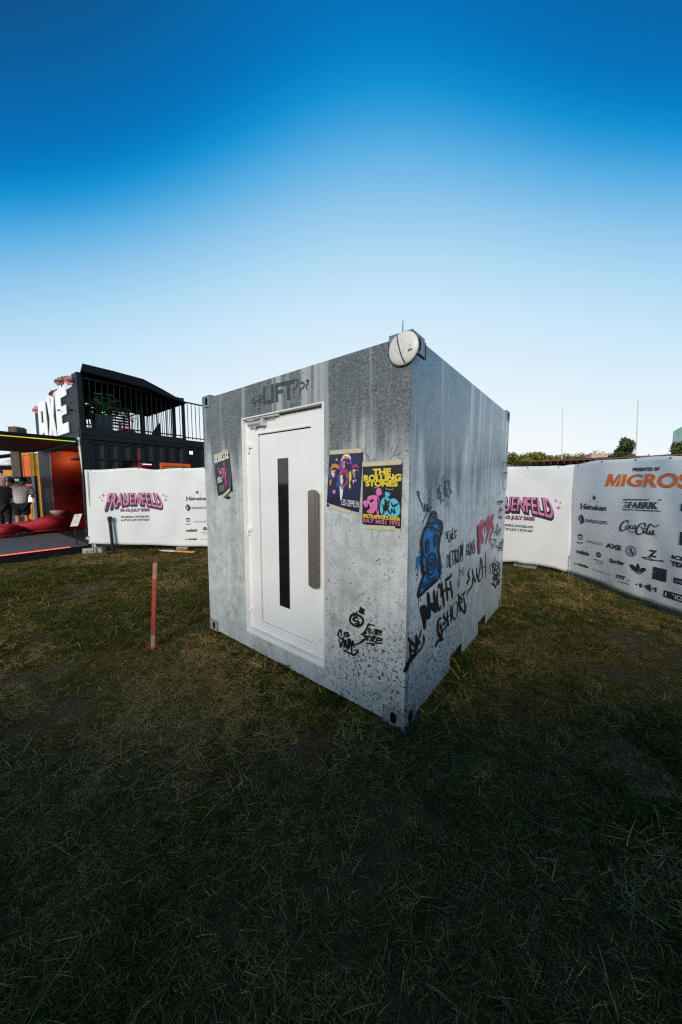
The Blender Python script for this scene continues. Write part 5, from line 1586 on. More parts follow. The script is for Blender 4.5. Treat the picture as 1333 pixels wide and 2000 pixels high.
    mb.build('script_logo', M['b_ink'], parent, 'flowing script logo Coca-Cola')
    T('short_brand_lettering', zc7, ((440, 180), (636, 214), (631, 274), (438, 233)), 'AXE', 0.06)
    mb = MB()
    c_ = K(zc7, (750, 277))[0]
    disc(mb, w, c_, 0.082, 0.004, 28, ring=0.006)
    disc(mb, w, c_, 0.056, 0.004, 28, ring=0.004)
    for k in range(22):
        t = k * 2 * math.pi / 22
        a_, b_ = math.cos(t), math.sin(t)
        stroke(mb, w, [(c_[0] + .061 * a_, c_[1] + .061 * b_), (c_[0] + .072 * a_, c_[1] + .072 * b_)], 0.009, 0.0042, smooth=False, taper=0)
    for pts in ([(-.02, .03), (.0, .045), (.015, .02), (-.01, .0), (-.03, .01)], [(-.01, .005), (.03, .0), (.035, -.03), (.005, -.025)], [(.0, -.02), (-.02, -.045), (-.03, -.03)], [(.03, -.02), (.03, -.05), (.015, -.05)]):
        blob(mb, w, [(c_[0] + a, c_[1] + b) for a, b in pts], 0.0046)
    mb.build('round_seal', M['b_ink'], parent)
    mb = print_text(w, K(zc7, (952, 258), (1048, 272), (1042, 356), (946, 340)), 'Z', 0.004, 0.05)
    for pts in ([(880, 338), (900, 350), (950, 350), (1000, 378), (1060, 390), (1120, 402)], [(880, 338), (905, 360), (960, 378), (1010, 392)], [(1130, 402), (1100, 385), (1060, 395)]):
        stroke(mb, w, K(zc7, *pts), 0.012, 0.0044)
    mb.build('ribbon_letter_logo', M['b_ink'], parent)
    T('drink_lettering', zc7, ((475, 356), (670, 396), (664, 458), (475, 416)), 'Sprite', 0.05, 0.2)
    mb = MB()
    for pts in ([(825, 420), (848, 460), (838, 500), (820, 500), (804, 470)], [(735, 432), (780, 440), (806, 480), (812, 500), (770, 490), (745, 465)], [(915, 478), (870, 475), (840, 505), (880, 520), (912, 505)]):
        blob(mb, w, K(zc7, *pts), 0.004)
    for k, (xa, xb, y) in enumerate(((760, 905, 497), (775, 895, 513), (800, 875, 531))):
        stroke(mb, w, K(zc7, (xa, y - 8), ((xa + xb) / 2, y + 8), (xb, y + 10)), 0.012, 0.0044, taper=0.3)
    mb.build('three_leaf_emblem', M['b_ink'], parent)
    mb = MB()
    bars(mb, w, K(zc7, (1001, 458), (1163, 493), (1152, 641), (991, 599)))
    mb.mi = 1
    print_text(w, K(zc7, (1008, 505), (1152, 538), (1148, 566), (1004, 532)), 'ACTIV', 0.006, 0.05, mb=mb)
    for i in range(6):
        bars(mb, w, K(zc7, (1036 + 13 * i, 557 + 3 * i), (1045 + 13 * i, 559 + 3 * i), (1045 + 13 * i, 567 + 3 * i), (1036 + 13 * i, 565 + 3 * i)), 0.006)
    mb.build('dark_square_logo', [M['b_ink'], M['b_grey']], parent)
    mb = print_text(w, K(zc7, (562, 545), (692, 575), (690, 626), (562, 590)), '777', 0.004, 0.06, 0.15)
    mb.mi = 1
    print_text(w, K(zc7, (696, 596), (738, 608), (736, 640), (694, 626)), '.ch', 0.004, 0.0, mb=mb)
    for i in range(9):
        bars(mb, w, K(zc7, (592 + 16 * i, 620 + 4.4 * i), (604 + 16 * i, 623 + 4.4 * i), (604 + 16 * i, 636 + 4.4 * i), (592 + 16 * i, 632 + 4.4 * i)))
    mb.build('sevens_logo', [M['b_ink'], M['b_grey']], parent)
    mb = MB()
    for x, h_, d_ in ((812, 10, 20), (852, 28, 24), (885, 10, 16), (913, 24, 18), (938, 34, 20), (962, 46, 20), (992, 12, 20), (1030, 30, 26)):
        y = 665 + (x - 805) * .27
        bars(mb, w, K(zc7, (x - d_ / 2, y - h_), (x + d_ / 2, y - h_ + d_ * .27), (x + d_ / 2, y + h_), (x - d_ / 2, y + h_ - d_ * .27)))
    mb.build('sound_bars_logo', M['b_ink'], parent)
    mb = MB()
    bars(mb, w, K(zc7, (1126, 731), (1390, 800), (1384, 890), (1120, 806)))
    mb.mi = 1
    print_text(w, K(zc7, (1146, 755), (1372, 815), (1366, 868), (1142, 800)), 'LYRICS', 0.006, 0.04, mb=mb)
    mb.build('dark_bar_logo', [M['b_ink'], M['vinyl']], parent)
    mb = MB()
    bars(mb, w, K(zc7, (1254, 580), (1420, 622), (1414, 692), (1248, 648)))
    mb.mi = 1
    print_text(w, K(zc7, (1275, 606), (1400, 636), (1396, 668), (1272, 638)), 'M-', 0.006, 0.05, mb=mb)
    mb.build('dark_bar_logo', [M['b_ink'], M['b_grey']], parent)
    mb = print_text(w, K(zc7, (1228, 318), (1400, 352), (1396, 402), (1224, 366)), 'ICE', 0.004, 0.06)
    print_text(w, K(zc7, (1222, 392), (1400, 428), (1396, 486), (1216, 446)), 'TEA', 0.004, 0.06, mb=mb)
    bars(mb, w, K(zc7, (1200, 384), (1400, 424), (1400, 432), (1200, 392)), 0.0046)
    mb.build('drink_stack_lettering', M['b_ink'], parent)
    mb = print_text(w, K(zc6, (1322, 606), (1440, 610), (1436, 720), (1318, 712)), 'S', 0.004, 0.08)
    bars(mb, w, K(zc7, (1322, 50), (1460, 78), (1452, 232), (1314, 200)))
    mb.build('edge_logo', M['b_ink'], parent)

sponsors(ban_c, BC, 0)
hA = BA.px(150 + .195 * 1098, 880 + .195 * 500)
hC = BC.px(*zc6(140, 680))
sponsors(ban_a, Rel(BA, hA[0] - hC[0], hA[1] - hC[1]), 1)
zA = ZP(150, 880, 0.195)
mb = MB()
bars(mb, BA, [BA.px(*zA(*p)) for p in ((92, 855), (134, 855), (134, 898), (92, 898))])
bars(mb, BA, [BA.px(*zA(*p)) for p in ((120, 900), (138, 900), (138, 910), (120, 910))])
disc(mb, BA, BA.px(*zA(103, 800)), 0.035, 0.004, 18, ring=0.008)
bars(mb, BA, [BA.px(*zA(*p)) for p in ((88, 706), (104, 706), (104, 720), (88, 720))])
mb.mi = 1
print_text(BA, [BA.px(*zA(*p)) for p in ((100, 862), (130, 862), (130, 892), (100, 892))], 'AJ', 0.006, 0.05, mb=mb)
mb.build('edge_logos', [M['b_ink'], M['vinyl']], ban_a)

# fence feet, lath, small things at the banner's foot
FEET = 'concrete feet of the fence'
def fence_foot(p, ang, label, sx=0.52, sy=0.23, sz=0.13):
    r = empty('ballast_block', (p[0], p[1], GZ), label, 'ballast block', FEET, ang)
    mb = MB()
    pr_ = [(-sx / 2, 0), (sx / 2, 0), (sx / 2, sz * .75), (sx * .42, sz), (-sx * .42, sz), (-sx / 2, sz * .75)]
    mb.prism([(x, -sy / 2, z) for x, z in pr_], (0, sy, 0))
    o = mb.build('block', M['concrete_block'], None, bevel=0.008)
    o.parent = r
    mb = MB()
    for x in (-0.13, 0.13):
        mb.lathe((x, 0, sz + 0.001), [(0.022, 0.0), (0.026, 0.004), (0.026, 0.008), (0.018, 0.008), (0.018, 0.002)], 12)
    mb.tube([(-0.05, -sy / 2 - 0.005, sz * .3), (-0.05, -sy / 2 - 0.02, sz * .6), (0.05, -sy / 2 - 0.02, sz * .6), (0.05, -sy / 2 - 0.005, sz * .3)], 0.008, 6)
    o = mb.build('lifting_loop', M['galv'], None)
    o.parent = r
    return r
pf = on_z(175, 1081)
fence_foot((pf[0], pf[1] + 0.08), 0.25, 'pale concrete fence foot at the left end of the banner, beside the notice stand')
pf = on_z(1036, 1111)
fence_foot((pf[0], pf[1] + 0.16), -0.72, 'pale concrete fence foot under the banner right of the cabin', sx=0.40)
pf = on_z(357, 1073)
fence_foot((pf[0], pf[1] + 0.02), 0.15, 'small beige fence foot showing below the left banner, behind the lath', sx=0.26, sy=0.16, sz=0.09)
a_, b_ = on_z(313, 1076.5), on_z(381, 1080)
lath = empty('marking_lath', tuple((a_ + b_) / 2), 'orange and white painted lath lying on the grass below the left banner', 'lath')
ax = (b_ - a_) / np.linalg.norm(b_ - a_)
ay = V3(-ax[1], ax[0], 0)
Ln = np.linalg.norm(b_ - a_)
for nm, mt, f0, f1_ in (('white_half', 'wood_white', 0, .42), ('orange_half', 'wood_orange', .42, 1.0)):
    mb = MB()
    mb.frame(a_ + ax * Ln * (f0 + f1_) / 2 + UPZ * 0.022, ax, ay, UPZ, Ln * (f1_ - f0), 0.075, 0.028)
    mb.build(nm, M[mt], lath, bevel=0.003)

# black queue post
p = on_z(222, 1082.5)
qp = empty('queue_post', tuple(p), 'black queue post on a round base in front of the left banner', 'queue post')
mb = MB()
mb.lathe(p, [(0.17, 0.0), (0.17, 0.012), (0.15, 0.03), (0.05, 0.045), (0.035, 0.06)], 24)
mb.build('base_disc', M['black_plastic'], qp, smooth=False)
lean = V3(-0.035, 0, 0)
mb = MB()
mb.tube([p + UPZ * 0.05, p + UPZ * 0.82 + lean], 0.034, 14)
mb.build('post', M['black_plastic'], qp)
mb = MB()
mb.lathe(p + lean + UPZ * 0.80, [(0.036, 0), (0.047, 0.01), (0.047, 0.09), (0.040, 0.105), (0.0, 0.11)], 16)
mb.build('belt_head', M['black_plastic'], qp, bevel=0.002)

# notice stand
p = on_z(152, 1083)
ns = empty('notice_stand', tuple(p), 'cream notice card on a thin black stand beside the deck', 'sign')
mb = MB()
mb.box(p + V3(-0.17, -0.13, 0), p + V3(0.17, 0.13, 0.012))
mb.build('base_plate', M['grey_box'], ns, bevel=0.002)
mb = MB()
mb.tube([p + UPZ * 0.01, p + UPZ * 0.64], 0.017, 10)
mb.build('pole', M['black_plastic'], ns)
nc = at_y(149.5, 1016, p[1])
tilt = V3(0, -math.cos(0.5), math.sin(0.5))
NW = Wall(nc, (1, 0, 0), tilt)
upn = V3(0, math.sin(0.5), math.cos(0.5))
mb = MB()
mb.frame(nc, V3(.99, 0, 0.09), tilt, upn, 0.185, 0.010, 0.31)
card = mb.build('card', M['paper'], ns, bevel=0.001)
mb = MB()
for i, (w_, z_) in enumerate(((0.05, 0.10), (0.12, 0.03), (0.12, 0.0), (0.10, -0.03), (0.12, -0.06))):
    mb.frame(nc + upn * z_ + tilt * 0.0065, V3(1, 0, 0.09), tilt, upn, w_, 0.002, 0.03 if i == 0 else 0.006)
mb.build('printed_lines', M['b_grey'], card)

# ================================================================== marking stake
p = on_z(299, 1263)
st = empty('marking_stake', tuple(p), 'square red painted wooden stake with a faded top, standing in the lawn', 'stake')
axs, ays = V3(0.93, 0.36, 0), V3(-0.36, 0.93, 0)
top_ = at_y(303.5, 1099, p[1] + 0.02)
ht = top_[2] - p[2]
ld = V3(top_[0] - p[0], top_[1] - p[1], 0)
def stake_piece(name, m, f0, f1, parent, wd_=0.036, cap=0.0):
    mb = MB()
    q0, q1 = p + ld * f0 + UPZ * ht * f0, p + ld * f1 + UPZ * ht * f1
    ring = lambda c, w_: [c + axs * a * w_ / 2 + ays * b * w_ / 2 for a, b in ((-1, -1), (1, -1), (1, 1), (-1, 1))]
    pts = ring(q0, wd_) + ring(q1, wd_)
    fs = [(0, 1, 5, 4), (1, 2, 6, 5), (2, 3, 7, 6), (3, 0, 4, 7), (3, 2, 1, 0)]
    if cap:
        pts += ring(q1 + UPZ * cap, wd_ * 0.8)
        fs += [(4, 5, 9, 8), (5, 6, 10, 9), (6, 7, 11, 10), (7, 4, 8, 11), (8, 9, 10, 11)]
    else:
        fs += [(4, 5, 6, 7)]
    mb.add(pts, fs)
    mb.build(name, M[m], parent, bevel=0.003)
stake_piece('bare_foot', 'stake_wood', -0.12, 0.15, st, 0.0355)
stake_piece('red_shaft', 'stake_red', 0.15, 0.815, st)
stake_piece('faded_top', 'stake_pale', 0.815, 0.985, st, 0.0355, 0.012)

# ================================================================== drinks booth made of black containers
BC0 = V3(-6.10, 7.55, 0)
BR_, BL_ = V3(0.60, 0.80, 0), V3(-0.80, 0.60, 0)
FACE = Wall(BC0, BR_, -BL_)                          # short end towards the cabin
SIGN = Wall(BC0, BL_, -BR_)                          # long side with the letters
DZ = 0.20
booth = empty('bar_container', tuple(BC0 + BR_ * 1.22 + BL_ * 2.2), 'black two storey container bar with a roof terrace, left behind the banner', 'container bar')
def corrugated(w, u0, u1, z0, z1, name, parent, period=0.28, dep=0.036):
    mb = MB()
    u, prof = u0, []
    while u < u1:
        prof += [(u, 0), (u + period * .26, 0), (u + period * .5, -dep), (u + period * .76, -dep)]
        u += period
    prof = [q for q in prof if q[0] <= u1] + [(u1, 0)]
    vs = [w.at(a, z0, b) for a, b in prof] + [w.at(a, z1, b) for a, b in prof]
    n = len(prof)
    mb.add(vs, [(i, i + 1, n + i + 1, n + i) for i in range(n - 1)])
    return mb.build(name, M['black_steel'], parent)
FL = 2.98
h0 = [FACE.px(*q) for q in ((240, 901), (297, 901), (312, 901), (370.5, 902))]
zh = (h0[0][1] + h0[2][1]) / 2
WU = 2.50
corrugated(FACE, 0.16, WU - 0.12, zh + 0.002, 2.70, 'wall', booth)
corrugated(FACE, 0.16, h0[0][0] - 0.01, DZ, zh, 'wall', booth)
mb = MB()
mb.wbox(FACE, 0.16, WU - 0.12, zh - 0.01, zh + 0.03, -0.05, 0.012)
mb.build('hatch_lintel', M['black_steel'], booth)
for u0_, u1_ in ((0.0, 0.16), (WU - 0.12, WU)):
    mb = MB()
    mb.wbox(FACE, u0_, u1_, GZ, 2.72, -0.14, 0.01)
    mb.build('corner_post', M['black_steel'], booth, bevel=0.008)
mb = MB()
mb.wbox(FACE, 0.0, WU, 2.70, FL, -0.12, 0.03)
mb.wbox(FACE, 0.0, WU, 2.80, 2.835, 0.03, 0.042)
mb.build('terrace_beam', M['black_steel'], booth, bevel=0.006)
mb = MB()
mb.frame(BC0 + BR_ * (WU / 2 + .0) + BL_ * 2.25 + UPZ * (FL - 0.06), BR_, BL_, UPZ, WU - 0.02, 4.2, 0.05)
mb.build('terrace_floor', M['black_steel'], booth)
mb = MB()
mb.wbox(FACE, h0[1][0] + 0.01, h0[2][0] - 0.004, DZ, zh - 0.011, -0.04, 0.0)
mb.build('hatch_mullion', M['black_steel'], booth)
mb = MB()
mb.wbox(FACE, 0.17, WU - 0.13, zh + 0.035, zh + 0.08, -1.7, -0.06)
mb.build('hatch_ceiling', M['black_steel'], booth)
mb = MB()
mb.wbox(SIGN, 0.0, 4.45, 2.602, 2.66, -1.4, -0.11)
mb.wbox(SIGN, 0.42, 4.45, 2.56, 2.715, -0.10, -0.002)
mb.build('room_ceiling', M['black_steel'], booth)
# service hatch: red inside, orange shutter
mb = MB()
mb.wbox(FACE, h0[0][0] - 0.2, h0[3][0] + 0.1, DZ, zh - 0.012, -1.6, -1.5)
mb.build('red_lining', M['red_panel'], booth)
ou0, ou1 = h0[2][0], h0[3][0]
mb = MB()
for a in ((ou0, ou1, zh - 0.10, zh - 0.012), (ou0, ou0 + 0.07, 1.2, zh - 0.10), (ou1 - 0.07, ou1, 1.2, zh - 0.10)):
    mb.wbox(FACE, *a, -0.02, 0.05)
sh_ = mb.build('orange_shutter', M['orange_bright'], booth, bevel=0.006)
mb = MB()
mb.wbox(FACE, ou0 + 0.05, ou1 - 0.05, 1.2, zh - 0.08, -0.03, 0.005)
for k in range(5):
    u = ou0 + 0.12 + k * (ou1 - ou0 - 0.24) / 4
    mb.wbox(FACE, u - 0.02, u + 0.02, 1.2, zh - 0.10, 0.005, 0.02)
mb.build('shutter_panel', M['orange_paint'], sh_)
mb = MB()
cl = FACE.px(371.5, 884)
mb.wbox(FACE, cl[0] - 0.02, cl[0] + 0.06, cl[1] - 0.05, cl[1] + 0.04, 0.01, 0.05)
mb.build('wall_lamp', M['lamp_white'], booth)
# upper sign wall and lower red room on the long side
mb = MB()
mb.wbox(SIGN, 0.0, 0.40, 2.72, 4.22, -0.10, 0.0)
mb.wbox(SIGN, 0.40, 4.5, 2.72, 3.98, -0.10, -0.02)
mb.build('sign_wall', M['black_steel'], booth, bevel=0.004)
mb = MB()
mb.wbox(FACE, 0.002, 0.07, FL, 4.20, -0.09, 0.005)
mb.build('sign_return', M['black_steel'], booth)
mb = MB()
mb.wbox(SIGN, 3.0, 4.45, DZ, 2.60, -0.10, 0.0)
mb.build('dark_side_wall', M['black_steel'], booth)
mb = MB()
mb.wbox(SIGN, 0.02, 3.0, DZ, 2.60, -1.3, -1.2)
mb.wbox(SIGN, 2.9, 3.0, DZ, 2.60, -1.2, -0.0)
red_wall = mb.build('red_room_lining', M['red_panel'], booth)
mb = MB()
for k in range(9):
    u = 0.15 + k * 0.32
    mb.wbox(SIGN, u, u + 0.05, DZ, 2.5, -1.2, -1.17)
mb.build('lining_rib', M['red_panel'], red_wall, kind='stuff')
mb = MB()
mb.wbox(SIGN, 0.5, 1.7, 1.05, 1.12, -1.1, -0.7)
mb.wbox(SIGN, 0.5, 1.7, 1.12, 1.45, -1.15, -0.95)
mb.wbox(SIGN, 1.1, 1.6, 1.45, 1.75, -1.1, -0.8)
mb.build('bar_counter', M['pot'], booth)
mb = MB()
mb.wbox(SIGN, 0.75, 1.35, 1.13, 1.60, -0.80, -0.72)
mb.build('steel_machine', M['galv'], booth, bevel=0.01)
for u in (0.6, 0.72, 1.6):
    mb = MB()
    mb.lathe(SIGN.at(u, 1.45, -1.0), [(0.035, 0), (0.035, 0.16), (0.012, 0.22), (0.012, 0.30)], 8)
    mb.build('bottle', M['orange_paint'], booth)
mb = MB()
rr = random.Random(3)
for _ in range(26):
    c_ = SIGN.at(1.3 + rr.uniform(-.25, .25), 2.02 + rr.uniform(-.13, .13), -0.9 + rr.uniform(-.1, .1))
    a = V3(rr.uniform(-1, 1), rr.uniform(-1, 1), rr.uniform(-1, 1)) * 0.07
    b = V3(rr.uniform(-1, 1), rr.uniform(-1, 1), rr.uniform(-1, 1)) * 0.05
    mb.add([c_ - a, c_ + b, c_ + a, c_ - b], [(0, 1, 2, 3)])
mb.build('dried_flowers', M['stake_wood'], booth, kind='stuff')
# room beyond the right-hand post: a second black container
bar2 = empty('black_container', tuple(BC0 + BR_ * 4.2 + BL_ * 1.4), 'second black container just left of the cabin, behind the banner', 'container')
corrugated(Wall(BC0 - BL_ * -0.25, BR_, -BL_), WU + 0.12, 6.2, GZ, 2.78, 'wall', bar2)
mb = MB()
W2 = Wall(BC0 + BL_ * 0.25, BR_, -BL_)
mb.wbox(W2, WU + 0.04, 6.2, 2.78, FL - 0.01, -2.3, 0.03)
mb.build('roof', M['black_steel'], bar2)
mb = MB()
mb.wbox(W2, WU + 0.04, WU + 0.14, GZ, 2.78, -0.12, 0.02)
mb.build('corner_post', M['black_steel'], bar2)
# terrace railings: every bar its own piece
def railing(name, w, u0, u1, z0, z1, step, label, posts=(), off=0.0):
    r = empty(name, tuple(w.at((u0 + u1) / 2, z0, off)), label, 'railing', 'railings of the roof terrace')
    mb = MB()
    mb.wbox(w, u0, u1, z1 - 0.035, z1, off - 0.02, off + 0.02)
    mb.wbox(w, u0, u1, z0 + 0.06, z0 + 0.09, off - 0.012, off + 0.012)
    mb.build('rail', M['black_steel'], r)
    base = None
    n = int((u1 - u0) / step)
    for k in range(n + 1):
        c = w.at(u0 + k * step, (z0 + z1) / 2, off)
        if base is None:
            mb = MB()
            mb.frame((0, 0, 0), w.u, w.n, UPZ, 0.014, 0.014, z1 - z0 - 0.04)
            base = mb.build('bar', M['black_steel'], None)
            b = base
        else:
            b = base.copy()
            COL.objects.link(b)
        b.parent = r
        b.location = tuple(c - V3(*r.location))
    for u in posts:
        mb = MB()
        mb.wbox(w, u - 0.03, u + 0.03, z0 - 0.03, z1 + 0.005, off - 0.03, off + 0.03)
        mb.build('post', M['black_steel'], r)
    return r
RT = FL + 1.16
railing('terrace_railing', FACE, 0.12, WU - 0.03, FL, RT, 0.125, 'black bar railing along the terrace edge under the canopy', (WU - 0.03,), -0.05)
railing('terrace_railing', W2, WU + 0.10, 5.6, FL, RT - 0.02, 0.125, 'black bar railing on the rear container, next to the cabin', (WU + 0.10, 5.6), -0.02)
RIGHT_EDGE = Wall(BC0 + BR_ * (WU - 0.06), BL_, BR_)
railing('terrace_railing', RIGHT_EDGE, 0.5, 4.3, FL, RT - 0.05, 0.125, 'black bar railing running away across the terrace', (0.5, 4.3), -0.03)
BACK_EDGE = Wall(BC0 + BL_ * 4.38, BR_, BL_)
railing('terrace_railing', BACK_EDGE, 0.1, WU - 0.2, FL, FL + 0.95, 0.125, 'low black railing at the far side of the terrace', (0.1, WU - 0.2))

# canopy over the terrace
can = empty('terrace_canopy', tuple(BC0 + BR_ * 1.1 + BL_ * 1.2 + UPZ * FL), 'black peaked fabric canopy over the roof terrace', 'canopy')
def cp(u, l, z):
    return BC0 + BR_ * u + BL_ * l + UPZ * z
mb = MB()
mb.add([cp(.07, -.10, 4.24), cp(.17, .15, 4.48), cp(0.80, .15, 4.48), cp(1.48, .14, 4.455), cp(1.98, .10, 4.28), cp(2.46, .05, 4.08), cp(2.50, -.10, 3.98),
        cp(0.8, -.14, 4.20), cp(1.48, -.16, 4.16), cp(2.0, -.14, 4.05),
        cp(0.50, 2.5, 4.06), cp(0.55, 2.2, 4.45), cp(1.24, 2.2, 4.40), cp(2.46, 2.3, 4.02), cp(2.50, 2.45, 3.92), cp(1.24, 2.5, 4.02)],
       [(0, 7, 2, 1), (7, 8, 3, 2), (8, 9, 4, 3), (9, 6, 5, 4), (1, 2, 3, 12, 11), (3, 4, 5, 13, 12), (5, 6, 14, 13), (0, 1, 11, 10), (10, 11, 12, 15), (15, 12, 13, 14)])
o = mb.build('fabric', M['black_fabric'], can)
md = o.modifiers.new('solidify', 'SOLIDIFY')
md.thickness = 0.02
mb = MB()
for (u, l) in ((1.72, 1.0), (0.65, 2.1), (2.2, 2.1)):
    mb.tube([cp(u, l, FL), cp(u, l, 4.3)], 0.045, 10)
mb.build('pole', M['black_steel'], can)
mb = MB()
for (a, b) in (((0.30, .35, 4.36), (0.68, 2.1, 4.34)), ((1.24, .22, 4.38), (1.24, 2.1, 4.34)), ((1.72, 1.0, 4.2), (0.45, 1.0, 4.36)), ((2.3, .08, 4.02), (2.3, 2.3, 3.98))):
    mb.tube([cp(*a), cp(*b)], 0.022, 8)
mb.build('strut', M['black_steel'], can)

# sign letters: A, X, E stand on the terrace edge
LETTERS = {
 'E': [[(0, 0), (1, 0), (1, .22), (.46, .22), (.46, .41), (.90, .41), (.90, .60), (.46, .60), (.46, .79), (1, .79), (1, 1), (0, 1)]],
 'X': [[(0, 0), (.36, 0), (.5, .30), (.64, 0), (1, 0), (.73, .5), (1, 1), (.64, 1), (.5, .70), (.36, 1), (0, 1), (.27, .5)]],
 'A': [[(0, 0), (.36, 0), (.36, .26), (.36, .50), (.36, .78), (.36, 1), (.08, 1)], [(.64, 0), (1, 0), (.92, 1), (.64, 1), (.64, .78), (.64, .50), (.64, .26)],
       [(.36, .78), (.64, .78), (.64, 1), (.36, 1)], [(.36, .26), (.64, .26), (.64, .50), (.36, .50)]],
}
def letter(ch, pxl, pxr, zb, zt, label):
    ul, ur = SIGN.px(pxl, 820)[0], SIGN.px(pxr, 820)[0]
    mb = MB()
    for poly in LETTERS[ch]:
        mb.prism([SIGN.at(ul + (ur - ul) * x, zb + (zt - zb) * y, 0.025) for x, y in poly], tuple(SIGN.n * -0.02))
    c_ = SIGN.at((ul + ur) / 2, zb, 0.05)
    o = mb.build('sign_letter', M['white_sign'], None, label)
    o.data.transform(Matrix.Translation(-Vector(c_)))
    o.location = c_
    setp(o, None, 'sign letter', 'white letters of the terrace sign')
letter('A', 77.0, 93.8, 2.82, 4.03, 'white block letter A, leftmost on the terrace sign')
letter('X', 95.6, 111.4, 2.84, 4.06, 'white block letter X, middle of the terrace sign')
letter('E', 113.2, 135.0, 2.92, 4.06, 'white block letter E, nearest the terrace corner')

# flower-like decorations on top of the sign
def flower(px_, py_, sz, mats_, label, n=7, seed=1, l=0.0):
    r_ = random.Random(seed)
    uu = SIGN.px(px_, py_)
    c_ = SIGN.at(uu[0], uu[1], 0.0)
    root = empty('flower_decoration', tuple(c_), label, 'decoration', 'flower decorations on the terrace sign')
    for k, m in enumerate(mats_):
        mb = MB()
        for i in range(n):
            t = 2 * math.pi * i / n + k * 0.4
            d = V3(math.cos(t) * .8, math.sin(t) * .35, math.sin(t) * 0.75 + .15)
            s_ = V3(-math.sin(t), 0.2, math.cos(t)) * 0.42 * sz
            L_ = sz * r_.uniform(.8, 1.1) * (0.62 if k else 1.0)
            tip = c_ + d * L_
            mb.prism([c_ - d * .1, c_ + d * L_ * .45 + s_ * .8 - V3(0, .25, 0) * sz * .5, tip, c_ + d * L_ * .45 - s_ * .8 - V3(0, .25, 0) * sz * .5], (0, 0.02, 0))
        mb.lathe(c_ + V3(0, -.12 * sz, 0), [(sz * .15, -.2 * sz), (sz * .42, 0), (sz * .3, .25 * sz), (0, .33 * sz)], 8)
        mb.build('petals', M[m], root)
    mb = MB()
    mb.tube([c_, c_ + V3(0.03, 0.02, -0.45)], 0.012, 6)
    mb.build('stem', M['black_steel'], root)
flower(140, 744, 0.23, ['petal', 'petal_pale'], 'large pink flower decoration at the sign corner', seed=1)
flower(119.5, 745, 0.21, ['brown_petal', 'petal_pale'], 'brown flower decoration left of the large pink one', seed=2)
flower(105, 769, 0.17, ['dark_red', 'brown_petal'], 'small dark red flower decoration over the X', n=5, seed=3)
flower(74, 801, 0.24, ['petal'], 'pink flower decoration at the left end of the sign', n=5, seed=4)

# terrace furniture
pc = BC0 + BL_ * 0.55 + BR_ * 0.60 + UPZ * FL
plant = empty('potted_palm', tuple(pc), 'bushy palm in a blue black planter on the terrace', 'plant')
mb = MB()
w_ = 0.20
mb.add([pc + BR_ * a * .17 + BL_ * b * .17 for a, b in ((-1, -1), (1, -1), (1, 1), (-1, 1))] + [pc + BR_ * a * w_ + BL_ * b * w_ + UPZ * 0.42 for a, b in ((-1, -1), (1, -1), (1, 1), (-1, 1))], [(0, 1, 5, 4), (1, 2, 6, 5), (2, 3, 7, 6), (3, 0, 4, 7), (4, 5, 6, 7), (3, 2, 1, 0)])
mb.build('planter', M['pot'], plant, bevel=0.01)
mb = MB()
rr = random.Random(8)
for k in range(64):
    a, e_ = rr.uniform(0, 6.28), rr.uniform(.45, 1.35)
    L_ = rr.uniform(.5, .85)
    d = V3(math.cos(a) * math.cos(e_), math.sin(a) * math.cos(e_), math.sin(e_))
    side_ = V3(-math.sin(a), math.cos(a), 0) * 0.016
    prev = None
    q0 = pc + UPZ * 0.40
    for i in range(5):
        t = i / 4
        c_ = q0 + d * L_ * t + V3(math.cos(a), math.sin(a), 0) * 0.15 * t * t - UPZ * 0.30 * t * t
        cur = [c_ - side_ * (1.2 - t), c_ + side_ * (1.2 - t)]
        if prev is not None:
            mb.add(prev + cur, [(0, 1, 3, 2)])
            for sgn in (-1, 1):
                dd = side_ * sgn * 6 - d * -0.05 - UPZ * 0.05
                mb.add([c_, c_ + dd, c_ + dd * 0.9 + d * 0.03, c_ + d * 0.03], [(0, 1, 2, 3)])
        prev = cur
mb.build('fronds', M['leaf_dark'], plant, kind='stuff')
ld_ = bpy.data.lights.new('plant_spotlight', 'SPOT')
ld_.energy, ld_.color, ld_.spot_size, ld_.shadow_soft_size = 7, (0.05, 1.0, 0.22), math.radians(70), 0.05
lo = bpy.data.objects.new('plant_spotlight', ld_)
COL.objects.link(lo)
lp = pc - BL_ * 0.14 + UPZ * 0.45
lo.location = lp
lo.rotation_euler = Vector(pc + UPZ * 1.0 - lp).to_track_quat('-Z', 'Y').to_euler()
# round-backed dark chair
cc_ = BC0 + BL_ * 1.2 + BR_ * 0.30 + UPZ * FL
ch = empty('terrace_chair', tuple(cc_), 'dark round backed chair beside the palm on the terrace', 'chair')
mb = MB()
mb.lathe(cc_ + UPZ * 0.38, [(0.0, 0.0), (0.24, 0.01), (0.27, 0.04), (0.24, 0.08), (0, 0.085)], 16)
mb.build('seat', M['black_plastic'], ch)
mb = MB()
for a in np.linspace(-0.4, 2.6, 12):
    q_ = cc_ + V3(math.cos(a) * .26, math.sin(a) * .26, 0.44)
    mb.frame(q_ + UPZ * 0.13, (-math.sin(a), math.cos(a), 0), (math.cos(a), math.sin(a), 0), UPZ, 0.085, 0.03, 0.30)
mb.build('backrest', M['black_plastic'], ch)
for a in (0.7, 2.3, 3.9, 5.4):
    mb = MB()
    mb.tube([cc_ + V3(math.cos(a) * .18, math.sin(a) * .18, 0.40), cc_ + V3(math.cos(a) * .25, math.sin(a) * .25, 0.0)], 0.014, 6)
    mb.build('leg', M['black_plastic'], ch)
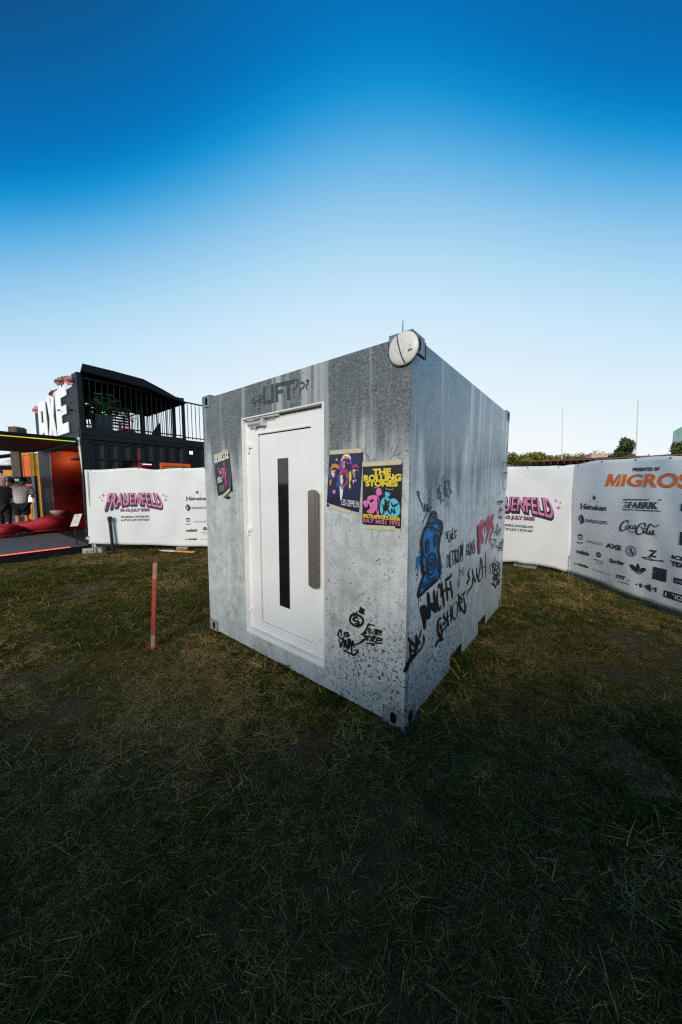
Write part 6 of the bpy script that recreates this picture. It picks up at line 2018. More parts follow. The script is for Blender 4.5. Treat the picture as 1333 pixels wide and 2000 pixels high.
# red pouf, red slatted screen, folded dark board
pp = BC0 + BL_ * 2.5 + BR_ * 1.85 + UPZ * FL
po = empty('terrace_pouf', tuple(pp), 'small red seat on the terrace behind the railing', 'seat')
mb = MB()
mb.lathe(pp, [(0.24, 0.0), (0.30, 0.1), (0.30, 0.28), (0.26, 0.36), (0, 0.38)], 18)
mb.build('cushion', M['red_panel'], po, smooth=True)
mb = MB()
mb.lathe(pp + UPZ * 0.385, [(0.24, -0.01), (0.24, 0.01), (0.1, 0.06), (0, 0.065)], 18)
mb.build('top_cushion', M['orange_bright'], po, smooth=True)
sp_ = BC0 + BL_ * 2.1 + BR_ * 1.55 + UPZ * FL
sc_ = empty('slatted_screen', tuple(sp_), 'dark red slatted screen standing under the canopy', 'screen')
base = None
for k in range(2):
    mb = MB()
    mb.frame(sp_ + BR_ * (0.48 * k - .24) + UPZ * 0.62, BR_, BL_, UPZ, 0.05, 0.05, 1.24)
    mb.build('post', M['red_panel'], sc_)
for k in range(9):
    mb = MB()
    mb.frame(sp_ + UPZ * (0.48 + 0.085 * k), BR_, BL_, UPZ, 0.43, 0.02, 0.055)
    if base is None:
        base = mb.build('slat', M['red_panel'], sc_)
    else:
        b = base.copy()
        COL.objects.link(b)
        b.location = (0, 0, 0.085 * k)
bp_ = BC0 + BL_ * 0.9 + BR_ * 2.05 + UPZ * FL
bo = empty('folding_board', tuple(bp_), 'dark folded board leaning on the terrace railing', 'board')
mb = MB()
mb.prism([bp_ + BR_ * -.18, bp_ + BR_ * .17, bp_ + BR_ * .15 + UPZ * .52, bp_ + BR_ * .06 + UPZ * .42], tuple(BL_ * 0.03))
mb.build('board', M['black_steel'], bo)
mb = MB()
mb.tube([bp_ + BR_ * .12 + UPZ * .48, bp_ + BR_ * .14 + BL_ * .3], 0.015, 6)
mb.build('prop', M['black_steel'], bo)

# awning, its lights and pole, deck
AW = 2.60
aw = empty('awning', tuple(BC0 - BR_ * 1.6 + BL_ * 2.1), 'flat black awning with a yellow green light strip along its edge', 'awning')
mb = MB()
mb.frame(BC0 - BR_ * (0.05 + 1.75) + BL_ * (2.15) + UPZ * (AW + 0.075), BR_, BL_, UPZ, 3.4, 4.3, 0.07)
mb.build('roof_panel', M['black_fabric'], aw)
mb = MB()
mb.frame(BC0 - BR_ * (0.05 + 1.75) + BL_ * (2.15) + UPZ * (AW + 0.02), BR_, BL_, UPZ, 3.36, 4.26, 0.03)
mb.build('underside', M['underside'], aw)
mb = MB()
for k, (a, b) in enumerate(((0.10, 0.45), (0.45, 0.85), (0.85, 3.3))):
    mb.mi = k
    mb.tube([BC0 - BR_ * a - BL_ * 0.012 + UPZ * (AW + 0.02), BC0 - BR_ * b - BL_ * 0.012 + UPZ * (AW + 0.02)], 0.009, 8)
mb.build('light_strip', [M['led_green'], M['led_lime'], M['led_yellow']], aw)
mb = MB()
pA = V3(0, 7.60, 0)
q0, q1 = at_y(156, 868, pA[1]), at_y(166, 935, pA[1] + 0.02)
dq = (q1 - q0) / (q0[2] - q1[2])
mb.tube([q0, q0 + dq * (q0[2] - GZ)], 0.034, 10)
mb.build('pole', M['pole_white'], aw)
mb = MB()
mb.tube([q0 + UPZ * 0.0, q0 + UPZ * 0.16], 0.045, 8)
mb.build('pole_clamp', M['galv'], aw)
mb = MB()
q0 = at_y(80, 888, 10.2)
mb.tube([q0, V3(q0[0] + .05, q0[1], DZ)], 0.045, 8)
mb.build('pole', M['pole_white'], aw)
deck = empty('deck', tuple(BC0 - BR_ * 1.7 + BL_ * 3.0), 'grey boarded deck with a red light strip along its front edge', 'deck')
nb = 26
base = None
for k in range(nb):
    c_ = BC0 - BR_ * 1.72 + BL_ * (0.02 + (k + .5) * 7.6 / nb) + UPZ * (DZ - 0.02)
    if base is None:
        mb = MB()
        mb.frame((0, 0, 0), BR_, BL_, UPZ, 3.5, 7.6 / nb - 0.008, 0.036)
        base = mb.build('plank', M['deck'], None, bevel=0.003)
        b = base
    else:
        b = base.copy()
        COL.objects.link(b)
    b.parent = deck
    b.location = tuple(c_ - V3(*deck.location))
mb = MB()
mb.frame(BC0 - BR_ * 1.72 + BL_ * 0.035 + UPZ * ((DZ - 0.05 + GZ) / 2), BR_, BL_, UPZ, 3.46, 0.03, DZ - 0.05 - GZ)
mb.frame(BC0 - BR_ * 0.02 + BL_ * 3.8 + UPZ * ((DZ - 0.05 + GZ) / 2), BR_, BL_, UPZ, 0.03, 7.4, DZ - 0.05 - GZ)
mb.build('skirting', M['black_steel'], deck)
mb = MB()
mb.tube([BC0 - BR_ * 0.34 - BL_ * 0.006 + UPZ * (DZ - 0.02), BC0 - BR_ * 3.4 - BL_ * 0.006 + UPZ * (DZ - 0.02)], 0.011, 8)
mb.build('light_strip', M['led_red'], deck)
for loc, en, colr, sz in ((SIGN.at(1.3, 2.45, -0.75), 55, (1.0, 0.20, 0.07), 0.12), (FACE.at(1.6, 2.3, -0.7), 26, (1.0, 0.28, 0.14), 0.1)):
    ld_ = bpy.data.lights.new('bar_lamp', 'POINT')
    ld_.energy, ld_.color, ld_.shadow_soft_size = en, colr, sz
    lo = bpy.data.objects.new('bar_lamp', ld_)
    COL.objects.link(lo)
    lo.location = loc

# bean bags
def bean(name, pxc, pyb, sx, sy, sz, back, label, group='red bean bags on the deck', ang=0.0, seed=1, pale=False):
    p = on_z(pxc, pyb, DZ)
    r = empty(name, tuple(p), label, 'bean bag', group)
    bm = bmesh.new()
    bmesh.ops.create_icosphere(bm, subdivisions=4, radius=1.0)
    for v in bm.verts:
        x, y, z = [math.copysign(abs(c) ** 0.78, c) for c in v.co]
        n_ = float(vnoise(np.array([x * 1.3 + seed]), np.array([y * 1.3 + z]), 1.7, seed)[0]) - .5
        zz = (z + 1) / 2
        if back:
            lift = 0.50 + 0.50 / (1 + math.exp(-7 * (x - 0.25)))
            zz = zz * lift
        zz = zz ** 0.62
        k = 1 + 0.10 * n_
        v.co = Vector((x * sx * k, y * sy * k, max(zz, 0.0) * sz * k))
    me = bpy.data.meshes.new('bag')
    bm.to_mesh(me)
    bm.free()
    me.polygons.foreach_set('use_smooth', [True] * len(me.polygons))
    me.materials.append(M['bean'])
    o = bpy.data.objects.new('bag', me)
    COL.objects.link(o)
    o.parent = r
    r.rotation_euler = (0, 0, ang)
    mb = MB()
    ring = [(sx * .98 * math.cos(t), sy * .98 * math.sin(t), sz * (.22 if not back else .10 + .12 / (1 + math.exp(-7 * (math.cos(t) - .25))))) for t in np.linspace(0, 2 * math.pi, 40)]
    mb.tube(ring, 0.008, 6, caps=False)
    s_ = mb.build('seam', M['bean'], None)
    s_.parent = r
    if pale:
        mb = MB()
        mb.lathe((sx * .80, 0, sz * .90), [(0.04, 0), (0.16, 0.10), (0.18, 0.16), (0.0, 0.17)], 14)
        s_ = mb.build('pale_cushion', M['petal_pale'], None, smooth=True)
        s_.parent = r
    return r
bean('bean_bag', 80, 1041, 0.66, 0.42, 0.56, True, 'large red lounger bean bag with a raised back and pale cushion', seed=2, ang=0.05, pale=True)
bean('bean_bag', 6, 1050, 0.34, 0.34, 0.36, False, 'red round pouf cut by the left edge of the picture', seed=5)
bean('bean_bag', 30, 1036, 0.42, 0.34, 0.24, False, 'low red bean bag between the pouf and the lounger', seed=9)
# belt barrier on the deck edge
a_, b_ = on_z(131, 1036, DZ), on_z(170, 1060, DZ)
br = empty('tie_strap', tuple(a_), 'black strap running from the lounger to the banner', 'strap')
mb = MB()
mb.tube([a_ + UPZ * 0.03, (a_ + b_) / 2 + UPZ * 0.02, b_ + UPZ * 0.03], 0.014, 6)
mb.build('strap', M['black_plastic'], br)

# ================================================================== people
def skin_mesh(name, pts, edges, mt, parent, root=0, sub=2):
    me = bpy.data.meshes.new(name)
    me.from_pydata([p_[0] for p_ in pts], edges, [])
    o = bpy.data.objects.new(name, me)
    COL.objects.link(o)
    o.parent = parent
    o.modifiers.new('skin', 'SKIN')
    for i, p_ in enumerate(pts):
        r_ = p_[1]
        me.skin_vertices[0].data[i].radius = r_ if isinstance(r_, tuple) else (r_, r_)
    me.skin_vertices[0].data[root].use_root = True
    sb = o.modifiers.new('subdivision', 'SUBSURF')
    sb.levels = sb.render_levels = sub
    me.materials.append(mt)
    return o

def person(loc, face, h, label, top, bottom, legs_bare=True, bend=0.10, arm='front', hat=False, hairm='hair'):
    """a standing figure; local +Y is where it faces"""
    r = empty('person', tuple(loc), label, 'person', None, face)
    k = h / 1.75
    j = lambda x, y, z: (x * k, y * k, z * k)
    f = bend
    B = [(j(0, 0, .93), .135 * k), (j(0, .01, 1.08), (.125 * k, .10 * k)), (j(0, .02 + f * .4, 1.28), (.155 * k, .11 * k)), (j(0, .02 + f * .8, 1.43), (.12 * k, .085 * k)), (j(0, .03 + f * 1.1, 1.50), .055 * k), (j(0, .06 + f * 1.5, 1.60), (.072 * k, .090 * k)), (j(0, .06 + f * 1.7, 1.70), (.066 * k, .082 * k))]
    E = [(0, 1), (1, 2), (2, 3), (3, 4), (4, 5), (5, 6)]
    hands = []
    for s_ in (-1, 1):
        b = len(B)
        el = j(.27 * s_, .02 + f * .6, 1.13) if arm == 'front' else j(.25 * s_, -.02, 1.12)
        ha = j(.16 * s_, .30 + f, 1.12) if arm == 'front' else j(.24 * s_, .06, .88)
        B += [(j(.185 * s_, .02 + f * .75, 1.42), .058 * k), (el, .042 * k), (ha, .028 * k)]
        E += [(3, b), (b, b + 1), (b + 1, b + 2)]
        hv = np.array(ha)
        d = hv - np.array(el)
        d /= np.linalg.norm(d)
        B.append((tuple(hv + d * .055 * k), (.030 * k, .016 * k)))
        E.append((b + 2, b + 3))
        for q in range(4):
            B.append((tuple(hv + d * (.13 + .012 * (q in (1, 2))) * k + np.array((0.018 * (q - 1.5), 0, -0.012 * q)) * k), .008 * k))
            E.append((b + 3, len(B) - 1))
        B.append((tuple(hv + d * .07 * k + np.array((-.035 * s_, .01, .02)) * k), .009 * k))
        E.append((b + 2, len(B) - 1))
    for s_ in (-1, 1):
        b = len(B)
        B += [(j(.095 * s_, 0, .86), .098 * k), (j(.105 * s_, .02, .50), .058 * k), (j(.11 * s_, -.015, .32), .056 * k), (j(.11 * s_, 0, .08), .038 * k), (j(.12 * s_, .13, .035), (.045 * k, .03 * k))]
        E += [(0, b), (b, b + 1), (b + 1, b + 2), (b + 2, b + 3), (b + 3, b + 4)]
    skin_mesh('body', B, E, M['skin'], r)
    g = 1.16
    T = [(j(0, 0, .86), .185 * k), (B[1][0], (.180 * k, .15 * k)), (B[2][0], (.225 * k, .165 * k)), (B[3][0], (.195 * k, .13 * k))]
    TE = [(0, 1), (1, 2), (2, 3)]
    a0 = 7
    for s_ in (0, 1):
        q = a0 + s_ * 9
        sh_, el_ = np.array(B[q][0]), np.array(B[q + 1][0])
        b = len(T)
        T += [(B[q][0], .105 * k), (tuple(sh_ * .15 + el_ * .85), .100 * k)]
        TE += [(3, b), (b, b + 1)]
    skin_mesh('shirt', T, TE, M[top], r)
    q = a0 + 18
    S_ = [(j(0, 0, .93), .175 * k)]
    SE = []
    for s_ in (0, 1):
        hp, kn, an = np.array(B[q + s_ * 5][0]), np.array(B[q + s_ * 5 + 1][0]), np.array(B[q + s_ * 5 + 3][0])
        b = len(S_)
        S_ += [(tuple(hp), .135 * k), (tuple(hp * .08 + kn * .92) if legs_bare else tuple(kn), (.115 if legs_bare else .09) * k)]
        SE += [(0, b), (b, b + 1)]
        if not legs_bare:
            S_.append((tuple(an), .058 * k))
            SE.append((b + 1, b + 2))
    skin_mesh('shorts' if legs_bare else 'trousers', S_, SE, M[bottom], r)
    hc = np.array(B[6][0]) * .55 + np.array(B[5][0]) * .45
    mb = MB()
    mb.lathe(hc + np.array((0, -.012, .012)) * k, [(.076 * k, -.05 * k), (.090 * k, -.01 * k), (.092 * k, .04 * k), (.075 * k, .085 * k), (.04 * k, .108 * k), (0, .113 * k)], 16)
    o = mb.build('hair', M[hairm], None, smooth=True)
    o.parent = r
    mb = MB()
    for s_ in (-1, 1):
        mb.lathe(hc + np.array((.084 * s_, .01, -.02)) * k, [(.006 * k, -.028 * k), (.016 * k, 0), (.006 * k, .03 * k)], 8)
    mb.lathe(hc + np.array((0, .098, -.035)) * k, [(.017 * k, -.02 * k), (.012 * k, .0), (.006 * k, .03 * k)], 8)
    o = mb.build('ears_and_nose', M['skin'], None, smooth=True)
    o.parent = r
    mb = MB()
    for s_ in (-1, 1):
        c_ = np.array(j(.115 * s_, .05, .035))
        mb.frame(c_, (1, 0, 0), (0, 1, 0), (0, 0, 1), .09 * k, .26 * k, .07 * k)
    o = mb.build('shoes', M['cloth_black' if legs_bare else 'wood_white'], None, bevel=0.02)
    o.parent = r
    return r
pz = V3(*at_y(43, 1000, 9.35)[:2], DZ)
person(pz, 0.55, 1.62, 'person in an off white t-shirt and black shorts seen from behind on the deck', 'shirt_white', 'cloth_black', True, 0.20)
pz = V3(*at_y(8, 1000, 9.2)[:2], DZ)
person(pz, 0.15, 1.58, 'person dressed in black looking down, at the left edge beside the white t-shirt', 'cloth_black', 'cloth_black', False, 0.20)
pz = on_z(8, 998, GZ)
person(V3(-17.3, 16.2, 0.6), 0.6, 1.7, 'person in a pink checked shirt further back, above the person in black', 'cloth_pink', 'cloth_black', False, 0.05)
ped = empty('low_platform', (-17.3, 16.2, GZ), 'dark low platform under the person in the pink checked shirt', 'platform')
mb = MB()
mb.box((-18.6, 15.6, GZ), (-16.4, 17.2, 0.59))
mb.build('base_box', M['grey_box'], ped, bevel=0.01)
mb = MB()
mb.box((-18.65, 15.55, 0.59), (-16.35, 17.25, 0.60))
mb.build('top_sheet', M['deck'], ped)

# photo frame with black header
Yh = 10.1
fr = empty('header_frame', tuple(at_y(45, 1020, Yh) * V3(1, 1, 0) + V3(0, 0, DZ)), 'tall white framed stand with a black header, in front of the people', 'stand')
hl, hr_ = at_y(18, 932, Yh), at_y(64, 932, Yh)
hb = at_y(40, 945, Yh)[2]
mb = MB()
mb.box((hl[0], Yh - 0.06, hb - 0.01), (hr_[0], Yh + 0.06, hl[2] + 0.02))
hd = mb.build('header', M['black_plastic'], fr, bevel=0.006)
mb = MB()
for k, wd_ in enumerate((.06, .05, .08, .05, .07, .06)):
    x = hl[0] + (hr_[0] - hl[0]) * (0.30 + 0.075 * k)
    mb.box((x, Yh - 0.066, hb + 0.085), (x + wd_, Yh - 0.062, hb + 0.155))
mb.build('header_lettering', M['white_sign'], hd)
for x0_, x1_ in ((hl[0] - .03, hl[0] + .03), (hr_[0], hr_[0] + 0.10)):
    mb = MB()
    mb.box((x0_, Yh - 0.05, DZ), (x1_, Yh + 0.05, hl[2] + 0.04))
    mb.build('post', M['galv'], fr)
mb = MB()
mb.box((hr_[0] - 0.12, Yh - 0.09, 1.05), (hr_[0] + 0.0, Yh - 0.07, 1.45))
mb.build('pale_screen', M['lamp_white'], fr)
# steel crowd barriers
def barrier(x0, x1, Y, z0, z1, label):
    r = empty('crowd_barrier', ((x0 + x1) / 2, Y, z0), label, 'barrier', 'steel barriers behind the deck')
    mb = MB()
    mb.tube([(x0, Y, z0), (x0, Y, z1), (x1, Y, z1), (x1, Y, z0)], 0.022, 8)
    mb.tube([(x0, Y, z0 + 0.18), (x1, Y, z0 + 0.18)], 0.018, 8)
    mb.build('frame', M['galv'], r)
    n = int((x1 - x0) / 0.13)
    base = None
    for k in range(1, n):
        x = x0 + (x1 - x0) * k / n
        if base is None:
            mb = MB()
            mb.tube([(0, 0, z0 + 0.18), (0, 0, z1)], 0.009, 6)
            base = mb.build('bar', M['galv'], None)
            b = base
        else:
            b = base.copy()
            COL.objects.link(b)
        b.parent = r
        b.location = (x - (x0 + x1) / 2, 0, -z0)
q0, q1 = at_y(64, 1000, 12.4), at_y(93, 1000, 12.4)
barrier(q0[0], q1[0] + .1, 12.4, GZ, 1.15, 'steel barrier behind the deck, in front of the orange container')
q0, q1 = at_y(-12, 1000, 12.9), at_y(30, 1000, 12.9)
barrier(q0[0], q1[0], 12.9, GZ, 1.25, 'steel barrier behind the person in black')
pg = on_z(87, 1003, GZ)
gb = empty('storage_crate', tuple(pg), 'grey green crate on the grass at the end of the deck', 'crate')
mb = MB()
mb.box(pg + V3(-.30, -.2, 0.0), pg + V3(.30, .2, .26))
mb.build('box', M['grey_box'], gb, bevel=0.01)
mb = MB()
mb.box(pg + V3(-.31, -.21, .26), pg + V3(.31, .21, .31))
for x in (-.15, .15):
    mb.box(pg + V3(x - .04, -.225, .18), pg + V3(x + .04, -.2, .24))
mb.build('lid', M['casting_blue'], gb, bevel=0.006)
# orange container, amber hoarding, far stage things
oc = empty('orange_container', tuple(at_y(62, 1000, 15.0) * V3(1, 1, 0) + V3(0, 0, GZ)), 'orange container standing beyond the deck', 'container')
o0 = at_y(60, 890, 14.6)
OW = Wall((o0[0], o0[1], 0), (-0.93, 0.36, 0), (-0.36, -0.93, 0))
OS = Wall((o0[0], o0[1], 0), (0.60, 0.80, 0), (0.80, -0.60, 0))
zt_ = at_y(60, 884, 14.6)[2]
mb = MB()
mb.wbox(OW, 0, 0.62, GZ, zt_, -0.06, 0)
mb.wbox(OW, 0.0, 0.05, GZ, zt_, 0.0, 0.04)
mb.wbox(OW, 0.57, 0.62, GZ, zt_, 0.0, 0.04)
mb.wbox(OW, 0.05, 0.57, zt_ - 0.12, zt_, 0.0, 0.04)
mb.build('door_end', M['orange_paint'], oc)
mb = MB()
mb.wbox(OW, 0.10, 0.52, zt_ - 1.1, zt_ - 0.2, 0.003, 0.03)
mb.wbox(OW, 0.10, 0.52, zt_ - 2.2, zt_ - 1.2, 0.003, 0.03)
mb.build('door_panel', M['orange_bright'], oc, bevel=0.01)
u, prof = 0.0, []
mb = MB()
while u < 1.9:
    prof += [(u, 0), (u + .08, 0), (u + .14, -.04), (u + .22, -.04)]
    u += .28
n = len(prof)
mb.add([OS.at(a, GZ, b) for a, b in prof] + [OS.at(a, zt_, b) for a, b in prof], [(i, i + 1, n + i + 1, n + i) for i in range(n - 1)])
mb.build('corrugated_side', M['yellow_paint'], oc)
ah = empty('hoarding', (-24.5, 21.0, GZ), 'long amber hoarding far behind the people at the left edge', 'hoarding')
za = at_y(20, 918, 21.0)[2]
for k in range(6):
    mb = MB()
    mb.box((-29 + k * 1.45, 21.0, GZ), (-29 + (k + 1) * 1.45 - 0.02, 21.06, za))
    mb.build('panel', M['yellow_paint'], ah)
mb = MB()
mb.box((-29, 21.06, za - 0.2), (-20.3, 21.12, za - 0.1))
mb.build('rail', M['galv'], ah)
mst = empty('scaffold_mast', (at_y(36, 900, 17.0)[0], 17.0, GZ), 'thin dark mast in front of the amber hoarding', 'mast')
x_ = at_y(36, 900, 17.0)[0]
mb = MB()
mb.tube([(x_, 17.0, GZ), (x_, 17.0, 3.4)], 0.05, 8)
mb.build('pole', M['black_steel'], mst)
mb = MB()
mb.tube([(x_ - 2.4, 16.9, 2.85), (x_ - 0.05, 17.0, 3.15)], 0.10, 4)
mb.build('arm', M['black_steel'], mst)
fs_ = empty('far_stage_roof', (-34.0, 30.0, GZ), 'far dark stage roof with pale dome seen under the awning', 'stage')
p0, p1 = at_y(0, 917, 30), at_y(30, 909, 30)
mb = MB()
mb.box((p0[0] - 3, 30, GZ), (p1[0], 33, p1[2]))
mb.build('dark_box', M['black_fabric'], fs_)
mb = MB()
mb.lathe((at_y(11, 909, 31)[0], 31.5, p1[2]), [(0.75, 0), (0.62, .35), (0.3, .6), (0, .68)], 14)
mb.build('dome', M['pole_white'], fs_, smooth=True)
mb = MB()
for x in (22, 26, 28.5):
    xx = at_y(x, 900, 31)[0]
    mb.tube([(xx, 31, p1[2]), (xx, 31, p1[2] + 0.9)], 0.05, 6)
mb.build('thin_masts', M['galv'], fs_)
# brown chimney-like box behind the awning
xb = at_y(32, 840, 16.0)
bx = empty('roof_box', (xb[0], 16.0, GZ), 'brown box rising behind the awning at far left', 'box')
z1_ = at_y(32, 833.5, 16.0)[2]
a_, b_ = at_y(24.5, 840, 16.0)[0], at_y(41, 840, 16.0)[0]
mb = MB()
mb.box((a_, 15.8, GZ), (b_, 16.3, z1_ - .05))
mb.build('shaft', M['bark'], bx)
mb = MB()
mb.box((a_ - .02, 15.78, z1_ - .05), ((a_ + b_) / 2 + .1, 16.32, z1_))
mb.build('cap_plate', M['pink_box'], bx)

# ================================================================== beyond the right banner
shed = empty('open_shed', (24.0, 32.0, GZ), 'long low shed with a brown roof behind the right banner', 'shed')
r0_, r1_, r2_ = at_y(1034, 899.5, 26), at_y(1190, 894, 27.0), at_y(1340, 886, 28.5)
mb = MB()
for (a, b) in ((r0_, r1_), (r1_, r2_)):
    mb.prism([a, b, b - UPZ * 0.10, a - UPZ * 0.10], (0.1, 0.25, 0.02))
mb.add([r0_ + UPZ * .0, r2_, r2_ + V3(1, 7, 0.35), r0_ + V3(1, 7, 0.35)], [(0, 1, 2, 3)])
mb.build('roof', M['roof_brown'], shed)
base = None
for k in range(26):
    f = k / 25
    c_ = r0_ * (1 - f) + r2_ * f + V3(0, 0.2, -0.28)
    if base is None:
        mb = MB()
        mb.frame((0, 0, 0), (1, 0, 0), (0.03, 1, 0.03), (0, 0, 1), 0.10, 0.9, 0.22)
        base = mb.build('rafter', M['rafter'], None)
        b = base
    else:
        b = base.copy()
        COL.objects.link(b)
    b.parent = shed
    b.location = tuple(c_ - V3(24.0, 32.0, GZ))
mb = MB()
mb.prism([r0_ + V3(0, 1.2, -.1), r2_ + V3(0, 1.2, -.1), V3(r2_[0], r2_[1] + 1.2, GZ), V3(r0_[0], r0_[1] + 1.2, GZ)], (0, 0.2, 0))
mb.build('wall', M['rafter'], shed)
bxp = at_y(1165, 894, 30)
rb = empty('roof_crate', tuple(bxp), 'pale pink box lying on the shed roof', 'box')
mb = MB()
mb.box(bxp + V3(-.75, -.4, -.25), bxp + V3(.75, .4, .24))
mb.build('box', M['pink_box'], rb, bevel=0.04)
mb = MB()
mb.box(bxp + V3(-.78, -.43, .24), bxp + V3(.78, .43, .30))
mb.build('lid', M['pink_box'], rb)

POLES = 'white poles behind the right banner'
tops = []
for (xt, yt, xb_, yb_, Y, r_, lab) in ((1099.5, 800, 1097.5, 908, 30, 0.045, 'shorter white pole left, above the folded banner'), (1247, 783, 1242.5, 893, 30, 0.058, 'taller white pole beside the big tree')):
    t_, b_ = at_y(xt, yt, Y), at_y(xb_, yb_, Y)
    d = (t_ - b_) / (t_[2] - b_[2])
    foot = b_ - d * (b_[2] - GZ)
    po = empty('flag_pole', tuple(foot), lab, 'pole', POLES)
    mb = MB()
    mb.tube([foot, (foot + t_) / 2, t_], [r_, r_ * .85, r_ * .6], 10)
    mb.build('mast', M['pole_white'], po)
    mb = MB()
    mb.lathe(t_, [(r_ * .7, -.05), (r_ * .9, 0), (r_ * .6, .08), (0, .1)], 8)
    mb.build('finial', M['galv'], po)
    tops.append(t_)
wv = empty('overhead_wire', tuple(tops[0]), 'thin wire sagging between the white poles', 'wire')
mb = MB()
w0 = at_y(985, 828, 30)
w3 = at_y(1400, 790, 30)
for a, b, sg in ((w0, tops[0] - UPZ * .25, .35), (tops[0] - UPZ * .25, tops[1] - UPZ * .45, .75), (tops[1] - UPZ * .45, w3, .3)):
    mb.tube([a * (1 - t) + b * t - UPZ * sg * 4 * t * (1 - t) for t in np.linspace(0, 1, 16)], 0.003, 4)
mb.build('cable', M['wire'], wv)
gb0 = at_y(1316.5, 842, 34)
gh = at_y(1333, 833, 34)
gbd = empty('green_hall', (gb0[0] + 3, 36.0, GZ), 'tall pale green clad hall at the right edge', 'building')
mb = MB()
mb.prism([(gb0[0], 34, GZ), (gb0[0] + 7, 34, GZ), (gb0[0] + 7, 34, gh[2] + 1.2), (gh[0], 34, gh[2]), (gb0[0], 34, gb0[2])], (10.5, 9, 0))
mb.build('wall', M['green_glass'], gbd)
mb = MB()
for k in range(6):
    x = gb0[0] + 0.5 + k * 1.1
    mb.box((x, 33.96, 2.0), (x + 0.05, 33.998, min(gb0[2] + 0.3 * k, gh[2]) - .1))
mb.box((gb0[0] - .05, 33.93, 2.0), (gb0[0] + .09, 33.998, gb0[2]))
mb.build('cladding_seams', M['galv'], gbd)

def foliage(mb, c, rx, ry, rz, n, leaf, r_, lump=7):
    """leaf-sized faces spread through an uneven crown"""
    lobes = [(V3(r_.uniform(-.6, .6) * rx, r_.uniform(-.6, .6) * ry, r_.uniform(-.5, .7) * rz), r_.uniform(.35, .62)) for _ in range(lump)] + [(V3(0, 0, 0), .7)]
    for _ in range(n):
        lc, ls = r_.choice(lobes)
        d = V3(r_.gauss(0, 1), r_.gauss(0, 1), r_.gauss(0, 1))
        d /= np.linalg.norm(d)
        q = c + lc + d * V3(rx, ry, rz) * ls * r_.uniform(.55, 1.08)
        a = V3(r_.uniform(-1, 1), r_.uniform(-1, 1), r_.uniform(-.6, .6))
        a = a / np.linalg.norm(a) * leaf * r_.uniform(.6, 1.3)
        b = np.cross(a, d)
        b = b / max(np.linalg.norm(b), 1e-6) * leaf * .5 * r_.uniform(.6, 1.3)
        mb.add([q - a, q + b, q + a, q - b], [(0, 1, 2, 3)])
def tree(name, px_, py_top, py_base, Y, wpx, mt, label, cat, group, n=900, leaf=.16, trunk=True, seed=1, tall=1.0):
    r_ = random.Random(seed)
    t_, b_ = at_y(px_, py_top, Y), at_y(px_, py_base, Y)
    foot = V3(t_[0], Y, GZ)
    root = empty(name, tuple(foot), label, cat, group)
    rx = wpx / FPX * Y / 2
    zlo = max(b_[2], 0.6)
    rz = (t_[2] - zlo) / 2
    mb = MB()
    foliage(mb, V3(t_[0], Y, zlo + rz), rx, rx * .8, rz, n, leaf, r_)
    mb.build('crown', M[mt], root)
    mb = MB()
    mb.tube([foot, foot + V3(.05, 0, zlo), V3(t_[0] + .1, Y, zlo + rz)], [rx * .11, rx * .08, rx * .04], 8)
    for k in range(4):
        a = r_.uniform(0, 6.28)
        mb.tube([V3(t_[0], Y, zlo + rz * .3 * k), V3(t_[0] + math.cos(a) * rx * .6, Y + math.sin(a) * rx * .5, zlo + rz * (.5 + .3 * k))], [rx * .05, rx * .015], 6)
    mb.build('trunk', M['bark'], root)
tree('leafy_tree', 1222, 858, 906, 46, 36, 'leaf_deep', 'tall dark tree beside the taller white pole', 'tree', None, 2600, .19, seed=3)
BUSH = 'bushes and hedge trees behind the shed'
k = 0
for (x, yt, w_, Y, m, lab) in ((998, 888, 54, 40, 'leaf_sun', 'bright hedge bush right at the cabin edge'), (1032, 885, 66, 41, 'leaf_sun', 'bright hedge bush just right of the cabin, left of the shed roof'), (1066, 887, 50, 43, 'leaf_sun', 'bright bush behind the left end of the shed roof'),
                          (1115, 885, 70, 52, 'leaf_sun', 'bright bush right of the shorter white pole'), (1150, 883, 60, 54, 'leaf_sun', 'bright bush behind the pale pink box, left side'), (1184, 882, 62, 52, 'leaf_sun', 'bush between the pale pink box and the tall tree'),
                          (1206, 876, 30, 50, 'leaf_deep', 'dark bush at the left foot of the tall tree'), (1260, 884, 70, 58, 'leaf_deep', 'dark bush right of the taller white pole'), (1300, 885, 66, 58, 'leaf_deep', 'dark bush left of the green hall'), (1326, 868, 34, 31, 'leaf_deep', 'dark bush in front of the green hall')):
    k += 1
    tree('hedge_bush', x, yt, 925, Y, w_, m, lab, 'bush', BUSH, 2400, .15, seed=20 + k)
fl = at_y(1272, 889, 44)
fd = empty('floodlight', tuple(fl), 'small lit floodlight low among the far bushes', 'lamp')
mb = MB()
mb.box(fl + V3(-.22, -.05, -.16), fl + V3(.22, .12, .16))
mb.tube([fl + V3(0, .1, -.1), V3(fl[0], fl[1] + .1, GZ)], 0.05, 6)
mb.build('housing', M['galv'], fd)
mb = MB()
mb.box(fl + V3(-.20, -.07, -.14), fl + V3(.20, -.052, .14))
mb.build('lens', M['lamp_white'], fd)

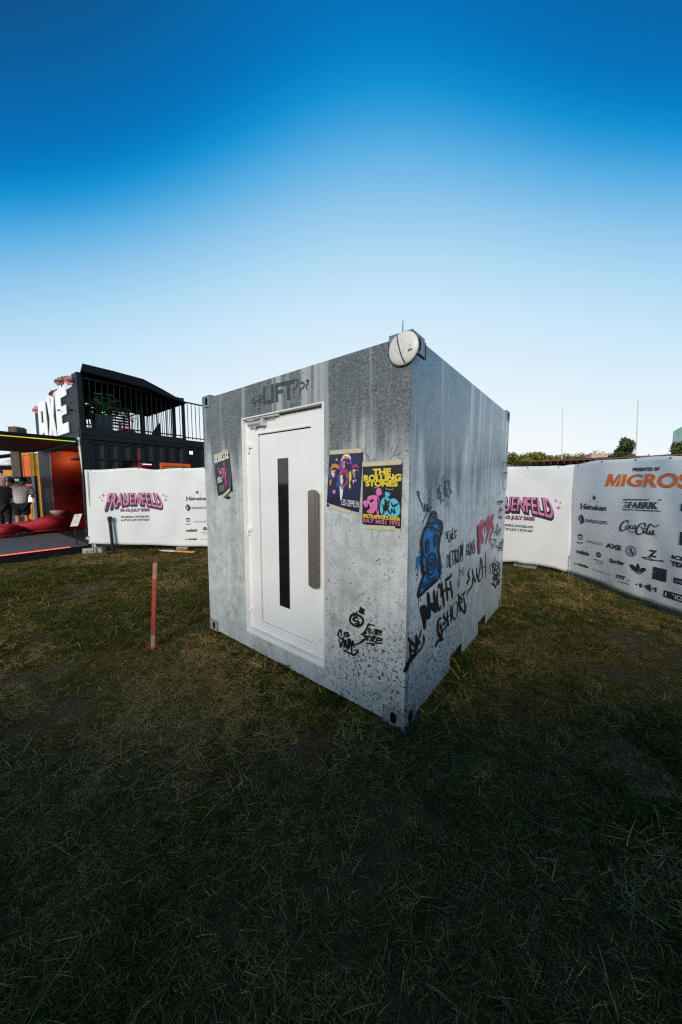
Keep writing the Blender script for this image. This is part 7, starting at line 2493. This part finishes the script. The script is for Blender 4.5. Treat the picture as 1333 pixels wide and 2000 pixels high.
# wooded ridge on the skyline
me = bpy.data.meshes.new('hills')
vs, fs = [], []
n = 160
for i in range(n + 1):
    x = -900 + i * 2600 / n
    hgt = 60 + 9 * math.sin(x / 310.0 + 1.1) + 5 * math.sin(x / 83.0) + 2.4 * float(vnoise(np.array([x]), np.array([0.0]), .07, 9)[0]) + 1.6 * random.random()
    hgt *= 0.35 + 0.65 * min(1, max(0, (x + 300) / 500))
    for y, hh in ((560, -2), (640, hgt * .55), (760, hgt), (1100, -4)):
        vs.append((x, y, hh))
for i in range(n):
    for j in range(3):
        a = i * 4 + j
        fs.append((a, a + 4, a + 5, a + 1))
me.from_pydata(vs, [], fs)
M['hill'] = mat('distant wooded hillside', (0.075, 0.095, 0.11), 0.9, vary=0.4, vscale=0.03)
setp(link('hills', me, M['hill']), 'low wooded ridge on the far skyline', None, None, 'structure')

# ================================================================== grass
def blade_mat(name, c0, c1, rough=0.6):
    m, N, L, B = node_mat(name)
    q = NB(N, L)
    a = N.new('ShaderNodeAttribute')
    a.attribute_name = 'tone'
    oi = N.new('ShaderNodeObjectInfo')
    v = q.math('ADD', q.math('MULTIPLY', a.outputs['Fac'], 0.7), q.math('MULTIPLY', oi.outputs['Random'], 0.3))
    v = q.math('POWER', v, 1.7)
    L.new(q.mix(v, c0, c1), B.inputs['Base Color'])
    B.inputs['Roughness'].default_value = rough
    B.inputs['Specular IOR Level'].default_value = 0.07
    return m
M['g_green'] = blade_mat('green grass blade', (0.026, 0.032, 0.003), (0.150, 0.164, 0.018))
M['g_olive'] = blade_mat('olive grass blade', (0.040, 0.036, 0.005), (0.220, 0.188, 0.034))
M['g_straw'] = blade_mat('dry straw blade', (0.13, 0.075, 0.020), (0.80, 0.56, 0.22), 0.6)
M['g_clover'] = blade_mat('clover leaf', (0.020, 0.042, 0.006), (0.042, 0.075, 0.012))
kit = bpy.data.collections.new('grass_kit')
def tuft(name, kind, seed):
    r = random.Random(seed)
    vs, fs, tone, mi = [], [], [], []
    def blade(b, a, lean, L, wd, tn, m, seg=3, droop=0.5):
        d = V3(math.cos(a), math.sin(a), 0)
        s_ = V3(-math.sin(a), math.cos(a), 0) * wd / 2
        tw = r.uniform(-.6, .6)
        s_ = s_ * math.cos(tw) + V3(0, 0, 1) * math.sin(tw) * wd / 2
        base = len(vs)
        for i in range(seg):
            t = i / seg
            p_ = b + d * L * math.sin(lean) * (t + droop * t * t) + V3(0, 0, 1) * L * math.cos(lean) * (t - droop * .55 * t * t)
            w_ = 1 - .55 * t
            vs.extend([tuple(p_ - s_ * w_), tuple(p_ + s_ * w_)])
            tone.extend([tn, tn])
        p_ = b + d * L * math.sin(lean) * (1 + droop) + V3(0, 0, 1) * L * math.cos(lean) * (1 - droop * .55)
        vs.append((p_[0], p_[1], max(p_[2], 0.002)))
        tone.append(tn)
        for i in range(seg - 1):
            fs.append((base + 2 * i, base + 2 * i + 1, base + 2 * i + 3, base + 2 * i + 2))
            mi.append(m)
        fs.append((base + 2 * seg - 2, base + 2 * seg - 1, base + 2 * seg))
        mi.append(m)
    if kind == 'green':
        for _ in range(26):
            blade(V3(r.gauss(0, .022), r.gauss(0, .022), 0), r.uniform(0, 6.28), r.uniform(.1, 1.0), r.uniform(.025, .060), r.uniform(.0022, .0042), r.random(), 0 if r.random() < .72 else 1)
        for _ in range(4):
            blade(V3(r.gauss(0, .03), r.gauss(0, .03), .004), r.uniform(0, 6.28), r.uniform(.8, 1.45), r.uniform(.03, .07), .0022, r.random(), 2)
    elif kind == 'olive':
        for _ in range(26):
            blade(V3(r.gauss(0, .026), r.gauss(0, .026), 0), r.uniform(0, 6.28), r.uniform(.3, 1.3), r.uniform(.02, .050), r.uniform(.002, .0038), r.random(), 1 if r.random() < .7 else 0)
        for _ in range(8):
            blade(V3(r.gauss(0, .03), r.gauss(0, .03), .004), r.uniform(0, 6.28), r.uniform(1.0, 1.5), r.uniform(.03, .08), .0024, r.random(), 2)
    elif kind == 'straw':
        for _ in range(20):
            blade(V3(r.gauss(0, .03), r.gauss(0, .03), r.uniform(.002, .014)), r.uniform(0, 6.28), r.uniform(1.05, 1.52), r.uniform(.03, .095), r.uniform(.0018, .0034), r.random(), 2, 2, r.uniform(0, .4))
        for _ in range(8):
            blade(V3(r.gauss(0, .025), r.gauss(0, .025), 0), r.uniform(0, 6.28), r.uniform(.2, 1.2), r.uniform(.02, .045), .003, r.random(), 1)
    elif kind == 'clover':
        for _ in range(7):
            c_ = V3(r.gauss(0, .03), r.gauss(0, .03), r.uniform(.015, .035))
            a0 = r.uniform(0, 6.28)
            R_ = r.uniform(.008, .014)
            for k in range(3):
                a = a0 + k * 2.094
                d, s_ = V3(math.cos(a), math.sin(a), .25), V3(-math.sin(a), math.cos(a), 0)
                base = len(vs)
                for q_ in (c_, c_ + d * R_ * .7 + s_ * R_ * .55, c_ + d * R_ * 1.3 + s_ * R_ * .25, c_ + d * R_ * 1.3 - s_ * R_ * .25, c_ + d * R_ * .7 - s_ * R_ * .55):
                    vs.append(tuple(q_))
                    tone.append(r.random())
                fs.append(tuple(range(base, base + 5)))
                mi.append(3)
        for _ in range(10):
            blade(V3(r.gauss(0, .025), r.gauss(0, .025), 0), r.uniform(0, 6.28), r.uniform(.2, 1.0), r.uniform(.02, .05), .003, r.random(), 0)
    me = bpy.data.meshes.new(name)
    me.from_pydata(vs, [], fs)
    for m in ('g_green', 'g_olive', 'g_straw', 'g_clover'):
        me.materials.append(M[m])
    me.polygons.foreach_set('material_index', mi)
    at_ = me.attributes.new('tone', 'FLOAT', 'POINT')
    at_.data.foreach_set('value', tone)
    o = bpy.data.objects.new(name, me)
    kit.objects.link(o)
KINDS = ['green'] * 4 + ['olive'] * 4 + ['straw'] * 3 + ['clover'] * 2
for i, kd in enumerate(KINDS):
    tuft('tuft_%02d' % i, kd, 100 + i)

def scatter(name, x, y, idx, sc, label):
    n = len(x)
    z = GZ + relief(x, y) - 0.014
    me = bpy.data.meshes.new(name)
    me.vertices.add(n)
    me.vertices.foreach_set('co', np.stack([x, y, z], -1).ravel().astype(np.float32))
    a = me.attributes.new('pick', 'INT', 'POINT')
    a.data.foreach_set('value', idx.astype(np.int32))
    a = me.attributes.new('size', 'FLOAT', 'POINT')
    a.data.foreach_set('value', sc.astype(np.float32))
    a = me.attributes.new('turn', 'FLOAT_VECTOR', 'POINT')
    rot = np.zeros((n, 3), np.float32)
    rot[:, 2] = rng.uniform(0, 6.283, n)
    rot[:, :2] = rng.normal(0, .16, (n, 2))
    a.data.foreach_set('vector', rot.ravel())
    o = bpy.data.objects.new(name, me)
    COL.objects.link(o)
    ng = bpy.data.node_groups.new(name + '_scatter', 'GeometryNodeTree')
    ng.interface.new_socket('Geometry', in_out='INPUT', socket_type='NodeSocketGeometry')
    ng.interface.new_socket('Geometry', in_out='OUTPUT', socket_type='NodeSocketGeometry')
    N, L = ng.nodes, ng.links
    gi, go = N.new('NodeGroupInput'), N.new('NodeGroupOutput')
    ci = N.new('GeometryNodeCollectionInfo')
    ci.inputs['Collection'].default_value = kit
    ci.inputs['Separate Children'].default_value = True
    ci.inputs['Reset Children'].default_value = True
    ip = N.new('GeometryNodeInstanceOnPoints')
    ip.inputs['Pick Instance'].default_value = True
    mp = N.new('GeometryNodeMeshToPoints')
    def attr(nm, t):
        q = N.new('GeometryNodeInputNamedAttribute')
        q.data_type = t
        q.inputs['Name'].default_value = nm
        return q.outputs['Attribute']
    L.new(gi.outputs[0], mp.inputs[0])
    L.new(mp.outputs[0], ip.inputs['Points'])
    L.new(ci.outputs[0], ip.inputs['Instance'])
    L.new(attr('pick', 'INT'), ip.inputs['Instance Index'])
    er = N.new('FunctionNodeEulerToRotation')
    L.new(attr('turn', 'FLOAT_VECTOR'), er.inputs[0])
    L.new(er.outputs[0], ip.inputs['Rotation'])
    L.new(attr('size', 'FLOAT'), ip.inputs['Scale'])
    L.new(ip.outputs[0], go.inputs[0])
    md = o.modifiers.new('scatter', 'NODES')
    md.node_group = ng
    setp(o, label, None, None, 'stuff')

def candidates(n, x0, x1, y0, y1):
    x, y = rng.uniform(x0, x1, n), rng.uniform(y0, y1, n)
    # inside the picture only, with a margin
    keep = (x < 4.36) & (y > -0.9)
    rel = np.stack([x, y], -1) - NEAR[:2]
    u, v = rel @ DA[:2], rel @ DB[:2]
    keep &= ~((u > 0.02) & (u < CW - 0.02) & (v > 0.02) & (v < CL - 0.02))
    rel = np.stack([x, y], -1) - BC0[:2]
    keep &= ~((rel @ BL_[:2] > 0.0))
    return x[keep], y[keep]
def choose(x, y):
    dry = vnoise(x, y, 1.1, 21) * .6 + vnoise(x, y, 3.7, 22) * .4
    d0 = on_z(470, 1375)
    dry = dry + .30 * np.exp(-(((x - d0[0]) / .55) ** 2 + ((y - d0[1]) / .35) ** 2))
    d0 = on_z(985, 1280)
    dry = dry + .22 * np.exp(-(((x - d0[0]) / .45) ** 2 + ((y - d0[1]) / .4) ** 2))
    lush = vnoise(x, y, 0.8, 31) * .6 + vnoise(x, y, 2.9, 32) * .4
    bare = vnoise(x, y, 1.6, 41) * .55 + vnoise(x, y, 5.1, 42) * .45
    rel = np.stack([x, y], -1) - NEAR[:2]
    u, v = rel @ DA[:2], rel @ DB[:2]
    du = np.maximum(np.maximum(-u, u - CW), 0)
    dv = np.maximum(np.maximum(-v, v - CL), 0)
    dist = np.hypot(du, dv)
    lush = lush + 0.22 * np.exp(-(dist / .28) ** 2)
    bare_spot = np.exp(-(((x - .28) / .30) ** 2 + ((y - 1.50) / .22) ** 2))
    bare = bare + .30 * bare_spot - 0.2 * np.exp(-(dist / .3) ** 2)
    r = rng.random(len(x))
    keep = r < np.clip(1.25 - 1.7 * np.maximum(bare - .60, 0) / .2, .42, 1)
    thin = np.clip((bare - .64) / .10, 0, 1)
    x, y, dry, lush, bare, dist, thin = x[keep], y[keep], dry[keep], lush[keep], bare[keep], dist[keep], thin[keep]
    n = len(x)
    p_straw = np.clip(.10 + 1.5 * (dry - .5) + .35 * thin, .03, .6)
    p_clover = np.clip(.05 + .5 * (lush - .5), 0, .14)
    p_green = np.clip(.42 + 1.6 * (lush - .5), .08, .75) * (1 - p_straw)
    t = rng.random(n)
    idx = np.where(t < p_straw, 8 + rng.integers(0, 3, n), np.where(t < p_straw + p_clover, 11 + rng.integers(0, 2, n), np.where(t < p_straw + p_clover + p_green, rng.integers(0, 4, n), 4 + rng.integers(0, 4, n))))
    sc = rng.uniform(.65, 1.15, n) * (0.85 + .55 * (lush - .5)) * (1 + .35 * np.exp(-(dist / .2) ** 2))
    sc = sc * (1 - .48 * thin)
    tall = rng.random(n) < .05 + .12 * np.clip((lush - .5) / .2, 0, 1)
    sc = np.where(tall & (thin < .3), sc * rng.uniform(1.25, 1.9, n), sc)
    return x, y, idx, sc
X1, Y1 = candidates(72000, -7.5, 4.4, -0.5, 3.8)
X2, Y2 = candidates(62000, -9.5, 5.2, 3.8, 8.6)
gxs, gys, gidx, gsc = choose(np.concatenate([X1, X2]), np.concatenate([Y1, Y2]))
far_k = np.clip((gys - 3.0) / 4.0, 0, 1)
scatter('grass', gxs, gys, gidx, gsc * (1 + 0.25 * far_k), 'worn mown grass, green with dry straw')

# marking paint sprayed on the grass round the stake
M['g_paint'] = M['orange_marker']
mb = MB()
rr = random.Random(12)
c0 = on_z(299, 1263)
for k in range(70):
    ang, d_ = rr.uniform(0, 6.28), abs(rr.gauss(0, .07))
    b = c0 + V3(-0.02 + math.cos(ang) * d_ * 1.2, math.sin(ang) * d_, 0.0)
    if k < 12:
        b = on_z(328, 1250) + V3(rr.gauss(0, .03), rr.gauss(0, .02), 0)
    a = rr.uniform(0, 6.28)
    L_, h_ = rr.uniform(.02, .05), rr.uniform(.015, .045)
    s_ = V3(-math.sin(a), math.cos(a), 0) * .002
    t_ = b + V3(math.cos(a) * L_, math.sin(a) * L_, h_)
    m_ = b + V3(math.cos(a) * L_ * .4, math.sin(a) * L_ * .4, h_ * .75)
    mb.add([b - s_, b + s_, m_ + s_ * .8, m_ - s_ * .8, t_], [(0, 1, 2, 3), (3, 2, 4)])
mb.build('sprayed_grass', M['orange_marker'], None, 'grass blades sprayed orange at the foot of the stake', kind='stuff')
